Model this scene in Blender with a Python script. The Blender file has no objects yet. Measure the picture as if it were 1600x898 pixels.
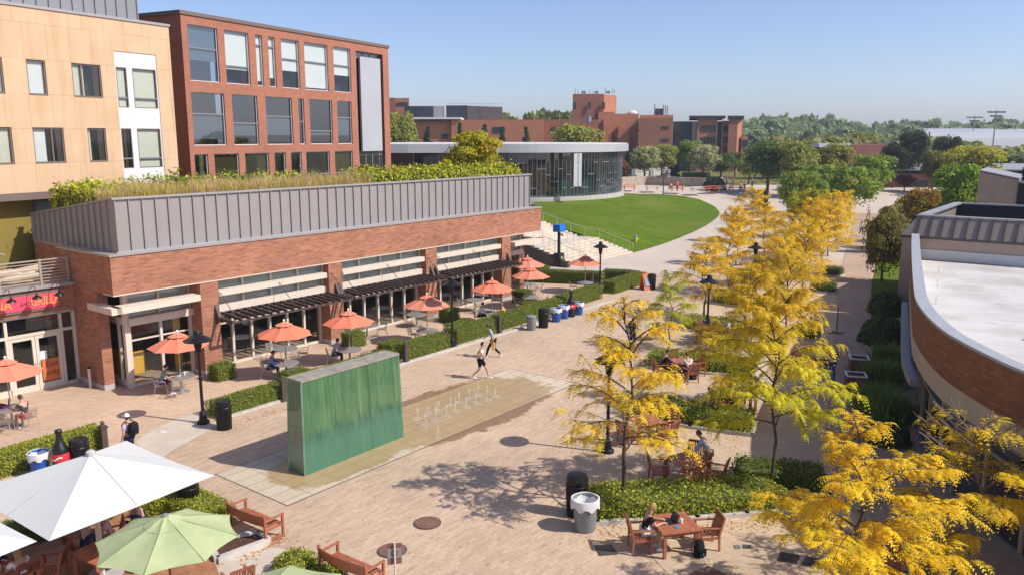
import bpy, math, random
import numpy as np
from mathutils import Vector, Matrix
R = math.radians
rnd = random.Random(7)
scene = bpy.context.scene
col = scene.collection
# ------------------------------------------------------------------ camera and survey helpers
CAM_F, CAM_H = 1270.0, 11.0
TH = math.atan(234 / 1270.0)
CT, ST = math.cos(TH), math.sin(TH)

def ray(px, py):
    x = (px - 800) / CAM_F; y = -(py - 449) / CAM_F
    return (x, CT + y * ST, -ST + y * CT)

def G(px, py, z=0.0):
    """survey point of the photograph on the level z, in metres"""
    r = ray(px, py); t = (z - CAM_H) / r[2]
    return Vector((r[0] * t, r[1] * t, z))

def W(px, py, Y):
    r = ray(px, py); t = Y / r[1]
    return Vector((r[0] * t, Y, CAM_H + r[2] * t))

C0 = Vector((-16.82, 33.65, 0.0))           # near corner of the dining hall
HU = Vector((0.6133, 0.7898, 0.0)); HT = Vector((0.7898, -0.6133, 0.0))
HROT = math.atan2(HU.y, HU.x)
def HB(s, t, z=0.0):
    return C0 + HU * s + HT * t + Vector((0, 0, z))
def st(p):
    d = p - C0
    return d.dot(HU), d.dot(HT)

def terrain(y):
    if y < 118: return 0.0
    if y < 148:
        k = (y - 118) / 30.0
        return 2.0 * k * k * (3 - 2 * k)
    return 2.0

# ------------------------------------------------------------------ mesh builder
class MB:
    def __init__(self):
        self.v = []; self.f = []; self.m = []; self.u = {}; self.M = None
    def add(self, verts, faces, m=0, uvs=None):
        o = len(self.v)
        if self.M is not None:
            verts = [self.M @ Vector(p) for p in verts]
        self.v.extend([tuple(p) for p in verts])
        for i, f in enumerate(faces):
            if uvs: self.u[len(self.f)] = uvs[i]
            self.f.append(tuple(o + k for k in f)); self.m.append(m)
        return self
    def box(self, x0, x1, y0, y1, z0, z1, m=0):
        if x0 > x1: x0, x1 = x1, x0
        if y0 > y1: y0, y1 = y1, y0
        if z0 > z1: z0, z1 = z1, z0
        v = [(x0,y0,z0),(x1,y0,z0),(x1,y1,z0),(x0,y1,z0),(x0,y0,z1),(x1,y0,z1),(x1,y1,z1),(x0,y1,z1)]
        return self.add(v, [(0,3,2,1),(4,5,6,7),(0,1,5,4),(1,2,6,5),(2,3,7,6),(3,0,4,7)], m)
    def bar(self, p0, p1, w, h, m=0, up=(0,0,1)):
        """rectangular bar from p0 to p1, w across, h along up"""
        p0 = Vector(p0); p1 = Vector(p1); d = (p1 - p0).normalized()
        a = d.cross(Vector(up))
        if a.length < 1e-4: a = d.cross(Vector((1,0,0)))
        a.normalize(); b = a.cross(d).normalized()
        a *= w / 2; b *= h / 2
        v = [p0-a-b, p0+a-b, p0+a+b, p0-a+b, p1-a-b, p1+a-b, p1+a+b, p1-a+b]
        return self.add(v, [(0,1,2,3),(7,6,5,4),(0,4,5,1),(1,5,6,2),(2,6,7,3),(3,7,4,0)], m)
    def quad(self, a, b, c, d, m=0, uv=None):
        return self.add([a, b, c, d], [(0,1,2,3)], m, [uv] if uv else None)
    def poly(self, pts, m=0):
        return self.add(pts, [tuple(range(len(pts)))], m)
    def prism(self, poly, z0, z1, m=0, mtop=None, bottom=True):
        a = sum(poly[i][0]*poly[(i+1) % len(poly)][1] - poly[(i+1) % len(poly)][0]*poly[i][1] for i in range(len(poly)))
        if a < 0: poly = poly[::-1]
        n = len(poly)
        v = [(p[0], p[1], z0) for p in poly] + [(p[0], p[1], z1) for p in poly]
        o = [(i, (i+1) % n, n+(i+1) % n, n+i) for i in range(n)]
        self.add(v, o, m)
        self.add([(p[0], p[1], z1) for p in poly], [tuple(range(n))], m if mtop is None else mtop)
        if bottom: self.add([(p[0], p[1], z0) for p in poly], [tuple(range(n))[::-1]], m)
        return self
    def tube(self, pts, rad, n=8, m=0, cap=True):
        pts = [Vector(p) for p in pts]
        if not hasattr(rad, '__len__'): rad = [rad] * len(pts)
        rings = []
        up = None
        for i, p in enumerate(pts):
            d = (pts[min(i+1, len(pts)-1)] - pts[max(i-1, 0)]).normalized()
            if up is None:
                up = Vector((0,0,1)) if abs(d.z) < .9 else Vector((1,0,0))
            a = d.cross(up)
            if a.length < 1e-5: a = d.orthogonal()
            a.normalize(); b = d.cross(a).normalized(); up = -b if False else up
            rings.append([p + a*math.cos(2*math.pi*k/n)*rad[i] + b*math.sin(2*math.pi*k/n)*rad[i] for k in range(n)])
        v = [q for r in rings for q in r]
        f = []
        for i in range(len(rings)-1):
            for k in range(n):
                k2 = (k+1) % n
                f.append((i*n+k, i*n+k2, (i+1)*n+k2, (i+1)*n+k))
        if cap:
            f.append(tuple(range(n))[::-1]); f.append(tuple((len(rings)-1)*n+k for k in range(n)))
        return self.add(v, f, m)
    def lathe(self, prof, n=16, m=0, c=(0,0,0), cap=True):
        """prof: (radius, z) from bottom to top"""
        v = []; f = []
        for r, z in prof:
            for k in range(n):
                a = 2*math.pi*k/n
                v.append((c[0]+r*math.cos(a), c[1]+r*math.sin(a), c[2]+z))
        for i in range(len(prof)-1):
            for k in range(n):
                k2 = (k+1) % n
                f.append((i*n+k, i*n+k2, (i+1)*n+k2, (i+1)*n+k))
        if cap:
            f.append(tuple(range(n))[::-1]); f.append(tuple((len(prof)-1)*n+k for k in range(n)))
        return self.add(v, f, m)
    def ball(self, c, r, n=10, m=0, sq=(1,1,1)):
        prof = []
        k = max(4, n//2)
        v = []; f = []
        for i in range(k+1):
            t = -math.pi/2 + math.pi*i/k
            rr = max(1e-4, math.cos(t)) * r
            for j in range(n):
                a = 2*math.pi*j/n
                v.append((c[0]+rr*math.cos(a)*sq[0], c[1]+rr*math.sin(a)*sq[1], c[2]+math.sin(t)*r*sq[2]))
        for i in range(k):
            for j in range(n):
                j2 = (j+1) % n
                f.append((i*n+j, i*n+j2, (i+1)*n+j2, (i+1)*n+j))
        return self.add(v, f, m)
    def holes_wall(self, x0, x1, z0, z1, y, holes, depth, m=0, mrev=None):
        """wall face in the plane y looking to -y with rectangular openings and their reveals"""
        xs = sorted(set([x0, x1] + [h[0] for h in holes] + [h[1] for h in holes]))
        zs = sorted(set([z0, z1] + [h[2] for h in holes] + [h[3] for h in holes]))
        xs = [x for x in xs if x0 <= x <= x1]; zs = [z for z in zs if z0 <= z <= z1]
        for i in range(len(xs)-1):
            for j in range(len(zs)-1):
                cx = (xs[i]+xs[i+1])/2; cz = (zs[j]+zs[j+1])/2
                if any(h[0] < cx < h[1] and h[2] < cz < h[3] for h in holes): continue
                self.quad((xs[i],y,zs[j]), (xs[i+1],y,zs[j]), (xs[i+1],y,zs[j+1]), (xs[i],y,zs[j+1]), m)
        mr = m if mrev is None else mrev
        for a, b, c, d in holes:
            a = max(a, x0); b = min(b, x1); c = max(c, z0); d = min(d, z1); e = y + depth
            self.quad((a,y,c),(a,e,c),(a,e,d),(a,y,d), mr); self.quad((b,y,c),(b,y,d),(b,e,d),(b,e,c), mr)
            self.quad((a,y,c),(b,y,c),(b,e,c),(a,e,c), mr); self.quad((a,y,d),(a,e,d),(b,e,d),(b,y,d), mr)
        return self
    def data(self, name, mats, smooth=None):
        me = bpy.data.meshes.new(name)
        me.from_pydata(self.v, [], self.f)
        for mt in mats: me.materials.append(mt)
        if len(mats) > 1: me.polygons.foreach_set('material_index', self.m)
        uvl = me.uv_layers.new(name='UVMap')
        buf = np.zeros(len(me.loops)*2, dtype=np.float32)
        V = np.array(self.v, dtype=np.float64)
        k = 0
        for i, f in enumerate(self.f):
            if i in self.u:
                for q in self.u[i]:
                    buf[k] = q[0]; buf[k+1] = q[1]; k += 2
                continue
            P = V[list(f)]
            nn = np.cross(P[1]-P[0], P[2]-P[0]) if len(f) == 3 else np.cross(P[2]-P[0], P[3 % len(f)]-P[1])
            l = np.linalg.norm(nn)
            if l < 1e-12: k += 2*len(f); continue
            nn = nn/l
            if abs(nn[2]) > .75:
                for p in P: buf[k] = p[0]; buf[k+1] = p[1]; k += 2
            else:
                h = math.hypot(nn[0], nn[1]); tx, ty = -nn[1]/h, nn[0]/h
                if abs(tx) > abs(ty):
                    if tx < 0: tx, ty = -tx, -ty
                elif ty < 0: tx, ty = -tx, -ty
                for p in P: buf[k] = p[0]*tx+p[1]*ty; buf[k+1] = p[2]; k += 2
        uvl.data.foreach_set('uv', buf)
        if smooth is not None:
            me.polygons.foreach_set('use_smooth', [True]*len(me.polygons))
            me.set_sharp_from_angle(angle=R(smooth))
        me.update()
        return me
    def build(self, name, mats, parent=None, loc=(0,0,0), rz=0, smooth=None):
        if not isinstance(mats, (list, tuple)): mats = [mats]
        o = bpy.data.objects.new(name, self.data(name, mats, smooth)); col.objects.link(o)
        if parent is not None: o.parent = parent
        o.location = loc; o.rotation_euler = (0,0,rz)
        return o

def tag(o, label=None, cat=None, group=None, kind=None):
    if label: o['label'] = label
    if cat: o['category'] = cat
    if group: o['group'] = group
    if kind: o['kind'] = kind
    return o
def empty(name, loc, rz=0):
    o = bpy.data.objects.new(name, None); col.objects.link(o)
    o.location = loc; o.rotation_euler = (0,0,rz); o.empty_display_size = .3
    return o
def thing(name, label, cat, loc=(0,0,0), rz=0, group=None):
    return tag(empty(name, loc, rz), label, cat, group)
KIDS = {}
def copy_tree(o, parent=None):
    c = o.copy(); col.objects.link(c)
    if parent is not None: c.parent = parent
    for ch in list(o.children): copy_tree(ch, c)
    return c
def dup(o, label, loc, rz=0, scale=None):
    c = copy_tree(o); c.location = loc; c.rotation_euler = (0,0,rz)
    c['label'] = label
    if scale: c.scale = (scale,)*3 if not hasattr(scale, '__len__') else scale
    return c
class Kind:
    """builds one thing the first time, copies it after that"""
    def __init__(self, make): self.make = make; self.o = None
    def __call__(self, label, loc, rz=0, scale=None, group=None):
        if self.o is None:
            self.o = self.make(); o = self.o
            o['label'] = label; o.location = loc; o.rotation_euler = (0,0,rz)
            if scale: o.scale = (scale,)*3 if not hasattr(scale, '__len__') else scale
        else:
            o = dup(self.o, label, loc, rz, scale)
            if not scale: o.scale = (1,1,1)
        if group: o['group'] = group
        return o

def np_mesh(name, V, F, mat, tint=None, smooth=False):
    me = bpy.data.meshes.new(name)
    V = np.asarray(V, dtype=np.float32); F = np.asarray(F, dtype=np.int32)
    n, k = F.shape
    me.vertices.add(len(V)); me.vertices.foreach_set('co', V.ravel())
    me.loops.add(n*k); me.loops.foreach_set('vertex_index', F.ravel())
    me.polygons.add(n); me.polygons.foreach_set('loop_start', np.arange(0, n*k, k, dtype=np.int32))
    me.materials.append(mat)
    if tint is not None:
        a = me.attributes.new('tint', 'FLOAT', 'POINT'); a.data.foreach_set('value', np.asarray(tint, dtype=np.float32))
    me.update(calc_edges=True)
    return me
# ------------------------------------------------------------------ materials
M = {}
class NT:
    def __init__(self, name):
        self.m = bpy.data.materials.new(name); self.m.use_nodes = True
        self.nt = self.m.node_tree; self.b = self.nt.nodes['Principled BSDF']; self.out = self.nt.nodes['Material Output']
        M[name] = self.m
    def n(self, t, **kw):
        x = self.nt.nodes.new(t)
        for k, v in kw.items():
            if k.startswith('i_'): x.inputs[k[2:].replace('_', ' ')].default_value = v
            else: setattr(x, k, v)
        return x
    def l(self, a, b): self.nt.links.new(a, b); return self
    def set(self, **kw):
        for k, v in kw.items():
            i = self.b.inputs[k.replace('_', ' ')]
            if hasattr(v, 'is_linked') or isinstance(v, bpy.types.NodeSocket): self.l(v, i)
            else: i.default_value = v
        return self
    def mix(self, a, b, f, mode='MIX'):
        x = self.n('ShaderNodeMix', data_type='RGBA', blend_type=mode)
        for s, v in ((x.inputs[6], a), (x.inputs[7], b), (x.inputs[0], f)):
            if isinstance(v, bpy.types.NodeSocket): self.l(v, s)
            else: s.default_value = v if not isinstance(v, tuple) else (*v[:3], 1)
        return x.outputs[2]
    def noise(self, vec, scale, detail=3, rough=.55):
        x = self.n('ShaderNodeTexNoise', i_Scale=scale, i_Detail=detail, i_Roughness=rough)
        if vec is not None: self.l(vec, x.inputs['Vector'])
        return x.outputs['Fac']
    def ramp(self, f, a, b, va=0., vb=1.):
        x = self.n('ShaderNodeMapRange', i_From_Min=a, i_From_Max=b, i_To_Min=va, i_To_Max=vb)
        self.l(f, x.inputs['Value']); return x.outputs[0]
    def math(self, op, a, b=None, c=None):
        x = self.n('ShaderNodeMath', operation=op)
        for i, v in enumerate((a, b, c)):
            if v is None: continue
            if isinstance(v, bpy.types.NodeSocket): self.l(v, x.inputs[i])
            else: x.inputs[i].default_value = v
        return x.outputs[0]
    def uv(self, sx=1, sy=1, rz=0):
        t = self.n('ShaderNodeUVMap'); 
        if sx == 1 and sy == 1 and rz == 0: return t.outputs[0]
        mp = self.n('ShaderNodeMapping'); mp.inputs['Scale'].default_value = (sx, sy, 1); mp.inputs['Rotation'].default_value = (0,0,rz)
        self.l(t.outputs[0], mp.inputs['Vector']); return mp.outputs[0]
    def pos(self): return self.n('ShaderNodeNewGeometry').outputs['Position']
    def obj(self): return self.n('ShaderNodeTexCoord').outputs['Object']
    def brick(self, vec, w, h, mortar, c1, c2, cm, off=.5, sq=1.0, bias=0.0):
        x = self.n('ShaderNodeTexBrick', offset=off, squash=sq)
        x.inputs['Scale'].default_value = 1; x.inputs['Brick Width'].default_value = w; x.inputs['Row Height'].default_value = h
        x.inputs['Mortar Size'].default_value = mortar; x.inputs['Bias'].default_value = bias
        x.inputs['Color1'].default_value = (*c1, 1); x.inputs['Color2'].default_value = (*c2, 1); x.inputs['Mortar'].default_value = (*cm, 1)
        self.l(vec, x.inputs['Vector']); return x
    def bump(self, h, s=.3, d=.01):
        x = self.n('ShaderNodeBump', i_Strength=s, i_Distance=d); self.l(h, x.inputs['Height'])
        self.l(x.outputs[0], self.b.inputs['Normal'])

def plain(name, c, rough=.6, metal=0, var=.12, scale=3.0, spec=None, bump=0):
    t = NT(name)
    n = t.noise(t.obj(), scale, 4)
    f = t.ramp(n, .25, .75, 1-var, 1+var)
    cc = t.mix((*c, 1), (1,1,1), 0)
    x = t.n('ShaderNodeVectorMath', operation='SCALE'); x.inputs[0].default_value = c; t.l(f, x.inputs['Scale'])
    t.set(Base_Color=x.outputs[0], Roughness=rough, Metallic=metal)
    if spec is None and rough >= .8: spec = .2
    if spec is not None: t.b.inputs['Specular IOR Level'].default_value = spec
    if bump: t.bump(n, bump, .02)
    return t.m

def brickmat(name, c1, c2, cm, w=.3, h=.08, mort=.008, streak=.35, blotch=.15):
    t = NT(name); uv = t.uv()
    b = t.brick(uv, w, h, mort, c1, c2, cm)
    s = t.noise(t.uv(2.2, 11), 1.0, 2)          # long streaks course by course
    g = t.noise(uv, .35, 4)
    c = t.mix(b.outputs['Color'], (.05,.03,.03), t.ramp(s, .55, .8, 0, streak))
    c = t.mix(c, (.62,.30,.17), t.ramp(s, .45, .25, 0, .35))
    x = t.n('ShaderNodeVectorMath', operation='SCALE'); t.l(c, x.inputs[0]); t.l(t.ramp(g, .3, .7, 1-blotch, 1+blotch), x.inputs['Scale'])
    t.set(Base_Color=x.outputs[0], Roughness=.85); t.b.inputs['Specular IOR Level'].default_value = .2
    t.bump(b.outputs['Fac'], .35, -.008)
    return t.m
brickmat('hall_brick', (.43,.185,.105), (.295,.12,.07), (.36,.22,.16), .4, .095, .009, .6)
brickmat('academic_brick', (.40,.155,.095), (.34,.125,.075), (.36,.21,.16), .25, .085, .008, .2, .08)
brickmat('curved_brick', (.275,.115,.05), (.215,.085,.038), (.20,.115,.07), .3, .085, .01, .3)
brickmat('far_brick', (.46,.19,.11), (.42,.17,.095), (.4,.2,.13), .6, .2, .01, .12, .08)
brickmat('far_brick_brown_and_shade', (.30,.13,.085), (.27,.115,.075), (.27,.14,.1), .6, .2, .01, .12, .08)  # brown brick; also painted shade for the left faces of far buildings

# --- paving: everything that lies on the plaza shares the hall's own axes, so UV = metres along it and out from it
def wet_mask(t, uv):
    """soaked area round the fountain: a long oval with a ragged edge"""
    sx = t.n('ShaderNodeSeparateXYZ'); t.l(uv, sx.inputs[0])
    nz = t.noise(uv, .9, 4)
    def oval(cx, cy, rx, ry):
        a = t.math('DIVIDE', t.math('SUBTRACT', sx.outputs[0], cx), rx); b = t.math('DIVIDE', t.math('SUBTRACT', sx.outputs[1], cy), ry)
        return t.math('ADD', t.math('POWER', t.math('ABSOLUTE', a), 2.6), t.math('POWER', t.math('ABSOLUTE', b), 2.6))
    d = t.math('MINIMUM', oval(7.7, -12.45, 5.2, 2.55), oval(1.2, -12.75, 2.7, 1.5))
    nz2 = t.noise(uv, 3.5, 4); d = t.math('ADD', t.math('ADD', d, t.ramp(nz, .3, .7, -.22, .22)), t.ramp(nz2, .3, .7, -.12, .12))
    return t.ramp(d, 1.0, .82, 0, 1)

def paving(name, w, h, mort, c1, c2, cm, rz=0, wet=False, off=.5, dark=.3, blotch=.12, fine=.25):
    t = NT(name); uv0 = t.uv(); uv = t.uv(1, 1, rz) if rz else uv0
    b = t.brick(uv, w, h, mort, c1, c2, cm, off)
    mp = t.n('ShaderNodeMapping'); mp.inputs['Scale'].default_value = (1.3, 7, 1); t.l(uv, mp.inputs[0])
    s = t.noise(mp.outputs[0], 1.0, 3)
    g = t.noise(uv0, .18, 4); q = t.noise(uv0, 9, 3)
    c = t.mix(b.outputs['Color'], (.16,.095,.07), t.ramp(s, .6, .78, 0, dark))
    x = t.n('ShaderNodeVectorMath', operation='SCALE'); t.l(c, x.inputs[0])
    t.l(t.math('MULTIPLY', t.ramp(g, .3, .7, 1-blotch, 1+blotch), t.ramp(q, .3, .7, 1-fine*.35, 1+fine*.35)), x.inputs['Scale'])
    c = x.outputs[0]; rough = .85
    if wet:
        w_ = wet_mask(t, uv0)
        c = t.mix(c, t.mix(c, (.74,.60,.38), .85, 'MULTIPLY'), w_)
        c = t.mix(c, (.34,.25,.11) if name == 'fountain_slabs' else (.21,.12,.065), t.math('MULTIPLY', w_, t.ramp(t.noise(uv0, 1.7, 5), .3, .7, .1, .5) if name == 'fountain_slabs' else t.ramp(t.noise(uv0, 1.7, 5), .3, .7, .55, .85)))
        t.l(t.ramp(w_, 0, 1, .85, .35), t.b.inputs['Roughness'])
    else: t.set(Roughness=.85)
    t.set(Base_Color=c)
    if not wet: t.b.inputs['Specular IOR Level'].default_value = .2
    else: t.l(t.ramp(w_, 0, 1, .2, .5), t.b.inputs['Specular IOR Level'])
    t.bump(b.outputs['Fac'], .3, -.006)
    return t.m
paving('plaza_brick', .42, .125, .006, (.575,.425,.305), (.475,.345,.245), (.38,.285,.205), wet=True, dark=.55)
paving('patio_brick', .28, .14, .005, (.58,.425,.30), (.50,.355,.245), (.42,.29,.2), rz=R(45), dark=.2)
paving('terrace_brick', .3, .3, .007, (.56,.43,.30), (.50,.375,.255), (.40,.30,.20), rz=R(20), dark=.2, off=.0)
paving('walk_brick', .3, .15, .006, (.46,.34,.25), (.40,.29,.215), (.33,.24,.18), rz=R(-28), dark=.25)
paving('fountain_slabs', 1.22, .61, .012, (.57,.485,.36), (.53,.445,.33), (.20,.165,.115), wet=True, off=0, dark=.1)
paving('concrete_flags', 1.5, 1.5, .012, (.56,.475,.395), (.53,.45,.37), (.42,.36,.30), off=0, dark=.06, blotch=.06)
plain('concrete', (.53,.46,.38), .9, var=.12, scale=1.2)
plain('concrete_grey', (.46,.44,.41), .9, var=.15, scale=1.5)
plain('kerb_stone', (.5,.47,.43), .9, var=.2, scale=2.5)
plain('stair_stone', (.60,.52,.42), .9, var=.14, scale=.9)
plain('stone_wall', (.40,.33,.26), .95, var=.35, scale=1.6)
plain('mulch', (.085,.05,.035), .95, var=.5, scale=14)
plain('soil', (.12,.085,.05), .95, var=.4, scale=5)
plain('metal_cladding', (.335,.305,.295), .45, .2, var=.05, scale=.8)
plain('metal_cap', (.40,.375,.365), .4, .3, var=.05)
plain('metal_grey', (.27,.275,.29), .45, .3, var=.05)
plain('fascia_metal', (.50,.51,.53), .42, .35, var=.05, scale=.5)
plain('tan_trim', (.17,.125,.105), .6, var=.06)
plain('white_panel', (.66,.66,.69), .5, var=.03)
plain('cream', (.64,.56,.46), .6, var=.06)
plain('cream_stucco', (.52,.43,.32), .85, var=.1, scale=1.2)
plain('beige_stucco', (.44,.33,.26), .9, var=.1, scale=1.5)
plain('pergola_brown', (.075,.05,.045), .6, var=.15)
plain('dark_roof', (.022,.025,.035), .8, var=.2, scale=.7)
plain('grey_roof', (.30,.31,.335), .8, var=.08, scale=.2)
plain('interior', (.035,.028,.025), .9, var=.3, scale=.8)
plain('interior_olive', (.24,.18,.045), .8, var=.1, scale=.4)
plain('interior_floor', (.40,.28,.20), .8, var=.2)
plain('blind_white', (.72,.74,.72), .8, var=.03)
plain('blind_grey', (.42,.47,.45), .8, var=.04)
plain('blind_green', (.48,.54,.50), .8, var=.05)
plain('curtain', (.62,.62,.50), .8, var=.08, scale=6)
plain('black_metal', (.018,.018,.02), .38, .4, var=.15, scale=6)
plain('dark_bronze', (.09,.075,.065), .5, .4, var=.1)
plain('post_brown', (.10,.075,.06), .55, .3, var=.15)
plain('steel', (.50,.50,.49), .35, .8, var=.08)
plain('rail_steel', (.55,.54,.50), .4, .5, var=.06)
plain('silver_mesh', (.46,.45,.43), .42, .6, var=.1, scale=20)
t = NT('orange_canvas'); oi = t.n('ShaderNodeObjectInfo'); x_ = t.n('ShaderNodeVectorMath', operation='SCALE'); n_ = t.noise(t.obj(), 2.5, 4)
t.l(t.mix(t.mix((.72,.185,.10), (.66,.235,.145), oi.outputs['Random']), (.60,.23,.15), t.ramp(n_, .45, .75, 0, .6)), x_.inputs[0]); x_.inputs['Scale'].default_value = 1; t.set(Base_Color=x_.outputs[0], Roughness=.9); t.bump(n_, .4, .05)
plain('white_canvas', (.59,.59,.575), .9, var=.02)
plain('wood_red', (.37,.125,.06), .55, var=.25, scale=9)
plain('wood_dark', (.22,.075,.04), .55, var=.25, scale=9)
plain('deck_wood', (.34,.16,.075), .7, var=.3, scale=4)
plain('rust_iron', (.22,.115,.085), .8, .1, var=.3, scale=8)
plain('hatch_steel', (.10,.085,.075), .7, .2, var=.3, scale=10)
plain('blue_plastic', (.015,.10,.42), .4, var=.05)
plain('grey_plastic', (.21,.235,.24), .5, var=.08)
plain('liner', (.70,.70,.71), .45, var=.1, scale=14)
plain('red_paint', (.60,.03,.05), .5, var=.08)
plain('blue_box', (.005,.16,.62), .45, var=.04)
plain('yellow_paint', (.75,.52,.06), .5, var=.08)
plain('teal_paint', (.03,.28,.40), .5, var=.08)
plain('orange_paint', (.78,.18,.04), .55, var=.06)
plain('sign_orange', (.62,.16,.045), .6, var=.04)
plain('sign_pink', (.80,.07,.13), .55, var=.06)
plain('gold_paint', (.70,.38,.06), .5, var=.06)
plain('letter_dark', (.05,.03,.03), .6, var=.02)
plain('rust_steel', (.10,.03,.02), .8, var=.25, scale=2)
plain('paper', (.85,.85,.83), .7, var=.02)
plain('plastic_black', (.012,.012,.014), .35, var=.05)
plain('screen', (.02,.02,.03), .15, var=.02)
plain('yellow_panel', (.75,.42,.03), .6, var=.05)
plain('pink_panel', (.45,.06,.16), .6, var=.1)
plain('skin', (.52,.30,.21), .55, var=.05)
plain('skin_dark', (.22,.11,.07), .55, var=.05)
plain('sandal', (.62,.60,.58), .6, var=.05)
for nm, c in dict(white=(.78,.78,.80), black=(.015,.015,.018), navy=(.03,.04,.10), jeans=(.07,.12,.24), grey=(.20,.20,.22), charcoal=(.055,.06,.07), teal=(.18,.36,.36), pink=(.62,.16,.17),
                  lilac=(.50,.42,.58), blue=(.22,.30,.48), khaki=(.32,.23,.13), yellow=(.75,.42,.03), rose=(.55,.36,.38), plum=(.14,.03,.12), brown=(.16,.085,.05), orange=(.75,.16,.03), red=(.5,.04,.04), steelblue=(.30,.37,.50)).items():
    plain('cloth_'+nm, c, .9, var=.12, scale=9)
for nm, c in dict(dark=(.018,.013,.01), brown=(.06,.032,.018), blonde=(.40,.25,.10), ginger=(.30,.12,.05)).items():
    plain('hair_'+nm, c, .6, var=.3, scale=30)

t = NT('cloth_plaid'); uv = t.obj()
b = t.brick(uv, .05, .05, .012, (.05,.09,.22), (.03,.05,.12), (.62,.64,.68)); t.set(Base_Color=b.outputs['Color'], Roughness=.9)
t = NT('cloth_stripe')
w = t.n('ShaderNodeTexWave', bands_direction='Z', i_Scale=7.0); t.l(t.obj(), w.inputs['Vector'])
t.set(Base_Color=t.mix((.40,.10,.09), (.70,.60,.55), t.ramp(w.outputs['Fac'], .4, .6)), Roughness=.9)

t = NT('tan_panels')          # fibre cement panels with fine joints
uv = t.uv(); b = t.brick(uv, 1.15, 1.63, .012, (.62,.415,.25), (.58,.385,.225), (.36,.24,.14), .35)
t.set(Base_Color=t.mix(b.outputs['Color'], (.69,.475,.31), t.ramp(t.noise(uv, .6, 3), .35, .7, 0, .6)), Roughness=.7)
c_ = t.b.inputs['Base Color'].links[0].from_socket; t.l(t.mix(c_, t.mix(c_, (.70,.62,.55), 1, 'MULTIPLY'), t.ramp(t.noise(t.uv(1.6,.12), 1.0, 5), .5, .78, 0, .55)), t.b.inputs['Base Color'])

t = NT('hedge_core'); t.set(Base_Color=(.085,.105,.018,1), Roughness=.95)

def glassmat(name, tint, amount, refl=.09, rough=.02):
    t = NT(name)
    tr = t.n('ShaderNodeBsdfTransparent'); tr.inputs['Color'].default_value = (*tint, 1)
    gl = t.n('ShaderNodeBsdfGlossy'); gl.inputs['Roughness'].default_value = rough; gl.inputs['Color'].default_value = (.9,.93,1,1)
    df = t.n('ShaderNodeBsdfDiffuse'); df.inputs['Color'].default_value = (tint[0]*.06, tint[1]*.06, tint[2]*.06, 1)
    m0 = t.n('ShaderNodeMixShader'); m0.inputs[0].default_value = amount; t.l(tr.outputs[0], m0.inputs[1]); t.l(df.outputs[0], m0.inputs[2])
    fr = t.n('ShaderNodeLayerWeight', i_Blend=.5)
    f = t.math('ADD', t.math('MULTIPLY', t.math('POWER', fr.outputs['Facing'], 4.0), .75), refl)
    m1 = t.n('ShaderNodeMixShader'); t.l(f, m1.inputs[0]); t.l(m0.outputs[0], m1.inputs[1]); t.l(gl.outputs[0], m1.inputs[2])
    t.l(m1.outputs[0], t.out.inputs['Surface'])
    return t.m
glassmat('clear_glass', (.90,.93,.93), .04, .07)
glassmat('dark_glass', (.48,.54,.62), .15, .17)
glassmat('rotunda_glass', (.5,.6,.6), .3, .12)

# green glass of the fountain under a film of running water
t = NT('fountain_glass'); o = t.obj()
sx = t.n('ShaderNodeSeparateXYZ'); t.l(o, sx.inputs[0])
xy = t.math('ADD', sx.outputs[0], t.math('MULTIPLY', sx.outputs[1], 1.3)); cx_ = t.n('ShaderNodeCombineXYZ'); t.l(xy, cx_.inputs[0])
def noise1(scale, detail, seed):
    v = t.n('ShaderNodeVectorMath', operation='ADD'); t.l(cx_.outputs[0], v.inputs[0]); v.inputs[1].default_value = (seed, 0, 0); return t.noise(v.outputs[0], scale, detail)
cz_ = t.n('ShaderNodeCombineXYZ'); t.l(xy, cz_.inputs[0]); t.l(t.math('MULTIPLY', sx.outputs[2], .22), cz_.inputs[2])
run = t.noise(cz_.outputs[0], 4.5, 5, .6); fine = t.noise(o, 45, 3); blot = t.noise(o, 2.2, 4)
b1 = t.ramp(noise1(2.6, 2, 3.0), .52, .68); b2 = t.ramp(noise1(7.0, 2, 9.0), .58, .70); b3 = t.ramp(noise1(3.4, 2, 21.0), .54, .66)
c = t.mix((.045,.135,.06), (.085,.20,.085), t.ramp(run, .3, .7))
c = t.mix(c, (.17,.31,.13), t.math('MULTIPLY', b1, .55)); c = t.mix(c, (.20,.34,.16), t.math('MULTIPLY', b2, .45)); c = t.mix(c, (.018,.065,.032), t.math('MULTIPLY', b3, .7))
hgt = t.math('SUBTRACT', t.math('ADD', t.math('ADD', .15, t.math('MULTIPLY', noise1(5.5, 4, 40.0), 2.0)), t.math('MULTIPLY', blot, .35)), sx.outputs[2])
low = t.ramp(hgt, -.12, .22); edge = t.math('MULTIPLY', t.ramp(hgt, -.25, .02), t.ramp(hgt, .5, .1))
c = t.mix(c, (.02,.165,.115), t.math('MULTIPLY', low, .62)); c = t.mix(c, (.008,.065,.05), t.math('MULTIPLY', t.math('MULTIPLY', edge, t.ramp(noise1(2.4, 2, 71.0), .4, .6)), .75))
c = t.mix(c, (.30,.42,.27), t.ramp(fine, .55, .8, 0, .35)); c = t.mix(c, (.015,.06,.03), t.ramp(fine, .45, .25, 0, .35))
t.set(Base_Color=c, Roughness=.18, Coat_Weight=1.0, Coat_Roughness=.04); t.b.inputs['Specular IOR Level'].default_value = .8; t.bump(t.math('ADD', run, t.math('MULTIPLY', fine, .15)), .9, .05)

t = NT('water_jet'); t.set(Base_Color=(.85,.88,.9,1), Roughness=.2, Alpha=.55)
t = NT('puddle'); t.set(Base_Color=(.75,.75,.72,1), Roughness=.12, Alpha=.5)

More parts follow.
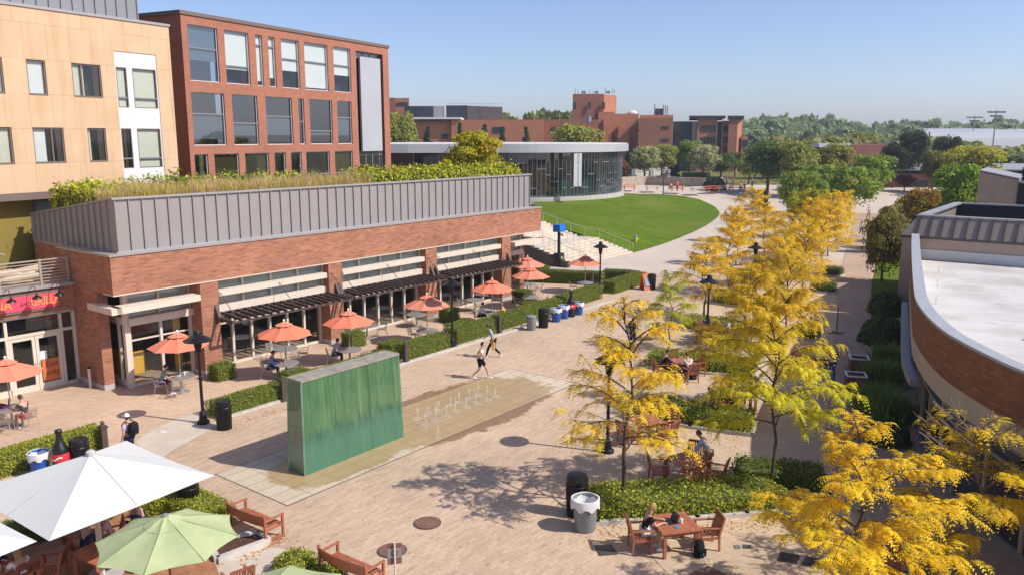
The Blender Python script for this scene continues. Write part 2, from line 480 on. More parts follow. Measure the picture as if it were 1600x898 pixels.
# lawn with mowing stripes
def lawn_mat(name, c1, c2, c3, stripes):
    t = NT(name); p = t.pos()
    n1 = t.noise(p, .12, 4); n2 = t.noise(p, 5.5, 3); n3 = t.noise(p, 26, 2)
    c = t.mix(c1, c2, t.ramp(n2, .3, .7))
    if stripes:
        mp = t.n('ShaderNodeMapping'); mp.inputs['Rotation'].default_value = (0,0,R(24)); t.l(p, mp.inputs[0])
        w = t.n('ShaderNodeTexWave', i_Scale=.11, i_Distortion=2.5, bands_direction='Y'); w.inputs['Detail'].default_value = 2; t.l(mp.outputs[0], w.inputs['Vector'])
        c = t.mix(c, t.mix(c, (.75,.78,.6), .6, 'MULTIPLY'), t.ramp(w.outputs['Fac'], .3, .7, 0, .7))
    n4 = t.noise(p, .55, 5, .7); c = t.mix(c, t.mix(c, (.55,.60,.45), 1, 'MULTIPLY'), t.ramp(n4, .42, .7, 0, .8))
    c = t.mix(c, c3, t.ramp(n1, .46, .70, 0, .75))
    c = t.mix(c, t.mix(c, (.6,.62,.5), 1, 'MULTIPLY'), t.ramp(n3, .35, .65, 0, .7))
    t.set(Base_Color=c, Roughness=.95); t.b.inputs['Specular IOR Level'].default_value = .08; t.bump(n2, .6, .08)
    return t.m
lawn_mat('lawn_grass', (.092,.165,.011), (.155,.23,.016), (.17,.19,.04), True)
lawn_mat('rough_grass', (.20,.185,.06), (.25,.22,.08), (.16,.17,.04), False)

# leaves: colour of the object, varied leaf by leaf
def leafmat(name, hue=.05, val=.35, trans=.35):
    t = NT(name)
    oi = t.n('ShaderNodeObjectInfo'); at = t.n('ShaderNodeAttribute', attribute_name='tint')
    hs = t.n('ShaderNodeHueSaturation'); t.l(oi.outputs['Color'], hs.inputs['Color'])
    t.l(t.ramp(at.outputs['Fac'], 0, 1, .5-hue, .5+hue), hs.inputs['Hue'])
    fr = t.math('FRACT', t.math('MULTIPLY', at.outputs['Fac'], 7.31))
    t.l(t.ramp(fr, 0, 1, 1-val, 1+val), hs.inputs['Value'])
    t.set(Base_Color=hs.outputs[0], Roughness=.6)
    t.b.inputs['Specular IOR Level'].default_value = .25
    tl = t.n('ShaderNodeBsdfTranslucent'); t.l(hs.outputs[0], tl.inputs['Color'])
    mx = t.n('ShaderNodeMixShader'); mx.inputs[0].default_value = trans
    t.l(t.b.outputs[0], mx.inputs[1]); t.l(tl.outputs[0], mx.inputs[2]); t.l(mx.outputs[0], t.out.inputs['Surface'])
    return t.m
leafmat('frond', .03, .30, .42)
leafmat('leaf', .035, .38, .42)
leafmat('hedge_leaf', .03, .45, .2)
plain('bark', (.10,.07,.05), .95, var=.35, scale=12, bump=.4)
plain('bark_pale', (.19,.135,.10), .95, var=.35, scale=12)
# green parasols
t = NT('green_canvas'); n_ = t.noise(t.obj(), 2.2, 5); t.set(Base_Color=t.mix((.42,.475,.245), (.35,.41,.205), t.ramp(n_, .35, .7)), Roughness=.9); t.bump(n_, .5, .06)

plain('dark_clad', (.022,.028,.042), .6, var=.15, scale=.3)
plain('dark_clad_brown', (.045,.038,.042), .6, var=.15, scale=.3)
plain('far_window', (.03,.035,.045), .25, var=.1)
plain('mansard_metal', (.27,.22,.19), .5, .2, var=.05)
t = NT('roof_white'); p_ = t.pos(); n1 = t.noise(p_, .35, 5); n2 = t.noise(p_, 1.2, 4)
c = t.mix((.58,.565,.545), (.42,.385,.35), t.ramp(n1, .42, .68, 0, .9)); c = t.mix(c, (.42,.24,.17), t.ramp(n2, .62, .74, 0, .6)); bk = t.brick(t.uv(1,1,R(28)), 30, 2.4, .035, (1,1,1), (.97,.97,.97), (.72,.70,.68)); c = t.mix(c, bk.outputs['Color'], .8, 'MULTIPLY')
t.set(Base_Color=c, Roughness=.8)

leafmat('wood_leaf', .045, .3, .45)
plain('fountain_frame', (.20,.34,.22), .4, var=.3)
plain('green_seam', (.17,.23,.09), .85, var=.03)
plain('green_glass', (.02,.30,.08), .2, var=.05)
plain('tote_tan', (.55,.33,.10), .8, var=.05)

plain('rail_tan', (.36,.30,.24), .6, var=.06)

plain('shed_roof', (.40,.41,.43), .6, var=.05, scale=.1)
plain('parasol_seam', (.58,.58,.57), .9, var=.02)

plain('frame_white', (.60,.60,.60), .5, var=.03)

leafmat('grass_blade', .075, .35, .55)

plain('reflection_blue', (.022,.024,.055), .9, var=.3, scale=.8)  # navy recess colour stands in for blue reflections in the red hall's glass
plain('coping_metal', (.42,.42,.435), .5, .2, var=.08, scale=1.5)

plain('cap_stone', (.30,.27,.225), .9, var=.25, scale=3)
# ------------------------------------------------------------------ people (figures face +y, right hand on +x)
def skin_mesh(chains, name, sub=1):
    """chains: list of joint lists [(x,y,z,r), ...]; equal points are shared; grows one surface over them"""
    idx = {}; V = []; Rr = []; E = set()
    for ch in chains:
        prev = None
        for p in ch:
            k = (round(p[0], 4), round(p[1], 4), round(p[2], 4))
            if k not in idx: idx[k] = len(V); V.append(p[:3]); Rr.append(p[3])
            i = idx[k]
            if prev is not None and prev != i: E.add((min(prev, i), max(prev, i)))
            prev = i
    me = bpy.data.meshes.new(name + '_bones'); me.from_pydata(V, list(E), [])
    o = bpy.data.objects.new(name + '_bones', me); col.objects.link(o)
    md = o.modifiers.new('skin', 'SKIN'); md.use_smooth_shade = True; md.branch_smoothing = .6
    if sub: o.modifiers.new('sub', 'SUBSURF').levels = sub; o.modifiers['sub'].render_levels = sub
    if not me.skin_vertices: me.attributes.new('skin', 'FLOAT', 'POINT')
    sl = me.skin_vertices[0].data
    for i, r in enumerate(Rr):
        r = r if hasattr(r, '__len__') else (r, r)
        sl[i].radius = r; sl[i].use_root = (i == 0); sl[i].use_loose = False
    return o
def bake(o, name):
    dg = bpy.context.evaluated_depsgraph_get(); dg.update()
    me = bpy.data.meshes.new_from_object(o.evaluated_get(dg)); me.name = name
    d = o.data; bpy.data.objects.remove(o); bpy.data.meshes.remove(d)
    me.polygons.foreach_set('use_smooth', [True]*len(me.polygons))
    return me
def join_data(me, mb):
    """adds the builder's faces to a finished mesh"""
    v0 = np.zeros(len(me.vertices)*3, dtype=np.float32); me.vertices.foreach_get('co', v0); v0 = v0.reshape(-1, 3)
    F = [tuple(p.vertices) for p in me.polygons]; n = len(v0)
    out = bpy.data.meshes.new(me.name)
    out.from_pydata([tuple(x) for x in v0] + mb.v, [], F + [tuple(n+k for k in f) for f in mb.f])
    out.polygons.foreach_set('use_smooth', [True]*len(out.polygons)); out.update()
    nm = me.name; bpy.data.meshes.remove(me); out.name = nm
    return out

def make_pose(name, J):
    """J: joints; returns the shared meshes of one pose"""
    P, S, C, N = J['pelvis'], J['spine'], J['chest'], J['neck']
    hd = Vector(J['head'])
    fw = Vector(J.get('look', (0, 1, 0))).normalized()
    ar = []; le = []
    for s in ('R', 'L'):
        sg = 1 if s == 'R' else -1
        sh, el, wr = J['sh'+s], J['el'+s], J['wr'+s]
        hv = (Vector(wr) - Vector(el)).normalized()
        hv = Vector(J['hand'+s]).normalized() if 'hand'+s in J else hv
        wv = Vector(wr); palm = wv + hv*.075
        ar.append([(*C, .125), (*sh, .068), (*el, .044), (*wr, .029), (*palm, (.036, .022))])
        side = hv.cross(Vector((0, 0, 1)) if abs(hv.z) < .8 else Vector((0, 1, 0))).normalized()
        curl = side.cross(hv).normalized() * (-1 if abs(hv.z) < .8 else sg)
        for k, (off, ln) in enumerate(((-.030, .062), (-.010, .074), (.011, .070), (.030, .055))):
            a = palm + hv*.018 + side*off; b = a + hv*ln*.55 + curl*.008; c = a + hv*ln*.85 + curl*.03
            ar.append([(*palm, (.036, .022)), (*a, .0105), (*b, .0095), (*c, .008)])
        th0 = wv + hv*.03; th1 = th0 - side*.035 + hv*.03; th2 = th1 - side*.012 + hv*.032 + curl*.01
        ar.append([(*palm, (.036, .022)), (*(palm - side*.03), .012), (*(palm - side*.052 + hv*.03), .010)])
        hp, kn, an, to = J['hp'+s], J['kn'+s], J['an'+s], J['to'+s]
        le.append([(*P, (.125, .105)), (*hp, .092), (*kn, .058), (*an, .037), (*to, .030)])
    body = [[(*P, (.125, .105)), (*S, (.115, .095)), (*C, .125), (*N, .054), (*(hd - Vector((0, 0, .07))), .062)]] + ar + le
    bm_ = bake(skin_mesh(body, name), 'figure_'+name)
    # head: skull, jaw, nose, ears, brows and eyes in one piece with the neck
    h = MB(); rgt = fw.cross(Vector((0, 0, 1))).normalized(); up = rgt.cross(fw).normalized()
    n = 12; k = 8; vv = []
    for i in range(k+1):
        tt = -math.pi/2 + math.pi*i/k
        for j in range(n):
            a = 2*math.pi*j/n; ct = max(.001, math.cos(tt))
            x = ct*math.cos(a)*.074; y = ct*math.sin(a)*.092; z = math.sin(tt)*.115
            if z < -.03: x *= 1 + (z+.03)*3.2; y = y*(1 + (z+.03)*2.2) + .018*(-z-.03)/.08
            vv.append(hd + rgt*x + fw*y + up*z)
    ff = [(i*n+j, i*n+(j+1) % n, (i+1)*n+(j+1) % n, (i+1)*n+j) for i in range(k) for j in range(n)]
    h.add(vv, ff)
    nz = hd + fw*.086 - up*.012
    h.add([nz+up*.035+fw*.002, nz-rgt*.016-up*.018+fw*.003, nz+rgt*.016-up*.018+fw*.003, nz+fw*.026-up*.012], [(0,1,3),(0,3,2),(1,2,3)])
    for s in (-1, 1): h.ball(tuple(hd + rgt*s*.074 - up*.01), .022, 6, 0, (.5, .8, 1.2))
    bm_ = join_data(bm_, h)
    # clothes follow the same joints, a little wider
    up_ar = []; lo_ar = []
    for s in ('R', 'L'):
        sh, el, wr = Vector(J['sh'+s]), Vector(J['el'+s]), Vector(J['wr'+s])
        up_ar.append([(*C, .142), (*sh, .083), (*(sh.lerp(el, .62)), .068)])
        lo_ar.append([(*C, .142), (*sh, .083), (*el, .060), (*(el.lerp(wr, .92)), .044)])
    core = [[(*P, (.137, .118)), (*S, (.130, .112)), (*C, .142), (*(Vector(C).lerp(Vector(N), .62)), .08)]]
    tee = bake(skin_mesh(core + up_ar, name+'t'), 'tee_'+name); longs = bake(skin_mesh(core + lo_ar, name+'l'), 'long_'+name)
    tr = []; shs = []; shoes = []
    for s in ('R', 'L'):
        shoe = MB()
        hp, kn, an, to = Vector(J['hp'+s]), Vector(J['kn'+s]), Vector(J['an'+s]), Vector(J['to'+s])
        tr.append([(*P, (.138, .120)), (*hp, .108), (*kn, .076), (*(kn.lerp(an, .93)), .056)])
        shs.append([(*P, (.138, .120)), (*hp, .112), (*(hp.lerp(kn, .80)), .092)])
        d = (to - an); d.z = 0; d.normalize(); sd = Vector((d.y, -d.x, 0)); b = an - d*.07; b.z = to.z - .028
        pr = [(0, .034, .075), (.07, .04, .085), (.16, .046, .06), (.235, .044, .045), (.27, .024, .03)]
        vv = []; 
        for y, w_, hh in pr:
            q = b + d*y
            vv += [q - sd*w_, q + sd*w_, q + sd*w_*.8 + Vector((0,0,hh)), q - sd*w_*.8 + Vector((0,0,hh))]
        ff = [(0,1,2,3), (19,18,17,16)] + [(i*4+j, i*4+(j+1) % 4, i*4+4+(j+1) % 4, i*4+4+j) for i in range(4) for j in range(4)]
        shoe.add(vv, ff); shoes.append(shoe.data('shoe_'+name, [M['cloth_white']], 50))
    trou = bake(skin_mesh(tr, name+'p'), 'trousers_'+name); shorts = bake(skin_mesh(shs, name+'s'), 'shorts_'+name)
    def hair(long):
        q = MB(); vv = []; n = 14; k = 7
        for i in range(k+1):
            for j in range(n):
                a = 2*math.pi*j/n
                back = (1 - math.sin(a))/2                     # 1 at the nape, 0 over the face
                lo = R(28 - 62*back); tt = lo + (math.pi/2-lo)*i/k
                ct = max(.001, math.cos(tt)); kk = 1.0
                vv.append(hd + rgt*ct*math.cos(a)*.084 + fw*(ct*math.sin(a)*.100 - .004) + up*(math.sin(tt)*.124 + .004))
        q.add(vv, [(i*n+j, i*n+(j+1) % n, (i+1)*n+(j+1) % n, (i+1)*n+j) for i in range(k) for j in range(n)])
        if long:
            m_ = 9; ring = []
            for i, (dz, w_, th_, bk) in enumerate(((.03, .080, .05, .045), (-.06, .088, .05, .065), (-.15, .092, .045, .085), (-.24, .085, .04, .095), (-.32, .05, .03, .10))):
                for j in range(m_):
                    a = 2*math.pi*j/m_
                    ring.append(hd + Vector((0,0,dz)) + rgt*math.cos(a)*w_ + fw*(math.sin(a)*th_ - bk))
            q.add(ring, [(i*m_+j, i*m_+(j+1) % m_, (i+1)*m_+(j+1) % m_, (i+1)*m_+j) for i in range(4) for j in range(m_)] + [tuple(range(m_))[::-1], tuple(4*m_+j for j in range(m_))])
        return q.data('hair_'+name, [M['hair_dark']], 80)
    capm = MB(); vv = []; n = 14; k = 5
    for i in range(k+1):
        for j in range(n):
            a = 2*math.pi*j/n; tt = R(8) + (math.pi/2-R(8))*i/k; ct = max(.001, math.cos(tt))
            vv.append(hd + rgt*ct*math.cos(a)*.092 + fw*ct*math.sin(a)*.108 + up*(math.sin(tt)*.132 + .01))
    capm.add(vv, [(i*n+j, i*n+(j+1) % n, (i+1)*n+(j+1) % n, (i+1)*n+j) for i in range(k) for j in range(n)])
    pk = hd + fw*.10 + up*.028
    capm.add([pk-rgt*.065, pk+rgt*.065, pk+rgt*.045+fw*.075-up*.012, pk-rgt*.045+fw*.075-up*.012,
              pk-rgt*.065+up*.012, pk+rgt*.065+up*.012, pk+rgt*.045+fw*.075, pk-rgt*.045+fw*.075],
             [(0,3,2,1),(4,5,6,7),(0,1,5,4),(1,2,6,5),(2,3,7,6),(3,0,4,7)])
    bp = MB(); ax = (Vector(N)-Vector(S)).normalized(); bk = -Vector((0, 1, 0)) if abs(ax.y) < .05 else (Vector((1,0,0)).cross(ax)) * -1
    if bk.y > 0: bk = -bk
    cc = Vector(C).lerp(Vector(S), .25) + bk*.23
    for dz, w_, dp in ((-.23, .13, .075), (-.2, .15, .09), (0, .155, .095), (.15, .14, .08), (.21, .10, .05)):
        for sx_, sy_ in ((-1,-1),(1,-1),(1,1),(-1,1)):
            bp.v.append(tuple(cc + ax*dz + Vector((1,0,0))*sx_*w_ + bk*sy_*dp))
    bp.f += [(i*4+j, i*4+(j+1) % 4, i*4+4+(j+1) % 4, i*4+4+j) for i in range(4) for j in range(4)] + [(3,2,1,0), (16,17,18,19)]; bp.m = [0]*len(bp.f)
    pkc = cc + bk*.11 - ax*.08
    bp.add([pkc + Vector((1,0,0))*x_*.1 + ax*z_*.09 + bk*y_*.035 for z_ in (-1, 1) for x_, y_ in ((-1,-1),(1,-1),(1,1),(-1,1))], [(3,2,1,0),(4,5,6,7),(0,1,5,4),(1,2,6,5),(2,3,7,6),(3,0,4,7)])
    for s in ('R', 'L'):
        sh = Vector(J['sh'+s])*.72 + Vector(N)*.28
        bp.tube([cc + ax*.17 + Vector((sh.x-C[0],0,0))*.8, sh + Vector((0,0,.095)), sh - bk*.14 - ax*.06, Vector(C).lerp(Vector(S), .55) - bk*.12 + Vector((sh.x-C[0],0,0)), cc - ax*.2 + Vector((sh.x-C[0],0,0))], .02, 5)
    for m_ in (tee, longs, trou, shorts): m_.materials.clear(); m_.materials.append(M['cloth_white'])
    bm_.materials.clear(); bm_.materials.append(M['skin'])
    return dict(body=bm_, tee=tee, long=longs, trousers=trou, shorts=shorts, shoeR=shoes[0], shoeL=shoes[1], hair=hair(False), longhair=hair(True), cap=capm.data('cap_'+name, [M['cloth_white']], 60), backpack=bp.data('backpack_'+name, [M['cloth_black']], 40))

STAND = dict(pelvis=(0,0,.95), spine=(0,.01,1.13), chest=(0,.0,1.33), neck=(0,-.005,1.49), head=(0,.02,1.645),
    shR=(.185,-.01,1.41), elR=(.24,-.04,1.13), wrR=(.235,.07,.90), shL=(-.185,-.01,1.41), elL=(-.24,-.04,1.13), wrL=(-.235,.07,.90),
    hpR=(.09,0,.90), knR=(.10,.02,.49), anR=(.105,-.03,.09), toR=(.13,.12,.035), hpL=(-.09,0,.90), knL=(-.10,.02,.49), anL=(-.105,-.03,.09), toL=(-.13,.12,.035))
WALK = dict(STAND, spine=(0,.03,1.13), chest=(0,.05,1.33), neck=(0,.06,1.49), head=(0,.10,1.64),
    shR=(.185,.07,1.40), elR=(.235,.13,1.13), wrR=(.20,.33,1.0), shL=(-.185,.03,1.40), elL=(-.245,-.16,1.16), wrL=(-.23,-.17,.91),
    hpR=(.09,-.01,.90), knR=(.10,-.03,.48), anR=(.10,-.36,.17), toR=(.105,-.27,.06), hpL=(-.09,.01,.90), knL=(-.095,.25,.51), anL=(-.10,.36,.10), toL=(-.11,.51,.05))
LEANW = dict(WALK, spine=(0,.06,1.13), chest=(0,.13,1.31), neck=(0,.20,1.45), head=(0,.27,1.58), look=(0,1,-.35),
    shR=(.185,.16,1.38), elR=(.235,.30,1.13), wrR=(.20,.46,.98), shL=(-.185,.12,1.38), elL=(-.245,.0,1.12), wrL=(-.23,.06,.86))
SIT = dict(pelvis=(0,0,.56), spine=(0,.05,.74), chest=(0,.12,.93), neck=(0,.17,1.08), head=(0,.235,1.22), look=(0,1,-.35),
    shR=(.185,.14,1.00), elR=(.24,.26,.78), wrR=(.13,.47,.80), shL=(-.185,.14,1.00), elL=(-.24,.26,.78), wrL=(-.13,.47,.80), handR=(-.2,1,0), handL=(.2,1,0),
    hpR=(.10,.04,.54), knR=(.13,.43,.53), anR=(.13,.42,.10), toR=(.14,.56,.035), hpL=(-.10,.04,.54), knL=(-.13,.43,.53), anL=(-.13,.34,.10), toL=(-.14,.48,.035))
SITUP = dict(SIT, spine=(0,-.01,.75), chest=(0,.0,.95), neck=(0,.02,1.11), head=(0,.055,1.26), look=(0,1,-.15),
    shR=(.185,.01,1.03), elR=(.245,.06,.76), wrR=(.16,.30,.74), shL=(-.185,.01,1.03), elL=(-.245,.06,.76), wrL=(-.16,.30,.74))
LEAN = dict(STAND, spine=(0,.09,1.11), chest=(0,.20,1.27), neck=(0,.29,1.39), head=(0,.36,1.51), look=(0,1,-.5),
    shR=(.19,.24,1.31), elR=(.27,.36,1.06), wrR=(.25,.46,.84), shL=(-.19,.24,1.31), elL=(-.30,.34,1.08), wrL=(-.26,.46,.84), handR=(0,1,-.3), handL=(0,1,-.3),
    pelvis=(0,-.02,.94), knL=(-.12,.20,.50), anL=(-.12,.14,.09), toL=(-.13,.29,.035))
POSES = {k: make_pose(k, v) for k, v in dict(stand=STAND, walk=WALK, leanwalk=LEANW, sit=SIT, situp=SITUP, lean=LEAN).items()}

def person(label, loc, rz, pose, top, bottom, hair='dark', long=False, sleeves=False, shorts=False, skin='skin', cap=None, pack=None, shoes='white', scale=1.0, group=None):
    """rz: heading the figure faces, 0 = world +y, positive to the left"""
    P = POSES[pose]
    e = thing('person', label, 'person', loc, rz, group); e.scale = (scale,)*3
    def put(name, key, mt):
        o = bpy.data.objects.new(name, P[key]); col.objects.link(o); o.parent = e
        o.material_slots[0].link = 'OBJECT'; o.material_slots[0].material = M[mt]
        return o
    put('body', 'body', skin)
    put('shirt', 'long' if sleeves else 'tee', 'cloth_'+top)
    if shorts: put('shorts', 'shorts', 'cloth_'+bottom)
    else: put('trousers', 'trousers', 'cloth_'+bottom)
    put('shoe', 'shoeR', 'cloth_'+shoes); put('shoe', 'shoeL', 'cloth_'+shoes)
    if hair: put('hair', 'longhair' if long else 'hair', 'hair_'+hair)
    if cap: put('cap', 'cap', 'cloth_'+cap)
    if pack: put('backpack', 'backpack', 'cloth_'+pack)
    return e
def face(a, b):
    """heading from a to b for person() and furniture whose front is +y"""
    d = Vector(b) - Vector(a)
    return math.atan2(-d.x, d.y)
# ------------------------------------------------------------------ ground, paving, lawn
g = MB()
ys = [-80, 0, 40, 80, 100, 112, 118, 122, 126, 130, 134, 138, 142, 148, 170, 220, 320, 500, 900, 1800]
xs = [-1500, -400, -150, -60, -20, 20, 60, 150, 400, 1500]
for j in range(len(ys)-1):
    for i in range(len(xs)-1):
        a, b = terrain(ys[j])-.06, terrain(ys[j+1])-.06
        g.quad((xs[i],ys[j],a),(xs[i+1],ys[j],a),(xs[i+1],ys[j+1],b),(xs[i],ys[j+1],b))
tag(g.build('ground', M['rough_grass']), 'dry grass ground spreading out between the buildings', None, None, 'structure')

def sheet(name, label, mat, pts, z=0.0, hall=True, thick=None):
    """level sheet of paving; its own axes follow the hall so that the courses run along it"""
    m = MB(); L = [st(Vector((p[0], p[1], 0))) for p in pts]; L = [(s, -t) for s, t in L]
    a = sum(L[i][0]*L[(i+1) % len(L)][1] - L[(i+1) % len(L)][0]*L[i][1] for i in range(len(L)))
    if a < 0: L = L[::-1]
    if thick: m.prism(L, z-thick, z)
    else: m.poly([(x, y, z) for x, y in L])
    return tag(m.build(name, M[mat] if isinstance(mat, str) else mat, None, C0, HROT), label, None, None, 'structure')

def hb2(s, t): p = HB(s, t); return (p.x, p.y)
gp = lambda x, y, z=0: tuple(G(x, y, z)[:2])
sheet('plaza_paving', 'pinkish brick plaza laid in long running courses', 'plaza_brick',
      [(-70,-30),(40,-30),(40,20),(38,60), hb2(60,12), hb2(44,4.5), hb2(40.5,-4.5), hb2(31.5,-4.5), hb2(31.5,-12), hb2(-10,-12), (-70,24)], 0.0)
# concrete concourse beyond the stairs, following the ground as it rises
cc = MB()
lawn_out = [(985,397),(1012,389),(1040,380),(1064,371),(1085,362),(1102,353.5),(1115,345),(1122,339),(1125,333)]
lo = [G(*p) for p in lawn_out] + [Vector((31.6,126.9,0)), Vector((30.6,133.5,0)), Vector((28.0,137.2,0)), Vector((24.0,138.8,0)), Vector((19.9,138.4,0))]
for p in lo: p.z = terrain(p.y)
rowY = [66, 72, 78.2, 85.5, 91, 96.2, 102, 109, 114, 118, 120.4, 124, 127, 130, 133.5, 137, 140, 144, 148, 158]
def left_x(y):
    if y <= 77: return G(985,397).x - 16
    q = [p for p in lo if p.y <= 134]
    for a, b in zip(q, q[1:]):
        if a.y <= y <= b.y: return a.x + (b.x-a.x)*(y-a.y)/(b.y-a.y) - 2.5
    return -4 if y > 136 else 24
def right_x(y): return 28.2 + (y-62.2)*.446 if y < 124 else 56 + (y-124)*.9
def tz(y, o): return terrain(y) + o
for a, b in zip(rowY, rowY[1:]):
    xa, xb, ra, rb = left_x(a), left_x(b), right_x(a), right_x(b)
    for k in range(6):
        f0, f1 = k/6, (k+1)/6
        P_ = [Vector((xa+(ra-xa)*f0, a, tz(a,-.012))), Vector((xa+(ra-xa)*f1, a, tz(a,-.012))), Vector((xb+(rb-xb)*f1, b, tz(b,-.012))), Vector((xb+(rb-xb)*f0, b, tz(b,-.012)))]
        cc.add(P_, [(0,1,2,3)])
tag(cc.build('concourse_paving', M['concrete_flags']), 'pale concrete concourse curving past the lawn', None, None, 'structure')
# patio in front of the hall, the terrace under the trees, the walk beside the round building
sheet('patio_paving', 'warm tan brick patio in front of the dining hall', 'patio_brick', [hb2(-14,-5), hb2(0,-5), hb2(0.2,-1.4), hb2(0.2,.6), hb2(30.6,.6), hb2(31.5,-4.3), hb2(36,1.4), hb2(36,3.6), hb2(33,4.6), hb2(20.6,5.6), hb2(10.4,5.5), hb2(.9,5.8), hb2(-3,6.2), hb2(-16,6.4)], .012)
arc = [gp(905,722), gp(909,742), gp(915,765), gp(922,790), gp(934,812), gp(955,835), gp(985,850), gp(1015,864), gp(1045,898), (4.35,17.5), (4.4,12)]
sheet('terrace_paving', 'yellowish square brick terrace under the honey locusts', 'terrace_brick',
      [(2.6,27.6),(4.4,32.5),(7.4,40),(9.6,47),(14,58),(23.5,58),(21.3,52),(16.2,40),(13.6,33.5),(11.2,27.5),(10.2,23),(10.6,12)][::1] + arc[::-1], .012)
sheet('walkway_paving', 'grey tan brick walk beside the round building', 'walk_brick', [(10.2,12),(10.2,23),(11.2,27.5),(13.6,33.5),(16.2,40),(21.3,52),(23.5,58),(52.0,123.0),(55.6,123.0),(27.3,61),(21.5,47.5),(17.9,40.5),(15.3,34),(14.4,30),(14,27),(14,12)], .024)
# kerb line along the walk and the border of the plaza
kb = MB(); kb.box(.8,31.6,-5.95,-5.75,0,.07); tag(kb.build('kerb', M['kerb_stone'], None, C0, HROT), 'low pale kerb along the foot of the patio hedges', None, None, 'structure')
b = MB()
fs = [HB(-2.2,10.5), HB(13.7,10.5), HB(13.7,14.35), HB(-2.2,14.35)]
sheet('fountain_paving', 'square cream slabs round the fountain, wet and stained', 'fountain_slabs', fs, .008)
b = MB(); L = [(-2.2,-10.5),(13.7,-10.5),(13.7,-14.35),(-2.2,-14.35)]
for i in range(4):
    a_, c_ = L[i], L[(i+1) % 4]; b.bar((*a_, .004), (*c_, .004), .03, .012)
tag(b.build('drain_slot', M['hatch_steel'], None, C0, HROT), 'dark slot edging the fountain slabs', None, None, 'structure')
sheet('cafe_walk', 'smooth concrete strip between the benches and the deck', 'concrete', [gp(333,893), gp(398,850), gp(470,862), gp(560,898), (-3.8,16.5), (-8.5,15.5)], .01)
sheet('entry_walk', 'smooth concrete walk leading to the hall entrance', 'concrete', [gp(212,690), gp(240,670), gp(312,640), gp(335,668), gp(268,705), gp(240,725)], .016)
dk = MB(); sheet('deck', 'brown timber deck under the white and green parasols', 'deck_wood', [gp(-120,830), gp(60,835), gp(215,775), gp(330,868), gp(345,905), (-3.9,14), (-4.5,10), (-17,10)], .06, thick=.06)
# dry lawn by the walk
sheet('verge', 'narrow strip of grass between the walk and the hedge', 'lawn_grass', [(21.4,47.3),(27.4,61),(38,83),(42,83),(31,61),(24.8,50)], .02)
# ---- stairs and the lawn above
SB = lambda s, y, z: HB(s, -y, z)
srt = thing('stair_flight', 'broad pale stone stairs rising beside the lawn', 'stairs', C0, HROT)
m = MB(); y = 4.75; z = 0; prof = [(y, 0)]
NST = 16
for i in range(NST):
    z += .15; prof.append((y, z)); y += .55 if i != 7 else 2.6; prof.append((y, z))
s0, s1 = 41.6, 52.6
for (ya, za), (yb, zb) in zip(prof, prof[1:]):
    m.quad((s0,ya,za),(s1,ya,za),(s1,yb,zb),(s0,yb,zb))
m.quad((s0,y,2.4),(s1,y,2.4),(s1,y+12,2.4),(s0,y+12,2.4))
side = [(yy, zz) for yy, zz in prof] + [(y+12, 2.4), (y+12, -.2), (4.75, -.2)]
m.poly([(s1, a_, b_) for a_, b_ in side]); m.poly([(s0, a_, b_) for a_, b_ in side][::-1])
m.build('steps', M['stair_stone'], srt)
w = MB(); yy = 4.6; zz = .35
for i in range(NST):
    d_ = .55 if i != 7 else 2.6
    w.box(s0-.5, s0-.05, yy, yy+d_, -.1, zz+.15); yy += d_; zz += .15
w.build('cheek_wall', M['dark_bronze'], srt)
def stair_z(y_):
    zz_ = 0
    for (a_, z1), (b_, z2) in zip(prof, prof[1:]):
        if a_ <= y_ <= b_ and z1 == z2: return z1
    return 0 if y_ < 5 else 2.4
def handrail(label, s, ya, yb, extra=0):
    m = MB(); n = 7; top = []
    for i in range(n):
        q = ya + (yb-ya)*i/(n-1); z_ = stair_z(q); 
        m.tube([(s,q,z_),(s,q,z_+.95)], .022, 6); top.append((s, q, z_+.95))
    top = [(s, ya-.35, top[0][2]-.55), (s, ya-.35, top[0][2])] + top + [(s, yb+.3, top[-1][2])]
    m.tube(top, .028, 6)
    tag(m.build('handrail', M['rail_steel'], None, C0, HROT), label, 'handrail', 'steel rails on the stone stairs')
handrail('long pale steel handrail along the lawn edge of the stairs', 52.3, 4.9, 15.2)
handrail('steel handrail on the middle of the lower stair flight', 47.6, 5.0, 9.0)
handrail('steel handrail on the lower stairs nearest the hall', 43.6, 5.0, 9.0)
handrail('steel handrail on the upper stair flight', 46.4, 11.4, 15.3)

# ---- glass rotunda at the top of the lawn; its footprint also bounds the lawn
RC = Vector((-1.0, 128.0, 0)); RR = 18.0
inner = []
for k in range(9): inner.append(HB(52.75, -(4.75 + (15.8-4.75)*k/8), 2.4*min(1, k/8.0)) )
a0, a1 = R(-78), R(8)
for k in range(12):
    a = a0 + (a1-a0)*k/11; inner.append(Vector((RC.x + math.cos(a)*(RR+.5), RC.y + math.sin(a)*(RR+.5), 2.45 - .15*k/11)))
def resample(P_, n):
    d = [0]
    for a, b in zip(P_, P_[1:]): d.append(d[-1] + (b-a).length)
    out = []
    for i in range(n):
        q = d[-1]*i/(n-1); k = max(j for j in range(len(d)) if d[j] <= q + 1e-9); k = min(k, len(P_)-2)
        f = (q-d[k])/max(1e-9, d[k+1]-d[k]); out.append(P_[k].lerp(P_[k+1], f))
    return out
o_ = resample([HB(52.75,4.75*-1)] + lo[1:], 40); i_ = resample(inner, 40); lw = MB(); NB = 12
vv = []
for a, b in zip(o_, i_):
    for k in range(NB+1):
        f = k/NB; p = a.lerp(b, f); e = f*f*(3-2*f)*.5 + f*.5
        vv.append((p.x, p.y, a.z + .03 + (b.z-a.z)*e))
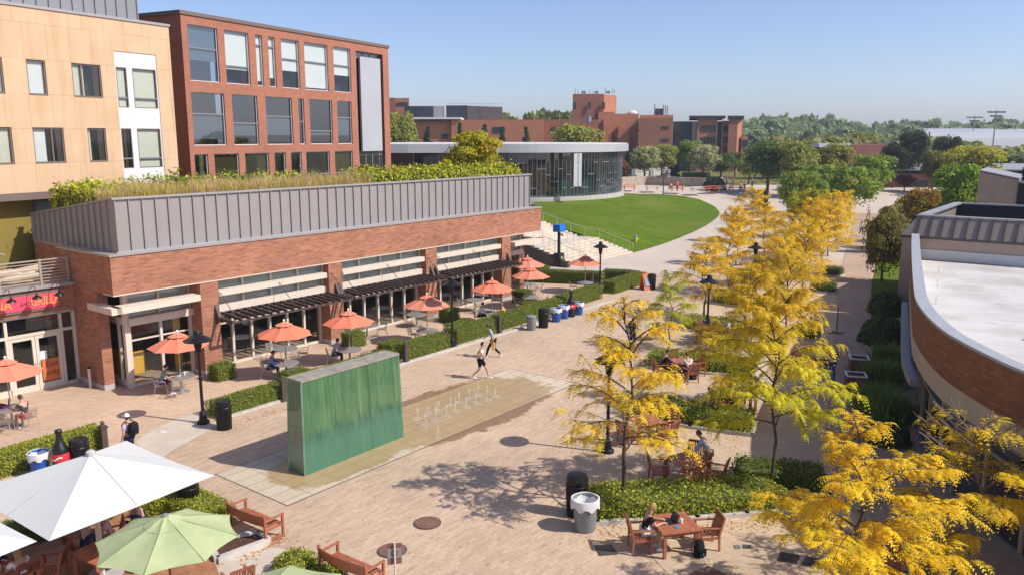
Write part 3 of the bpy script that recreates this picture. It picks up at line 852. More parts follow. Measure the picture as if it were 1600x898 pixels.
lw.add(vv, [(i*(NB+1)+k, (i+1)*(NB+1)+k, (i+1)*(NB+1)+k+1, i*(NB+1)+k+1) for i in range(39) for k in range(NB)])
tag(lw.build('lawn', M['lawn_grass'], smooth=60), 'bright green mown lawn sloping below the glass rotunda', None, None, 'structure')

# ------------------------------------------------------------------ sky, sun, camera
w = bpy.data.worlds.new('World'); scene.world = w; w.use_nodes = True
nt = w.node_tree; bg = nt.nodes['Background']
sk = nt.nodes.new('ShaderNodeTexSky'); sk.sky_type = 'NISHITA'; sk.sun_disc = False
SUN_EL = 44.0; SUN_V = Vector((3.37, -1.08, 0)).normalized()
sk.sun_elevation = R(SUN_EL); sk.sun_rotation = math.atan2(SUN_V.x, SUN_V.y)
sk.altitude = 150; sk.air_density = .8; sk.dust_density = 1.15; sk.ozone_density = 3.4
tn = nt.nodes.new('ShaderNodeMix'); tn.data_type = 'RGBA'; tn.blend_type = 'MULTIPLY'; tn.inputs[0].default_value = 1; tn.inputs[7].default_value = (1.07, .99, 1.04, 1)
nt.links.new(sk.outputs[0], tn.inputs[6]); nt.links.new(tn.outputs[2], bg.inputs['Color']); bg.inputs['Strength'].default_value = .127
ld = bpy.data.lights.new('sun', 'SUN'); ld.energy = 4.0; ld.angle = R(.5); ld.color = (1.0, .94, .85)
lo_ = bpy.data.objects.new('sun', ld); col.objects.link(lo_)
sv = Vector((SUN_V.x*math.cos(R(SUN_EL)), SUN_V.y*math.cos(R(SUN_EL)), math.sin(R(SUN_EL))))
lo_.rotation_euler = (-sv).to_track_quat('-Z', 'Y').to_euler(); lo_.location = (20, -10, 40)
cd = bpy.data.cameras.new('camera'); cam = bpy.data.objects.new('camera', cd); col.objects.link(cam)
cam.location = (0, 0, CAM_H); cam.rotation_euler = (math.pi/2 - TH, 0, 0)
cd.sensor_width = 36; cd.lens = 36*CAM_F/1600; cd.clip_end = 5000
scene.camera = cam
scene.view_settings.view_transform = 'Standard'; scene.view_settings.look = 'None'
scene.view_settings.exposure = .37; scene.view_settings.gamma = 1
hz = bpy.data.materials.new('haze'); hz.use_nodes = True; hz.node_tree.nodes.clear()
ho = hz.node_tree.nodes.new('ShaderNodeOutputMaterial'); hv = hz.node_tree.nodes.new('ShaderNodeVolumePrincipled'); hz.node_tree.links.new(hv.outputs[0], ho.inputs['Volume'])
hv.inputs['Color'].default_value = (.80,.88,1,1); hv.inputs['Density'].default_value = .00032; hv.inputs['Anisotropy'].default_value = .2
q = MB(); q.box(-1600,1600,-120,1900,-1.1,46); tag(q.build('haze', hz), 'thin pale haze over the whole campus', None, None, 'stuff')
scene.cycles.volume_bounces = 0; scene.cycles.max_bounces = 8; scene.cycles.transparent_max_bounces = 12
scene.cycles.caustics_reflective = False; scene.cycles.caustics_refractive = False
# ------------------------------------------------------------------ dining hall (x along the front, y into the building)
hall = thing('dining_hall', 'long brick dining hall with grey seamed metal roof band', 'building', C0, HROT)
LEN = 30.8
bays = [(.95,4.0,'c'), (4.93,11.5,''), (12.43,18.95,''), (19.9,26.35,''), (27.3,29.6,'c')]
m = MB()
m.box(0,LEN,0,.5,4.45,6.07)
for a, b in ((4.0,4.93),(11.5,12.43),(18.95,19.9),(26.35,27.3)): m.box(a,b,.01,1.2,-.1,4.45)
m.box(0,.45,1.5,4.2,-.1,4.45); m.box(0.0,.5,.5,4.83,4.45,6.07); m.box(.5,.9,4.2,8.5,-.1,6.0)
m.box(LEN-.45,LEN,1.5,8.5,-.1,4.45); m.box(LEN-.5,LEN,.5,8.5,4.45,6.0)
m.box(.9,LEN-.5,8.1,8.5,-.1,6.0)
m.build('brick_wall', M['hall_brick'], hall)
m = MB(); m.box(-.05,LEN+.05,-.05,.62,6.07,6.16); m.box(-.05,.62,.62,4.9,6.07,6.16)
m.box(0.0,LEN,-.02,.9,4.40,4.448, 1); m.build('coping', [M['metal_cap'], M['cream']], hall)
m = MB(); m.box(-.03,.42,1.47,4.23,-.1,.24); m.build('plinth', M['concrete_grey'], hall)
for a, b in ((4.0,4.93),(11.5,12.43),(18.95,19.9),(26.35,27.3)): m = MB(); m.box(a-.03,b+.03,-.03,1.1,-.1,.24); m.build('plinth', M['concrete_grey'], hall)
m = MB(); m.box(.5,LEN-.95,.3,.45,6.16,8.42)
m.add([(.5,.45,6.0),(.5,8.6,6.0),(.5,8.6,7.33),(.5,.45,8.42),(.62,.45,6.0),(.62,8.6,6.0),(.62,8.6,7.33),(.62,.45,8.42)], [(0,3,2,1),(4,5,6,7),(3,7,6,2),(1,2,6,5)])
m.add([(LEN-1.05,.45,6.0),(LEN-1.05,8.6,6.0),(LEN-1.05,8.6,7.33),(LEN-1.05,.45,8.42),(LEN-.95,.45,6.0),(LEN-.95,8.6,6.0),(LEN-.95,8.6,7.33),(LEN-.95,.45,8.42)], [(0,3,2,1),(4,5,6,7),(3,7,6,2),(1,2,6,5)])
x = .52
while x < LEN-.95: m.box(x-.02, x+.02, .225, .3, 6.17, 8.40); x += .597
y = .9
while y < 8.5: zt = 8.42-(y-.45)*.1337; m.box(.42,.5,y-.02,y+.02,6.16,zt-.02); y += .56
m.build('metal_cladding', M['metal_cladding'], hall)
m = MB(); m.box(.40,LEN-.85,.2,.56,8.42,8.5)
m.bar((.56,.56,8.45),(.56,8.6,7.37),.24,.07); m.bar((LEN-1.0,.56,8.45),(LEN-1.0,8.6,7.37),.24,.07)
m.box(.42,LEN-.9,.2,.3,6.16,6.22); m.build('roof_cap', M['metal_cap'], hall)
m = MB(); m.quad((.62,.5,8.05),(LEN-1.05,.5,8.05),(LEN-1.05,8.6,7.1),(.62,8.6,7.1)); m.build('planting_bed', M['soil'], hall)
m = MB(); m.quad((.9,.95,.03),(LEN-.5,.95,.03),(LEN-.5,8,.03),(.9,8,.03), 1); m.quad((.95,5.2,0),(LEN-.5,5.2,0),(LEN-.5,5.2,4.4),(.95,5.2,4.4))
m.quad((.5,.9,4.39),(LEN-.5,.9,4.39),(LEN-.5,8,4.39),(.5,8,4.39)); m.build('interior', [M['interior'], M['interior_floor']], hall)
for a, b, kind in bays:
    yg = .55 if kind == '' else 1.0
    w = MB(); n = 4 if kind == '' else 2
    xs_ = [a + (b-a)*k/n for k in range(n+1)]
    w.box(a,b,yg-.06,yg+.06,4.34,4.40); w.box(a,b,yg-.3,yg+.38 if kind == '' else yg+.1,2.85,3.18)
    for x in xs_: w.box(x-.05,x+.05,yg-.065,yg+.055,3.18,4.34)
    if a < 2: w.box(.0,3.85,-.25,-.02+.45,3.66,3.93); w.box(-.25,.2,-.25,1.9,3.66,3.93)
    elif b > 29: w.box(27.45,30.9,-.25,.43,3.66,3.93); w.box(30.6,31.05,-.25,1.9,3.66,3.93)
    else: w.box(a+.02,b-.12,.0,.42,3.66,3.93)
    for x in xs_[1:-1]: w.box(x-.04,x+.04,.2,yg,3.75,3.83)
    f = w.build('clerestory_window', M['cream'], hall)
    p = MB(); p.quad((a,yg,3.18),(b,yg,3.18),(b,yg,4.36),(a,yg,4.36)); p.build('pane', M['clear_glass'], f)
    p = MB(); p.quad((a,yg+.12,3.2),(b,yg+.12,3.2),(b,yg+.12,4.36),(a,yg+.12,4.36)); p.build('blind', M['blind_green'], f)
    yg = .85 if kind == '' else 1.0
    w = MB(); n = 6 if kind == '' else 2
    w.box(a,b,yg-.08,yg+.08,.02,.14); w.box(a,b,yg-.05,yg+.05,2.1,2.16)
    for k in range(n+1):
        x = a + .06 + (b-a-.12)*k/n; w.box(x-.06,x+.06,yg-.1,yg+.06,.14,2.85)
    f = w.build('storefront', M['cream'], hall)
    p = MB(); p.quad((a,yg+.01,.1),(b,yg+.01,.1),(b,yg+.01,2.85),(a,yg+.01,2.85)); p.build('pane', M['clear_glass'], f)
# glazed corner beside the entrance: post, return glazing and yellow boards inside
w = MB(); w.box(.78,1.0,.85,1.08,.0,4.4); w.box(.86,.98,1.08,2.8,2.85,3.18); w.box(.86,.98,1.08,2.8,.02,.3); w.box(.86,.98,1.0,2.8,4.34,4.4); w.box(.86,.98,1.62,1.72,.3,2.85)
f = w.build('corner_post', M['cream'], hall)
p = MB(); p.quad((.92,1.08,.1),(.92,2.8,.1),(.92,2.8,4.36),(.92,1.08,4.36)); p.build('pane', M['clear_glass'], f)
p = MB(); p.box(1.3,2.1,1.9,1.96,.3,1.35); p.box(3.55,3.9,1.8,1.86,.05,2.6); p.box(1.05,1.10,1.15,2.8,.3,1.5); p.build('partition', M['yellow_panel'], hall)
# sun shades on rods
def pergola(a, b):
    f = MB(); y1 = -1.3
    for x in (a, b): f.bar((x,.3,2.72),(x,y1,2.62),.10,.16)
    f.bar((a,-.06,2.70),(b,-.06,2.70),.1,.14); f.bar((a,y1,2.60),(b,y1,2.60),.08,.1)
    n = int((b-a)/.40)
    for k in range(1, n):
        x = a + (b-a)*k/n; f.bar((x,.28,2.80),(x,y1-.08,2.70),.07,.14)
    for x in (a+.25, (a+b)/2, b-.25): f.bar((x,.0,3.85),(x,y1+.1,2.78),.025,.025)
    for x in (a, b): f.add([(x-.08,-.02,2.4),(x-.08,-.02,3.3),(x-.08,-.35,2.68),(x+.08,-.02,2.4),(x+.08,-.02,3.3),(x+.08,-.35,2.68)], [(0,1,2),(3,5,4),(0,2,5,3),(1,4,5,2),(0,3,4,1)])
    f.build('sunshade', M['pergola_brown'], hall)
pergola(4.75,11.95); pergola(12.15,19.35); pergola(19.75,26.9)
# ---- entrance wing with the terrace on its roof
ent = thing('entrance_wing', 'low brick entrance wing with glass doors and roof terrace', 'building', C0, HROT)
FY = 3.86
m = MB(); m.box(-16,.0,FY-.25,FY+.5,3.47,4.55); m.box(-16,-5.2,FY,FY+.4,-.1,3.47); m.build('wall', M['hall_brick'], ent)
m = MB(); m.box(-16,.0,FY-.42,FY+.6,4.55,4.66); m.box(-16,.0,FY-.2,FY+.3,3.40,3.466); m.build('coping', M['metal_cap'], ent)
m = MB(); m.quad((-16,FY+.5,4.60),(.5,FY+.5,4.60),(.5,13,4.60),(-16,13,4.60)); m.build('terrace_floor', M['terrace_brick'], ent)
m = MB(); m.quad((-5.2,FY+3,0),(0,FY+3,0),(0,FY+3,3.4),(-5.2,FY+3,3.4)); m.quad((-5.2,FY,.03),(0,FY,.03),(0,FY+3,.03),(-5.2,FY+3,.03)); m.box(-.55,-.12,FY+.9,FY+1.4,.03,1.2,1); m.build('interior', [M['interior'], M['interior_olive']], ent)
w = MB(); y0, y1 = FY-.06, FY+.06
for x in (-5.15,-4.05,-2.86,-.62,-.06): w.box(x-.06,x+.06,y0,y1,.0,3.40)
w.box(-5.15,0,y0,y1,3.32,3.40); w.box(-5.15,0,y0-.01,y1-.01,2.50,2.62); w.box(-5.15,-2.86,y0,y1,0,.28); w.box(-.62,0,y0,y1,0,.15)
sf = w.build('storefront', M['cream'], ent)
p = MB(); p.quad((-5.15,FY+.02,.1),(-2.9,FY+.02,.1),(-2.9,FY+.02,3.35),(-5.15,FY+.02,3.35)); p.quad((-2.8,FY+.02,2.6),(0,FY+.02,2.6),(0,FY+.02,3.35),(-2.8,FY+.02,3.35)); p.quad((-.6,FY+.02,.1),(0,FY+.02,.1),(0,FY+.02,2.55),(-.6,FY+.02,2.55))
p.build('pane', M['clear_glass'], sf)
for x0, x1, hx in ((-2.79,-1.75,-1.83),(-1.73,-.69,-1.65)):
    d = MB(); 
    for a, b in ((x0,x0+.13),(x1-.13,x1)): d.box(a,b,y0+.02,y1-.02,.02,2.49)
    d.box(x0+.13,x1-.13,y0+.02,y1-.02,.02,.30); d.box(x0+.13,x1-.13,y0+.02,y1-.02,2.34,2.49)
    f = d.build('door', M['cream'], ent)
    p = MB(); p.quad((x0+.13,FY,.3),(x1-.13,FY,.3),(x1-.13,FY,2.34),(x0+.13,FY,2.34)); p.build('pane', M['clear_glass'], f)
    p = MB(); p.tube([(hx,y0-.0,.95),(hx,y0-.07,.98),(hx,y0-.07,1.25),(hx,y0,1.28)], .014, 6); p.build('handle', M['steel'], f)
def text_obj(name, body, size, mat, parent, loc, rz, ext=.004, sx=1.0, align='CENTER', rx=math.pi/2):
    c = bpy.data.curves.new(name, 'FONT'); c.body = body; c.size = size; c.extrude = ext; c.align_x = align; c.align_y = 'CENTER'; c.resolution_u = 2
    o = bpy.data.objects.new(name+'_curve', c); col.objects.link(o)
    dg = bpy.context.evaluated_depsgraph_get(); dg.update()
    me = bpy.data.meshes.new_from_object(o.evaluated_get(dg)); bpy.data.objects.remove(o); bpy.data.curves.remove(c)
    me.materials.clear(); me.materials.append(M[mat]); me.transform(Matrix.Diagonal((sx,1,1,1)))
    o = bpy.data.objects.new(name, me); col.objects.link(o); o.parent = parent; o.location = loc; o.rotation_euler = (rx,0,rz)
    return o
es = thing('door_sign', 'orange sign reading Exit only on the glass door', 'sign', HB(-1.15,-(FY-.012),.92), HROT)
m = MB(); m.box(-.40,.40,-.012,.0,-.55,.42); m.build('board', M['sign_orange'], es)
text_obj('lettering', 'Exit', .36, 'letter_dark', es, (0,-.016,.16), 0); text_obj('lettering', 'only', .36, 'letter_dark', es, (0,-.016,-.20), 0)
nt_ = MB(); nt_.box(-.14,.14,-.006,0,-.19,.19); tag(nt_.build('notice', M['paper'], None, HB(-1.45,-(FY-.01),1.55), HROT), 'small white paper notice taped above the orange door sign', 'notice')
cg = thing('restaurant_sign', 'long pink sign with gold letters over the doors', 'sign', HB(-3.1,-(FY-.25),4.02), HROT)
m = MB(); m.box(-4.1,2.48,-.10,-.0,-.40,.42); m.build('frame', M['tan_trim'], cg)
m = MB(); m.box(-4.0,2.38,-.125,-.101,-.30,.32); m.build('panel', M['sign_pink'], cg)
text_obj('lettering', 'CANTINA', .58, 'gold_paint', cg, (-.62,-.13,.0), 0, .006, .85)
text_obj('lettering', 'AND', .26, 'letter_dark', cg, (1.02,-.13,-.04), 0, .006, .8)
text_obj('lettering', 'GRILLE', .58, 'gold_paint', cg, (1.80,-.13,.02), 0, .006, .66)
def mk_goose():
    e = thing('sign_lamp', 'x', 'lamp', (0,0,0), 0, 'gooseneck lamps over the pink sign')
    m = MB(); m.tube([(0,.1,0),(0,-.02,.02),(0,-.25,.28),(0,-.55,.32),(0,-.72,.12),(0,-.74,-.02)], .016, 6); m.lathe([(.05,-.03),(.05,.03)], 8, 0, (0,.08,0)); m.build('arm', M['black_metal'], e)
    m = MB(); m.lathe([(.20,-.16),(.19,-.12),(.10,-.04),(.04,.0),(.03,.05)], 14, 0, (0,-.74,-.02), cap=False); m.lathe([(.185,-.155),(.09,-.05),(.02,-.03)], 14, 0, (0,-.74,-.02), cap=False); m.build('lamp_shade', M['black_metal'], e, smooth=40)
    return e
goose = Kind(mk_goose)
for x, l in ((-.95,'rightmost of the black gooseneck lamps, by the brick corner'),(-1.85,'black gooseneck lamp over the second word of the pink sign'),(-2.85,'black gooseneck lamp above the small word on the pink sign'),(-3.85,'leftmost black gooseneck lamp at the edge of the picture')):
    goose(l, HB(x,-(FY-.25),4.45), HROT)
# terrace rail, barrier, folded parasols
tr = thing('terrace_railing', 'tan steel railing with horizontal bars round the roof terrace', 'railing', HB(0,0,4.66), HROT)
for x in (-8.0,-6.3,-4.6,-2.9,-1.24,-.08):
    m = MB(); m.box(x-.04,x+.04,FY-.1,FY-.02,0,1.13); m.build('post', M['rail_tan'], tr)
for k in range(8):
    m = MB(); m.bar((-9,FY-.06,.14+.135*k),(-.08,FY-.06,.14+.135*k),.03,.035 if k < 7 else .06); m.build('rail', M['rail_tan'], tr)
br = thing('crowd_barrier', 'galvanised steel barrier standing on the roof terrace', 'barrier', HB(-2.1,-8.0,4.6), HROT-.3)
m = MB(); m.tube([(-1.0,0,.1),(-1.0,0,1.0),(-.92,0,1.08),(.92,0,1.08),(1.0,0,1.0),(1.0,0,.1)], .022, 6); m.tube([(-1,0,.22),(1,0,.22)], .018, 6); m.build('frame', M['steel'], br)
m = MB()
for k in range(1, 14): m.tube([(-1+2*k/14,0,.22),(-1+2*k/14,0,1.07)], .010, 5)
m.build('infill', M['steel'], br)
for x in (-.7,.7):
    m = MB(); m.bar((x,-.3,.03),(x,.3,.03),.05,.03); m.bar((x,0,.03),(x,0,.22),.04,.04); m.build('foot', M['steel'], br)
tb_ = thing('terrace_table', 'dusty round table stored on the roof terrace', 'table', HB(-3.1,-6.6,4.6), HROT)
m = MB(); m.lathe([(.65,.70),(.68,.72),(.65,.74)], 18); m.build('tabletop', M['silver_mesh'], tb_); m = MB(); m.tube([(0,0,0),(0,0,.7)], .05, 8); m.lathe([(.3,0),(.3,.03)], 12); m.build('leg', M['silver_mesh'], tb_)
for k, (s_, y_, rz_) in enumerate(((-1.6,4.9,.1),(-2.4,5.2,-.35),(-3.4,4.8,.25),(-1.1,5.6,-.2))):
    e = thing('folded_parasol', ['folded tan parasol lying nearest the railing corner', 'folded tan parasol lying across the terrace stack', 'folded tan parasol lying at the left of the stack', 'folded tan parasol lying behind the others by the wall'][k], 'parasol', HB(s_,-y_,4.72+.18*(k % 2)), HROT+rz_, 'parasols stored on the roof terrace')
    m = MB(); m.tube([(-1.1,0,.1),(-.9,0,.14),(.5,0,.24),(1.0,0,.12)], [.05,.12,.20,.04], 8); m.build('canopy', M['cream_stucco'], e, smooth=50)
    m = MB(); m.tube([(-1.6,0,.08),(1.15,0,.12)], .022, 6); m.build('pole', M['wood_dark'], e)

# ------------------------------------------------------------------ buildings behind the hall
def window_set(parent, x0, x1, z0, z1, y, frame, fw=.06, mull=(), rails=(), blinds=(), glass='clear_glass', back=None, proud=.0, name='window'):
    """framed window in the plane y; blinds: (x0,x1,z0,z1,material) hanging behind the glass"""
    w = MB(); a, b = y-.05-proud, y+.05
    w.box(x0,x0+fw,a,b,z0,z1); w.box(x1-fw,x1,a,b,z0,z1); w.box(x0+fw,x1-fw,a,b,z0,z0+fw); w.box(x0+fw,x1-fw,a,b,z1-fw,z1)
    for x in mull: w.box(x-fw/2,x+fw/2,a+.005,b,z0+fw,z1-fw)
    f = w.build(name, M[frame], parent)
    for z in rails: q_ = MB(); q_.box(x0+fw,x1-fw,a+.01,b-.01,z-.035,z+.035); q_.build('transom', M['metal_grey'], f)
    p = MB(); p.quad((x0+fw,y,z0+fw),(x1-fw,y,z0+fw),(x1-fw,y,z1-fw),(x0+fw,y,z1-fw)); p.build('pane', M[glass], f)
    for bx0, bx1, bz0, bz1, mt in blinds:
        p = MB(); p.box(bx0,bx1,y+.09,y+.11,bz0,bz1); p.build('blind', M[mt], f)
    if back:
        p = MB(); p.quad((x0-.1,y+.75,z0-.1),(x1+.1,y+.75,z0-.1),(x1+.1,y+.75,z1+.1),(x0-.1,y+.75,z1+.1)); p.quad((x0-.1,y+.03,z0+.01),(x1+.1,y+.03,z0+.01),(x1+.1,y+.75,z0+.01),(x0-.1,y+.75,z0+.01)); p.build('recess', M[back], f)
    return f
TO = Vector((-19.6,45.6,0)); TROT = R(90-29)
tan = thing('residence_building', 'tan panelled residence hall with dark framed windows', 'building', TO, TROT)
wins = [(-12.5,-11.2,12.97,14.63),(-9.5,-7.95,12.97,14.63),(-6.85,-5.92,12.97,14.63),(-4.6,-3.02,12.97,14.63),(-12.2,-10.6,9.74,11.47),(-9.3,-7.86,9.74,11.47),(-6.88,-5.33,9.74,11.47),(-4.07,-3.05,9.74,11.47)]
m = MB(); m.holes_wall(-26,1.3,8.4,17.0,0,wins+[(-2.2,.35,7.8,15.42)],.14); m.quad((1.3,0,8.4),(1.3,14,8.4),(1.3,14,17.0),(1.3,0,17.0)); m.build('panel_wall', M['tan_panels'], tan)
m = MB(); m.box(-26,1.36,-.06,14,17.0,17.13); m.build('parapet', M['metal_cap'], tan)
m = MB(); m.box(-26,.2,1.0,13,17.13,20.5); x = -25.9
while x < .2: m.box(x-.025,x+.025,.93,1.0,17.14,20.5); x += .62
m.build('penthouse', M['metal_grey'], tan)
m = MB(); m.box(-26,1.28,.0,.9,8.05,8.395); m.build('fascia_band', M['tan_trim'], tan)
m = MB(); m.quad((-26,.9,4),(1.2,.9,4),(1.2,.9,8.05),(-26,.9,8.05)); m.quad((1.2,.0,0),(1.2,14,0),(1.2,14,8.4),(1.2,0,8.4)); m.build('lower_wall', M['interior_olive'], tan)
for i, w_ in enumerate(wins):
    two = w_[1]-w_[0] > 1.3; xm = w_[0] + (w_[1]-w_[0])*(.33 if i % 2 else .62)
    bl = [(w_[0]+.06, w_[1]-.06 if i % 3 else w_[0]+.7, w_[2]+.08, w_[3]-.06, 'curtain' if i % 2 else 'blind_white')]
    if i in (4, 7): bl = [(w_[0]+.06, w_[0]+.25, w_[2]+.08, w_[3]-.06, 'curtain')]
    window_set(tan, *w_, .10, 'tan_trim', .07, (xm,) if two else (), (), bl, back='interior')
    s_ = MB(); s_.box(w_[0],w_[1],.02,.1,w_[2]-.01,w_[2]+.10); s_.build('window_sill', M['tan_trim'], tan)
wb = [(-2.14,-1.52,12.55,14.62),(-1.18,.28,12.55,14.62),(-2.14,-1.52,9.37,11.47),(-1.18,.28,9.37,11.47)]
m = MB(); m.holes_wall(-2.2,.35,7.8,15.42,.04,wb,.1); m.build('white_bay', M['white_panel'], tan)
for i, w_ in enumerate(wb):
    window_set(tan, *w_, .09, 'tan_trim', .045, (), (w_[2]+.52,), [(w_[0]+.05,w_[1]-.05,w_[2]+.05,w_[3]-.05,'curtain')] if i != 2 else [], back='interior')
gl = MB(); gl.box(-8.9,-6.9,.55,.65,5.2,8.0); 
window_set(tan, -6.75,-5.4,5.0,7.98,.8,'tan_trim',.08,(),(),[(-6.7,-5.45,6.6,7.9,'blind_grey')])
window_set(tan, -5.3,-3.0,5.0,7.98,.8,'tan_trim',.08,(-4.2,),(),[(-5.2,-3.1,6.2,7.9,'blind_white')])

RO = Vector((-19.9,51.0,0)); RROT = R(90-26.6)
red = thing('academic_building', 'four storey red brick hall with large white framed windows', 'building', RO, RROT)
R1 = [(.41,2.79),(3.36,5.48),(6.1,6.72),(7.29,7.95),(8.56,10.37),(10.94,13.55),(14.23,16.3)]
R2 = [(.34,3.03),(3.68,5.97),(6.75,9.39),(10.05,10.66),(11.25,13.83),(14.44,16.22)]
R3 = [(.28,1.37),(1.89,4.0),(4.56,6.79),(7.36,8.47),(9.04,10.16),(10.66,13.31),(13.95,16.16)]
H = [(a,b,14.43,17.77) for a, b in R1] + [(a,b,10.5,13.76) for a, b in R2] + [(a,b,6.2,9.95) for a, b in R3]
m = MB(); m.holes_wall(-.05,21.4,3.0,18.3,0,H+[(17.0,20.6,3.4,17.7)],.2); m.quad((-.05,0,3),(-.05,0,18.3),(-.05,18,18.3),(-.05,18,3)); m.quad((21.4,0,3),(21.4,18,3),(21.4,18,18.3),(21.4,0,18.3))
m.quad((-.05,0,18.3),(21.4,0,18.3),(21.4,18,18.3),(-.05,18,18.3)); m.build('brick_wall', M['academic_brick'], red)
m = MB(); m.box(-.15,21.5,-.08,18,18.3,18.52); m.build('roof_edge', M['tan_trim'], red)
def fr(z0, z1, f): return z0 + (z1-z0)*f
for i, (a, b) in enumerate(R1):
    z0, z1 = 14.43, 17.77; low = (.38,.28,.1,.18,.36,.05,.38)[i]
    bl = [(a+.05,b-.05,fr(z0,z1,low),z1-.05,'blind_grey' if i == 0 else 'blind_white')]
    window_set(red,a,b,z0,z1,.15,'frame_white',.05,(),(fr(z0,z1,.60),) if i in (0,4,5,6) else (fr(z0,z1,.34),) if i == 1 else (fr(z0,z1,.8),),bl,'dark_glass' if i == 0 else 'clear_glass',back='reflection_blue')
for i, (a, b) in enumerate(R2):
    z0, z1 = 10.5, 13.76
    bl = [] if i == 3 else [(a+.05,b-.05,fr(z0,z1,(.12,.19,.2,0,.2,.2)[i]),fr(z0,z1,(.6,.44,.6,0,.3,.62)[i]),'blind_grey')]
    window_set(red,a,b,z0,z1,.15,'frame_white',.05,(),(fr(z0,z1,(.6,.44,.6,.5,.3,.62)[i]),),bl,'dark_glass',back='reflection_blue')
for i, (a, b) in enumerate(R3):
    window_set(red,a,b,6.2,9.95,.15,'frame_white',.05,(),(8.3,),[(a+.05,b-.05,7.2,9.85,'interior_olive')] if i in (1,2,6) else [],'dark_glass',back='reflection_blue')
m = MB(); m.box(17.45,20.15,-.05,.12,9.9,17.3); m.build('metal_panel', M['fascia_metal'], red)
window_set(red,17.02,20.58,3.5,17.68,.35,'metal_grey',.08,(17.4,18.3,19.2,20.2),(17.25,9.6,6.5),[],'dark_glass',back='reflection_blue',name='stair_glazing')

# ------------------------------------------------------------------ glass rotunda
rot = thing('rotunda', 'low glass rotunda with broad silver roof edge', 'building', (RC.x, RC.y, 0))
arcp = [(math.cos(R(a))*RR, math.sin(R(a))*RR) for a in range(100, -96, -4)] + [(-5.5,-RR-.6),(-12,-RR-1.4),(-26,-RR-1.5)]
pl = arcp + [(-26,10)]
def wallstrip(pts, z0, z1, r=1.0, m=0):
    q = MB()
    for a, b in zip(pts, pts[1:]): q.quad((a[0]*r,a[1]*r,z0),(a[0]*r,a[1]*r,z1),(b[0]*r,b[1]*r,z1),(b[0]*r,b[1]*r,z0), m)
    return q
q = MB(); q.prism([(x*1.022,y*1.022) for x, y in pl], -.2, 3.0); q.build('base_wall', M['concrete_grey'], rot)
wallstrip(arcp, 3.0, 9.0).build('glass_wall', M['rotunda_glass'], rot)
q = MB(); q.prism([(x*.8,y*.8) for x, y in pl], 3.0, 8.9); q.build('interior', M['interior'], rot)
q = MB(); rr_ = random.Random(3)
for i, (a, b) in enumerate(zip(arcp, arcp[1:])):
    for f in (0, .5):
        x, y_ = a[0]+(b[0]-a[0])*f, a[1]+(b[1]-a[1])*f
        q.box(x-.035, x+.035, y_-.05, y_+.05, 3.0, 9.0)
    for f in (0, .5):
        z_ = rr_.choice((4.2,5.1,6.0,6.8,7.6)); x, y_ = a[0]+(b[0]-a[0])*f, a[1]+(b[1]-a[1])*f; x2, y2 = a[0]+(b[0]-a[0])*(f+.5), a[1]+(b[1]-a[1])*(f+.5)
        q.bar((x*1.002,y_*1.002,z_),(x2*1.002,y2*1.002,z_),.08,.09)
q.build('mullion_grid', M['metal_grey'], rot)
q = MB()
for k in range(0, 20, 3):
    a, b = arcp[22+k], arcp[23+k]; q.quad((a[0]*.985,a[1]*.985,3.1),(a[0]*.985,a[1]*.985,5.3),(b[0]*.985,b[1]*.985,5.3),(b[0]*.985,b[1]*.985,3.1))
q.build('teal_panel', M['teal_paint'], rot)
q = MB(); q.prism([(x*1.05,y*1.05) for x, y in pl], 9.0, 10.1); q.build('roof_fascia', M['fascia_metal'], rot)
q = MB(); q.prism([(x*1.035,y*1.035) for x, y in pl], 10.103, 10.17); q.build('roof', M['white_canvas'], rot)
ba = thing('banner', 'tall narrow white banner hanging on the glass rotunda', 'banner', tuple(W(903,240,110.2)), R(14))
m = MB(); m.box(-.55,.55,-.05,0,-4.4,0); m.build('cloth', M['white_panel'], ba)
o = text_obj('lettering', 'INNOVATION CENTER', .42, 'grey_plastic', ba, (.08,-.06,-2.2), 0, .004); o.rotation_euler = (math.pi/2, -math.pi/2, 0)
# ------------------------------------------------------------------ round brick building on the right
from math import hypot
cop = [(24.6,49.7),(20.0,40.2),(15.5,30.7),(14.45,28.2),(13.8,26.3),(13.3,24.4),(13.1,23.1),(12.98,21.4),(13.0,19.9),(13.3,17.6),(14.1,15.0),(15.5,12.2),(18.5,9.0)]
def smooth_path(P_, n=4):
    out = []
    for i in range(len(P_)-1):
        p0 = P_[max(i-1,0)]; p1 = P_[i]; p2 = P_[i+1]; p3 = P_[min(i+2,len(P_)-1)]
        for k in range(n):
            t_ = k/n
            out.append(tuple(.5*((2*p1[j]) + (-p0[j]+p2[j])*t_ + (2*p0[j]-5*p1[j]+4*p2[j]-p3[j])*t_*t_ + (-p0[j]+3*p1[j]-3*p2[j]+p3[j])*t_**3) for j in (0,1)))
    return out + [P_[-1]]
cp = smooth_path(cop)
def offs(P_, d):
    """polyline moved d to the left of its travel, i.e. into the building for d > 0"""
    out = []
    for i, p in enumerate(P_):
        a = P_[max(i-1,0)]; b = P_[min(i+1,len(P_)-1)]; l = hypot(b[0]-a[0], b[1]-a[1])
        out.append((p[0] - (b[1]-a[1])/l*d, p[1] + (b[0]-a[0])/l*d))
    return out
def ribbon(q, P_, z0, z1, m=0):
    s_ = 0
    for a, b in zip(P_, P_[1:]):
        l = hypot(b[0]-a[0], b[1]-a[1])
        q.quad((*a,z0),(*b,z0),(*b,z1),(*a,z1), m, [(s_,z0),(s_+l,z0),(s_+l,z1),(s_,z1)]); s_ += l
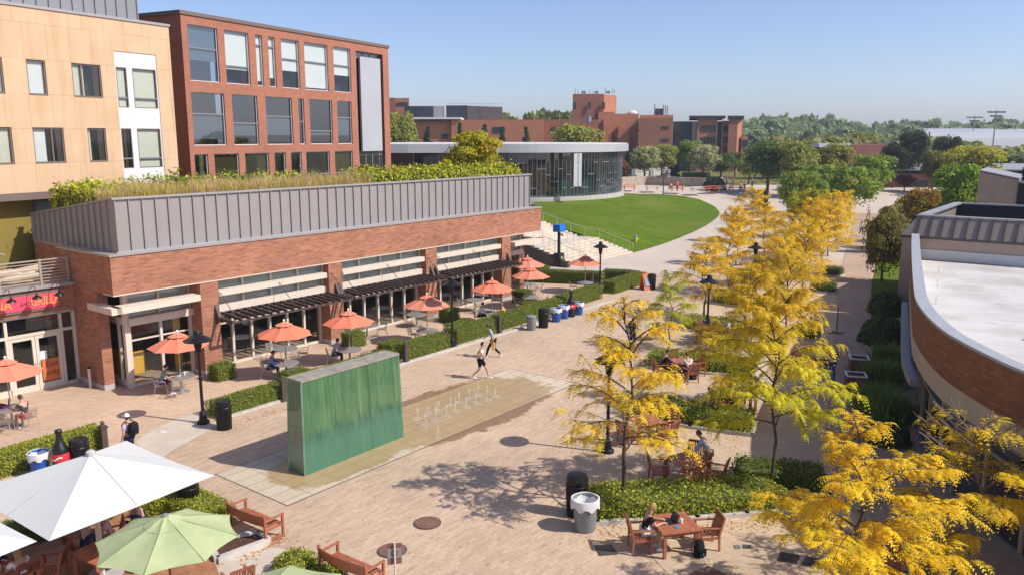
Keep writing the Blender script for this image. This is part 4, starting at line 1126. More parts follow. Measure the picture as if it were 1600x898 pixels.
def band(q, P_, d0, d1, z0, z1, m=0):
    A, B = offs(P_, d0), offs(P_, d1); ribbon(q, A, z0, z1, m); ribbon(q, B, z0, z1, m)
    for i in range(len(P_)-1):
        for z in (z0, z1): q.quad((*A[i],z),(*A[i+1],z),(*B[i+1],z),(*B[i],z), m)
    for i in (0, len(P_)-1): q.quad((*A[i],z0),(*B[i],z0),(*B[i],z1),(*A[i],z1), m)
rb = thing('curved_building', 'brick building with a rounded front and flat white roof', 'building', (0,0,0))
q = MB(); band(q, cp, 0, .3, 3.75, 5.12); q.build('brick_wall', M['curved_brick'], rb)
q = MB(); band(q, cp, -.04, .38, 5.123, 5.2); q.build('coping', M['coping_metal'], rb)
q = MB(); band(q, cp, -.02, .02, 5.06, 5.119); q.build('coping_edge', M['tan_trim'], rb)
q = MB(); band(q, cp, .03, .28, 3.05, 3.747); q.build('fascia_band', M['cream_stucco'], rb)
q = MB(); ribbon(q, offs(cp, .5), .0, 3.1); q.build('glass_wall', M['dark_glass'], rb)
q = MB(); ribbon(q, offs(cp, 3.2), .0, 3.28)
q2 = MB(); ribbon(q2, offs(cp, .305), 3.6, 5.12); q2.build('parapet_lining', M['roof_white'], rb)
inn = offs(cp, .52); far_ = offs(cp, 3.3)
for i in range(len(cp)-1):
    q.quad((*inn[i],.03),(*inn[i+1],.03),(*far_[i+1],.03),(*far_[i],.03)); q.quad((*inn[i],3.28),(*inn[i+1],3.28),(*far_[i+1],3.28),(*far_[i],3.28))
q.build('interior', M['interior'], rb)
q = MB(); e_ = offs(cp, .47); cnt = 0; acc = 0
for i in range(1, len(cp)-1):
    acc += hypot(cp[i][0]-cp[i-1][0], cp[i][1]-cp[i-1][1])
    if acc > 1.6:
        acc = 0; d_ = (cp[i+1][0]-cp[i-1][0], cp[i+1][1]-cp[i-1][1]); l = hypot(*d_); d_ = (d_[0]/l*.06, d_[1]/l*.06)
        q = MB(); q.bar((*e_[i],0),(*e_[i],3.05),.07,.12, 0, (d_[0],d_[1],0)); q.build('mullion', M['beige_stucco'], rb)
for z, h_ in ((2.75,.1),(2.3,.1),(0,.18)): q = MB(); band(q, cp, .40, .53, z, z+h_); q.build('transom_rail', M['metal_grey'], rb)
q = MB(); band(q, cp[4:16], -.30, .0, 2.62, 2.86); q.build('canopy', M['metal_grey'], rb)
q = MB(); ribbon(q, offs(cp[14:24], .9), 1.9, 3.2); q.build('pink_panel', M['pink_panel'], rb)
rp = offs(cp, .31); poly = rp + [(45,9),(45,30),(30.0,46.5)]
q = MB(); q.prism(poly, 3.3, 3.6); q.build('roof', M['roof_white'], rb)
q = MB(); q.bar((25.4,50.2,3.9),(45,35,3.9),.35,.6); q.build('roof_kerb', M['white_canvas'], rb)
q = MB(); q.tube([(19,29.4,3.63),(21.5,29.2,3.63),(23.0,29.6,3.63),(24.8,31.3,3.66),(26.2,31.4,3.68),(26.3,29.6,3.64)], .035, 6); q.build('roof_pipe', M['metal_grey'], rb)
# beige block with the seamed mansard behind it (x to the right, y away)
bb = thing('beige_building', 'beige stucco block with a dark seamed mansard roof well', 'building', (24.75,50.6,0), R(-37.7))
q = MB(); q.box(-.3,30,0,14,0,4.85); q.build('wall', M['beige_stucco'], bb)
q = MB(); q.box(2.5,6.2,-.03,0,3.62,3.95); q.box(8.2,14,-.03,0,3.55,3.9); q.build('window', M['dark_roof'], bb)
q = MB(); q.box(-.45,30,-.12,.1,4.853,5.0); q.build('eave', M['dark_bronze'], bb)
q = MB(); q.add([(-.4,-.1,5.0),(30,-.1,5.0),(30,.75,6.15),(.35,.75,6.15),(-.4,14,5.0),(.35,13.2,6.15)], [(0,1,2,3),(0,3,5,4)])
q.add([(.55,1.15,6.15),(30,1.15,6.15),(30,1.15,4.9),(.55,1.15,4.9),(.55,12.8,6.15),(.55,12.8,4.9)], [(0,1,2,3),(0,3,5,4)])
q.build('mansard', M['mansard_metal'], bb)
q = MB(); x = .55
while x < 29: q.bar((x,-.14,5.02),(x,.73,6.14),.08,.12); x += .66
q.build('seam_ribs', M['pergola_brown'], bb).name = 'standing_seam'
q = MB(); q.box(.3,30,.72,1.18,6.153,6.25); q.box(.3,.85,1.183,13.2,6.153,6.26); q.box(.86,30,12.75,13.2,6.153,6.25); q.build('rim', M['metal_cap'], bb)
q = MB(); q.quad((.55,12.74,4.9),(30,12.74,4.9),(30,12.74,6.15),(.55,12.74,6.15)); q.quad((.55,1.16,4.95),(30,1.16,4.95),(30,12.74,4.95),(.55,12.74,4.95)); q.build('roof_well', M['dark_roof'], bb)
sk_ = thing('skylight_block', 'grey block with dark sloping roof lights on the right', 'building', tuple(W(1527,303,72))[:2] + (0,), R(-34))
q = MB(); q.add([(0,0,0),(3.0,0,0),(3.0,0,7.4),(0,0,8.05),(0,8,0),(3.0,8,0),(3.0,8,7.4),(0,8,8.05)], [(0,1,2,3),(0,3,7,4),(4,7,6,5),(3,2,6,7),(1,5,6,2)]); q.build('wall', M['beige_stucco'], sk_)
q = MB(); q.add([(3.0,-.1,7.2),(13,-.1,5.0),(13,5,5.0),(3.0,5,7.2),(3.0,-.1,5),(13,-.1,4.9)], [(0,1,2,3),(0,4,5,1)]); q.add([(3.0,5.2,5),(14,5.2,5),(14,5.2,8.2),(3.0,5.2,8.2)], [(0,1,2,3)]); q.build('roof_light', M['dark_roof'], sk_)
q = MB(); q.bar((3.0,-.12,7.28),(13,-.12,5.08),.3,.16); q.bar((3,5.15,8.28),(14,5.15,8.28),.4,.16); q.bar((0,4,8.15),(3.1,4,7.5),8.2,.1); q.build('roof_edge', M['metal_cap'], sk_)
for k, x in enumerate((4.2,7.0,9.8)):
    q = MB(); q.box(x-.45,x+.45,.6,1.2,7.0-.22*(x-3)+.05,7.5-.22*(x-3)); q.build('vent_hood', M['metal_cap'], sk_)

# ------------------------------------------------------------------ far buildings: drawn at their own distance
def block(parent, name, mt, px0, px1, pyt, Y, depth, z0=0, skew=0, extra=None):
    a = W(px0, pyt, Y); b = W(px1, pyt, Y+skew); q = MB()
    e_ = a if px0 > 800 else b; nrm = Vector((e_.x*1.0, e_.y, 0)).normalized()*depth
    P_ = [Vector((a.x,a.y,0)), Vector((b.x,b.y,0)), Vector((b.x,b.y,0))+nrm, Vector((a.x,a.y,0))+nrm]
    if extra == 'flat': q.prism([p[:2] for p in P_], z0, a.z)
    else:
        q.prism([p[:2] for p in P_], z0, a.z-.02)
    return q.build(name, M[mt] if isinstance(mt, str) else mt, parent)
def win_rows(parent, px_list, rows, Y, mt='far_window'):
    for x0, x1 in px_list:
        for y0, y1 in rows:
            a = W(x0, y0, Y-.12); b = W(x1, y1, Y-.12); q = MB(); q.box(a.x,b.x,Y-.14,Y+.2,b.z,a.z); q.build('window', M[mt], parent)
f1 = thing('science_building', 'long low brick building with two dark rooftop boxes', 'building', (0,0,0))
block(f1,'wall','far_brick',609,705,189,200,60); block(f1,'wall','far_brick',705,850,187.5,199,55)
block(f1,'roof_trim','far_brick_brown_and_shade',640,705,189.5,199.7,2,z0=W(640,193,199.7).z)
block(f1,'roof_plant','dark_clad',632,677,166,212,30,z0=10); block(f1,'roof_plant','metal_cladding',677,694,166,212.3,25,z0=10)
block(f1,'roof_plant','dark_clad',697,730,165,212,36,z0=10); block(f1,'roof_plant','dark_clad_brown',730,785,165.5,212,30,z0=10,skew=8)
q = MB()
for x in range(702, 780, 7):
    a = W(x,162,214); q.box(a.x-.03,a.x+.03,214,214.06,a.z-1.2,a.z); q.box(a.x-.5,a.x+.6,214,214.06,a.z-.1,a.z-.02)
q.build('roof_rail', M['fascia_metal'], f1)
a = W(645,185.3,199); q = MB(); q.box(a.x,W(720,185,199).x,198.5,215,a.z-.2,a.z+.25); q.build('roof_edge', M['white_panel'], f1)
win_rows(f1,[(690,700)],[(210,217)],200); win_rows(f1,[(770,789)],[(199,208)],199)
f1t = thing('stair_tower', 'small brick tower with an open top behind the dark box', 'building', (0,0,0))
block(f1t,'wall','far_brick_brown_and_shade',606,617.5,153,240,12); block(f1t,'wall','far_brick',617.5,639,153.5,240,12)  # left block is the tower's shaded face, its shade put into the brick colour
win_rows(f1t,[(620,637)],[(160,165.5)],240)
f2 = thing('brown_wing', 'low dark brick wing in front of the tower', 'building', (0,0,0))
block(f2,'wall','far_brick_brown_and_shade',820,912,187,212,40); win_rows(f2,[(861,874)],[(199,206)],212)
f3 = thing('tower_building', 'tall brick tower with aerials above stepped brick wings', 'building', (0,0,0))
block(f3,'tower','far_brick_brown_and_shade',895,944,147,235,20); block(f3,'tower','far_brick',944,963.5,148,235,19,skew=4)  # darker left block paints the shaded side of the tower, right block the lit side
block(f3,'wing','far_brick',935,960,175,228,30); block(f3,'wing','far_brick',960,998,178,229,30)
block(f3,'wing','far_brick_brown_and_shade',895,935,187,226,10); block(f3,'pier','far_brick',943,951,186,226.5,3); block(f3,'pier','far_brick',966,984,197,227,3)
win_rows(f3,[(895.5,900),(919,923),(941,945)],[(160,171)],234.5)
q = MB()
for x, h_ in ((899,8),(903,6),(909,5),(915,4),(921,5),(927,4),(946,10),(953,6),(957,8),(960,7)):
    a = W(x,147,238); q.bar((a.x,238,a.z),(a.x,238,a.z+h_*.19),.14,.14)
for x in (912,932,950): a = W(x,146,238); q.box(a.x-.5,a.x+.5,237.6,238.4,a.z-.1,a.z+.6)
q.build('aerial_frame', M['metal_grey'], f3)
q = MB(); a = W(920,187,222); q.lathe([(.6,-.6),(.6,.8)],12,0,(a.x,222,a.z)); q.build('roof_tank', M['cloth_blue'], f3)
q = MB(); a = W(988,178,240); q.ball((a.x,240,a.z),1.6,10,0,(1,1,.6)); q.build('roof_dome', M['white_panel'], f3)
f4 = thing('engineering_building', 'brick and dark glass building with rows of square windows', 'building', (0,0,0))
block(f4,'wall','far_brick',1000,1052,180,232,30); block(f4,'wall','far_brick_brown_and_shade',999,1052,184.5,222,30)
block(f4,'glass_link','dark_clad',1052,1090,190,224,30); block(f4,'glass_pier','metal_grey',1082,1091,190.5,223,5)
block(f4,'wing','far_brick',1090,1121,185,222,30); block(f4,'glass_link','dark_clad',1121,1128,190,223,20); block(f4,'wing','far_brick',1128,1141,189,222.5,20)
block(f4,'tower','far_brick_brown_and_shade',1139,1153,186,220,14); block(f4,'tower','far_brick',1153,1160,186.5,220,13,skew=3); block(f4,'wing','far_brick',1159,1168,213,221,12)  # tower's left face gets its shade from the darker brick colour
block(f4,'roof','dark_clad',1077,1134,181,221,34,z0=W(1077,184.7,221).z); block(f4,'roof','dark_clad',1137,1163,181,219.5,16,z0=W(1137,185.5,219.5).z)
win_rows(f4,[(1095,1098),(1100,1103),(1105,1108),(1110,1113),(1115,1118)],[(196,207),(214.5,225)],222)
win_rows(f4,[(1130,1133),(1134.5,1137),(1138,1140.5)],[(197.5,207.5),(214,224),(231,239)],222.5); win_rows(f4,[(1034,1045)],[(197.5,202),(217,221.5)],222); win_rows(f4,[(1160,1163),(1164,1167)],[(219,229)],221); win_rows(f4,[(1054,1064)],[(196,209),(216,230)],223.9)
q = MB(); a = W(1026,170,236); b = W(1036,183,236); q.box(a.x,b.x,236,240,b.z,a.z); q.build('roof_plant', M['dark_clad'], f4)
for x, y in ((1023,163),(1037,164),(1040,165),(1043,166)): q = MB(); a = W(x,y,236); b = W(x,183,236); q.bar((a.x,236,b.z),(a.x,236,a.z),.25,.25); q.build('chimney', M['metal_grey'], f4)
# low buildings to the right
f5 = thing('low_brick_building', 'long low brick building with a flat grey roof', 'building', (0,0,0))
block(f5,'wall','far_brick_brown_and_shade',1278,1640,272,150,25)
a, b = W(1276,264.5,149), W(1650,264.5,149); q = MB(); q.prism([(a.x,148.5),(b.x,148.5),(b.x+30,188),(a.x+15,188)], a.z-.25, a.z); q.build('roof', M['grey_roof'], f5)
win_rows(f5,[(1415,1450)],[(283,291)],150); win_rows(f5,[(1500,1530)],[(283,291)],150)
for x in (1428,1510,1565):
    a = W(x,262,156); q = MB(); q.lathe([(.16,-.8),(.16,.2),(.3,.3)],8,0,(a.x,156,a.z)); q.build('vent_pipe', M['metal_grey'], f5)
f6 = thing('flat_roofed_block', 'dark brick block with white rooftop units among the trees', 'building', (0,0,0))
block(f6,'wall','far_brick_brown_and_shade',1331,1412,226,165,30)
for x0, x1, y0, mt in ((1392,1405,221.5,'fascia_metal'),(1432,1443,222,'metal_grey'),(1280,1330,224.5,'white_panel')):
    a = W(x0,y0,168); b = W(x1,228,168); q = MB(); q.box(a.x,b.x,168,172,b.z-.3,a.z); q.build('roof_unit', M[mt], f6)
f7 = thing('field_house', 'wide white curved roof field house with brick base', 'building', (0,0,0))
Yf = 330; a = W(1440,232,Yf); b = W(1660,232,Yf); q = MB(); zt = W(1440,204,Yf).z
pr = [(0,a.z),(1.5,a.z+(zt-a.z)*.55),(7,a.z+(zt-a.z)*.86),(16,zt),(30,zt+1),(60,zt-1)]
for (y0,z0),(y1,z1) in zip(pr, pr[1:]): q.quad((a.x*(Yf+y0)/Yf,Yf+y0,z0),(b.x,Yf+y0,z0),(b.x,Yf+y1,z1),(a.x*(Yf+y1)/Yf,Yf+y1,z1))
q.poly([(a.x,Yf,a.z)] + [(a.x*(Yf+y)/Yf,Yf+y,z) for y, z in pr] + [(a.x*(Yf+60)/Yf,Yf+60,a.z)]); q.build('roof', M['shed_roof'], f7, smooth=30)
q = MB(); q.box(a.x,b.x,Yf,Yf+60,0,a.z-.6); q.build('wall', M['far_brick_brown_and_shade'], f7); q = MB(); q.box(a.x-.3,b.x,Yf-.3,Yf-.01,a.z-.6,a.z); q.build('eave', M['metal_grey'], f7)
win_rows(f7,[(1570,1582)],[(246,256)],330,'fascia_metal')
def mk_mast():
    e = thing('floodlight_mast', 'x', 'floodlight', (0,0,0), 0, 'floodlight masts at the sports field')
    q = MB(); q.tube([(0,0,0),(0,0,21)], [.32,.16], 8); q.build('pole', M['metal_grey'], e)
    for z in (20.0, 18.6):
        w_ = 3.2 if z > 19 else 2.0; q = MB(); q.box(-w_,w_,-.06,.06,z-.06,z+.06); q.build('crossarm', M['metal_grey'], e)
        n = 7 if z > 19 else 5
        for k in range(n):
            x = -w_ + .2 + (2*w_-.4)*k/(n-1); q = MB(); q.box(x-.32,x+.32,-.3,.1,z+.08,z+.55); q.build('floodlight', M['dark_bronze'], e)
    return e
mast = Kind(mk_mast)
p = W(1557,174,300); mast('taller of the two floodlight masts, at the far right', (p.x,300,p.z-20.6)); p = W(1523,182.5,345); mast('shorter and farther of the two floodlight masts', (p.x,345,p.z-20.6))
# ------------------------------------------------------------------ foliage builders
def rng(seed): return np.random.default_rng(seed)
def unit(a): return a/np.maximum(1e-9, np.linalg.norm(a, axis=-1, keepdims=True))
def leaf_quads(P, Nn, size, g, aspect=1.6):
    """one rhombic leaf per point, facing roughly along Nn"""
    n = len(P); a = unit(np.cross(Nn, g.normal(size=(n,3)))); b = np.cross(Nn, a)
    s = (size*g.uniform(.6, 1.35, n))[:,None]
    V = np.stack([P - a*s*aspect/2, P + b*s/2, P + a*s*aspect/2 + Nn*s*.15, P - b*s/2], 1).reshape(-1,3)
    return V, np.arange(n*4).reshape(n,4)
def fronds(P, D, L, g, pairs=6, droop=.55):
    """pinnate leaves: P foot, D outward direction, L length; leaflets stand in pairs along a drooping rib"""
    n = len(P); s = np.linspace(.12, 1, pairs)
    D = unit(D); side = unit(np.cross(D, np.array([0,0,1.])) + 1e-6); dr = droop*g.uniform(.4, 1.5, n)
    pts = P[:,None,:] + D[:,None,:]*(L[:,None]*s)[:,:,None] + np.array([0,0,-1.])*((L*dr)[:,None]*s**2)[:,:,None]
    tang = unit(D[:,None,:] + np.array([0,0,-1.])*(2*dr[:,None]*s)[:,:,None])
    ll = (L[:,None]*.24*np.sin(np.pi*(.18+.74*s))[None,:])[:,:,None]; ww = (L[:,None]*np.full(pairs, .105)[None,:])[:,:,None]
    out = []
    for sg in (-1, 1):
        d = unit(sg*side[:,None,:]*.9 + tang*.42 + np.array([0,0,-1.])*.28)
        b = pts; t_ = pts + d*ll
        out.append(np.stack([b - tang*ww*.55, b + tang*ww*.55, t_ + tang*ww*.30, t_ - tang*ww*.35], 2))
    V = np.stack(out, 1).reshape(-1,3); k = n*2*pairs
    return V, np.arange(k*4).reshape(k,4)

def bezier(p0, p1, p2, n):
    return [p0*(1-t)**2 + p1*2*t*(1-t) + p2*t*t for t in np.linspace(0, 1, n)]

def make_locust(seed, h=6.4, r=2.2, fb=1.7, nb=24, leafiness=1.0, green_low=0.0, bare_top=False, pairs=6, fl=.30):
    """young honey locust: straight leader, tiered limbs that level out, feathery drooping leaves"""
    g = rng(seed); tk = MB()
    tr = [np.array([g.normal()*.03*k, g.normal()*.03*k, h*.93*k/7]) for k in range(8)]
    tk.tube([Vector(p) for p in tr], [.075*(h/6.4)*(1-.86*k/7) for k in range(8)], 8)
    P = []; D = []; L = []; T = []
    az = g.uniform(0, 6.28)
    for i in range(nb):
        f = i/(nb-1); z = fb + (h*.95-fb)*f**.92; az += 2.4 + g.normal()*.35
        k = min(6, int(z/(h*.93)*7)); fr_ = z/(h*.93)*7-k; base = tr[k]*(1-fr_) + tr[min(7,k+1)]*fr_
        ln = r*(1.0 - .72*f**1.5)*g.uniform(.72, 1.12)*(.86 if f < .08 else 1)
        d = np.array([math.cos(az), math.sin(az), 0.]); up = .20 + .55*f + g.normal()*.07
        p1 = base + d*ln*.5 + np.array([0,0,ln*up]); p2 = base + d*ln + np.array([0,0,ln*(up*1.05-.12)])
        br = bezier(base, p1, p2, 7); tk.tube([Vector(p) for p in br], [.026*(1-.8*q/6)*(h/6.4) + .004 for q in range(7)], 5, 0, False)
        bare = bare_top and f > .6
        limbs = [(br, ln)]
        for q in range(2, 7):
            for sg in ((1,-1) if q < 6 else (0,)):
                sl = ln*(.52-.055*q)*g.uniform(.7, 1.25); a2 = az + sg*g.uniform(.6, 1.05)
                d2 = np.array([math.cos(a2), math.sin(a2), .14+.26*g.normal()]); s0 = br[q] if q < 6 else br[6]
                sb = bezier(s0, s0 + d2*sl*.55 + np.array([0,0,.08*sl]), s0 + d2*sl + np.array([0,0,-.10*sl]), 5)
                tk.tube([Vector(p) for p in sb], [.010,.008,.007,.005,.003], 4, 0, False); limbs.append((sb, sl))
                if bare:
                    for _ in range(1 if g.uniform() < .75 else 2):
                        a3 = a2 + g.normal()*.6; e = sb[3] + np.array([math.cos(a3), math.sin(a3), 1.1])*sl*.75
                        tk.tube([Vector(sb[2]), Vector(sb[2]*.4+e*.6) + Vector((.02,.02,.03)), Vector(e)], [.012,.009,.005], 4, 0, False)
        for (sb, sl) in limbs:
            n = max(3, int(sl*26*leafiness*(.12 if bare else 1)))
            m_ = len(sb)-1
            for q in g.uniform(.22 if sl < ln else .3, 1.0, n):
                k2 = min(m_-1, int(q*m_)); f2 = q*m_-k2; p = sb[k2]*(1-f2)+sb[k2+1]*f2; tg = unit(sb[k2+1]-sb[k2])
                th = g.uniform(-1.5, 1.5); dd = np.array([tg[0]*math.cos(th)-tg[1]*math.sin(th), tg[0]*math.sin(th)+tg[1]*math.cos(th), tg[2]*.5+.25+g.normal()*.2])
                P.append(p); D.append(dd); L.append(fl*g.uniform(.5, 1.25)); T.append(np.clip(.45 + g.normal()*.16 + green_low*(.62 - f)*1.1, 0, 1))
    V, F = fronds(np.array(P), np.array(D), np.array(L), g, pairs, 1.0)
    t_ = np.repeat(np.array(T), pairs*4); m = pairs*4
    # each frond's corners: two sides of `pairs` leaflets
    t_ = np.repeat(np.array(T), 2*pairs*4)
    crown = np_mesh('locust_crown', V, F, M['frond'], t_)
    trunk = tk.data('locust_trunk', [M['bark_pale' if bare_top else 'bark']], 60)
    return crown, trunk
def tree_obj(name, label, meshes, loc, color, rz=0, scale=(1,1,1), group=None, trunk_first=True):
    e = thing(name, label, 'tree', loc, rz, group); e.scale = scale
    for nm, me in zip(('crown', 'trunk'), meshes):
        o = bpy.data.objects.new(nm, me); col.objects.link(o); o.parent = e
        if nm == 'crown': o.color = (*color, 1)
    return e

def crown_np(seed, h, r, z0, nclump, per, size, squash=1.0, cone=0):
    """clumped crown between z0 and h with radius r: uneven outline, gaps between clumps"""
    g = rng(seed); Ps = []; Ns = []; T = []
    hz = (h-z0)/2; cz = z0 + hz
    for i in range(nclump):
        d = unit(g.normal(size=3)); d[2] = d[2]*.9 + .12; rad = g.uniform(.45, .86)
        c = np.array([d[0]*r*rad, d[1]*r*rad, cz + d[2]*hz*rad])
        if cone: c[:2] *= np.clip(1.25 - (c[2]-z0)/(h-z0), .12, 1)
        cr = g.uniform(.26, .44)*min(r, hz)*(1 if not cone else .8)
        n = int(per*g.uniform(.6, 1.3)); v = unit(g.normal(size=(n,3))); v[:,2] = np.where(v[:,2] < -.3, -v[:,2], v[:,2]); v = unit(v)
        Ps.append(c + v*cr*g.uniform(.62, 1.12, n)[:,None]*np.array([1,1,.82])); Ns.append(unit(v + g.normal(size=(n,3))*.55))
        T.append(np.clip(g.normal(.5, .16) + g.normal(size=n)*.10, 0, 1))
    n = int(nclump*per*.16); v = unit(g.normal(size=(n,3)))*g.uniform(.2, 1.02, n)[:,None]
    P0 = v*np.array([r,r,hz]) + np.array([0,0,cz]); 
    if cone: P0[:,:2] *= np.clip(1.25 - (P0[:,2]-z0)/(h-z0), .12, 1)[:,None]
    Ps.append(P0); Ns.append(unit(g.normal(size=(n,3)))); T.append(np.clip(g.normal(.5, .15, n), 0, 1))
    P = np.concatenate(Ps); V, F = leaf_quads(P, np.concatenate(Ns), size, g)
    return V, F, np.repeat(np.concatenate(T), 4)
def make_broadleaf(seed, h=10, r=4, z0=2.0, nclump=34, per=230, size=.30, mat='leaf', limbs=7, bark='bark'):
    V, F, t_ = crown_np(seed, h, r, z0, nclump, per, size); g = rng(seed+1); tk = MB()
    tk.tube([(0,0,0),(.1,0,h*.3),(0,.1,h*.55),(.05,0,h*.8)], [.028*h,.02*h,.013*h,.004*h], 8)
    for k in range(limbs):
        a = 6.28*k/limbs + g.uniform(-.4,.4); z = h*g.uniform(.25,.5)
        tk.tube([(0,0,z),(math.cos(a)*r*.35,math.sin(a)*r*.35,z+h*.14),(math.cos(a)*r*.75,math.sin(a)*r*.75,z+h*.22)], [.012*h,.008*h,.003*h], 5)
    return np_mesh('broadleaf_crown', V, F, M[mat], t_), tk.data('broadleaf_trunk', [M[bark]], 60)
def make_conifer(seed, h=10, r=3, per=150, size=.30):
    g = rng(seed); Ps = []; Ns = []; T = []; tk = MB(); tk.tube([(0,0,0),(0,0,h*.97)], [.02*h,.003*h], 7)
    for i in range(17):
        f = i/16; z = h*(.10+.86*f); rr_ = r*(1-f*.93)
        for k in range(7 if f < .7 else 5):
            a = g.uniform(0, 6.28); ln = rr_*g.uniform(.65, 1.15); n = int(per*(.3+ln/r)*.5)
            s = g.uniform(.1, 1, n)**.7; P = np.stack([np.cos(a)*ln*s, np.sin(a)*ln*s, z - ln*.28*s + .06*h*s**3*(1-f)*.4], 1) + g.normal(size=(n,3))*np.array([.16,.16,.09])*ln*.5
            Ps.append(P); Ns.append(unit(g.normal(size=(n,3))*.6 + np.array([math.cos(a)*.5, math.sin(a)*.5, .8]))); T.append(np.clip(g.normal(.5,.14)+g.normal(size=n)*.1, 0, 1))
            tk.tube([(0,0,z),(math.cos(a)*ln*.8,math.sin(a)*ln*.8,z-ln*.25)], [.004*h,.001*h], 4, 0, False)
    V, F = leaf_quads(np.concatenate(Ps), np.concatenate(Ns), size, g, 2.4)
    return np_mesh('conifer_crown', V, F, M['leaf'], np.repeat(np.concatenate(T), 4)), tk.data('conifer_trunk', [M['bark']], 60)

# ------------------------------------------------------------------ honey locusts
LOC = dict(a=make_locust(11, 6.4, 2.25, 1.7, 24, .72, 0, False, 6, .30), b=make_locust(23, 6.9, 2.75, 2.2, 28, 1.45, 1.05, False, 6, .30), c=make_locust(31, 5.0, 2.35, 1.1, 22, 1.5, .2, False, 6, .26),
           d=make_locust(41, 4.6, 2.1, 1.5, 17, 1.7, 0, True, 6, .25), e=make_locust(53, 4.6, 1.7, 1.3, 20, 1.4, 0, False, 4, .30), f=make_locust(61, 5.4, 2.4, 1.4, 26, 1.85, 0, False, 4, .29), g_=make_locust(71, 6.0, 2.6, 1.6, 28, 1.85, 0, False, 3, .31))
LH = dict(a=6.4, b=6.9, c=5.0, d=4.6, e=4.6, f=5.4, g_=6.0)
YEL, ORA, YGR, GRN, GOLD = (.86,.62,.03), (.86,.625,.026), (.50,.52,.04), (.13,.19,.02), (.85,.62,.03)
loc_list = [
 ('a', 972,790, 6.4, 1.0, GOLD, 40, 'golden honey locust with a tall bare trunk beside the round bins'),
 ('b', 1203,768, 6.5, .84, (.76,.59,.03), 95, 'large honey locust, green below and yellow on top, behind the wide hedge bed'),
 ('c', 1338,985, 4.55, 1.2, ORA, 200, 'amber honey locust nearest the camera, spreading over a wooden table'),
 ('d', 1507,905, 4.3, 1.25, ORA, 120, 'thin amber honey locust with bare twigs on top beside the glass front'),
 ('e', 1045,545, 4.0, .95, YGR, 0, 'small green yellow honey locust standing on the open plaza'),
 ('f', 1171,645, 5.6, 1.0, (.72,.53,.025), 80, 'yellow honey locust at the end of the long hedge bed'),
 ('e', 1100,494, 4.9, 1.15, GOLD, 150, 'thin golden honey locust beside the middle lamp post'),
 ('f', 1137,458, 4.9, .95, YEL, 10, 'golden honey locust behind the men at the far table'),
 ('e', 1193,408, 5.3, 1.2, YEL, 70, 'slim golden honey locust beside the far lamp post'),
 ('g_',1226,545, 5.2, .85, (.76,.56,.03), 210, 'broad yellow honey locust beside the shaded walk'),
 ('g_',1252,476, 5.6, .95, YEL, 30, 'broad golden honey locust reaching over the sunny part of the walk'),
 ('f', 1283,430, 5.8, 1.05, YEL, 300, 'golden honey locust at the walk with its neighbours close behind'),
 ('g_',1293,400, 5.8, 1.0, GOLD, 100, 'golden honey locust just before the green trees on the walk'),
 ('f', 1207,512, 5.2, 1.0, YEL, 20, 'yellow honey locust standing behind the striped top table'),
 ('g_',1230,447, 5.4, 1.0, GOLD, 160, 'dense golden honey locust in the thick of the row'),
 ('f', 1150,414, 5.0, 1.05, YEL, 200, 'golden honey locust left of the far lamp post'),
 ('g_',1266,406, 5.6, 1.0, YEL, 260, 'golden honey locust squeezed between two bigger ones'),
 ('f', 1306,380, 5.4, 1.1, GOLD, 330, 'golden honey locust nearest the far green trees'),
 ('f', 1172,378, 5.6, 1.0, YEL, 250, 'farthest golden honey locust near the rust red pillar'),
]
for k, px, by, h, wd, c, rz, lb in loc_list:
    s = h/LH[k]; tree_obj('honey_locust', lb, LOC[k], G(px, by), c, R(rz), (s*wd, s*wd, s), 'honey locusts on the terrace')

# ------------------------------------------------------------------ trees farther off
BL = [make_broadleaf(101), make_broadleaf(102, nclump=40, per=200), make_broadleaf(103, r=4.2, z0=1.2, nclump=30, per=260)]
CF = [make_conifer(111), make_conifer(112, r=2.4)]
def far_tree(lb, px, Y, top, wpx, color, kind, name='broadleaf_tree', group='trees beyond the plaza', low=None):
    p = W(px, top, Y); z0 = terrain(Y) if low is None else low; h = p.z - z0; r = wpx/2/CAM_F*Y
    if kind[0] == 'c': me = CF[int(kind[1])]; rb_ = (3, 2.4)[int(kind[1])]; name = 'conifer_tree'
    elif kind[0] == 'l': me = LOWB; rb_ = 5.5
    else: me = BL[int(kind[1])]; rb_ = 4.0
    return tree_obj(name, lb, me, (p.x, Y, z0), color, rnd.uniform(0, 6.28), (r/rb_, r/rb_, h/10), group)
GLO = [make_broadleaf(121, r=6.5, z0=2.0, nclump=52, per=220, size=.34), make_broadleaf(122, r=6.5, z0=1.6, nclump=60, per=200, size=.34)]
LOWB = make_broadleaf(131, r=5.5, z0=.3, nclump=44, per=230, size=.34)
OLV, DKG, MAP, YOL, SAG = (.36,.36,.07), (.12,.19,.04), (.29,.38,.05), (.48,.44,.05), (.44,.45,.19)
far_tree('olive tree pressed against the end of the red brick hall', 626,150,176,52,OLV,'b0')
for x, y_, w_, l in ((668,196,28,'small conifer left of the roof shrub'),(718,190,24,'dark conifer just behind the roof shrub'),(757,193,30,'widest of the conifers right of the roof shrub'),(784,197,22,'narrow conifer in the middle of the conifer row'),(822,197,26,'conifer before the low dark brick wing')):
    far_tree(l, x,152,y_,w_*1.7,(.09,.13,.06),'c0' if w_ > 25 else 'c1')
far_tree('broad olive tree rising behind the rotunda roof', 898,150,188,84,OLV,'b2')
far_tree('small brown conifer beside the rotunda edge', 958,148,206,20,(.10,.07,.03),'c1')
far_tree('dark narrow conifer right of the rotunda', 981,170,232,24,(.03,.06,.035),'c1')
far_tree('small russet tree at the rotunda corner', 972,168,250,26,(.26,.10,.04),'b0')
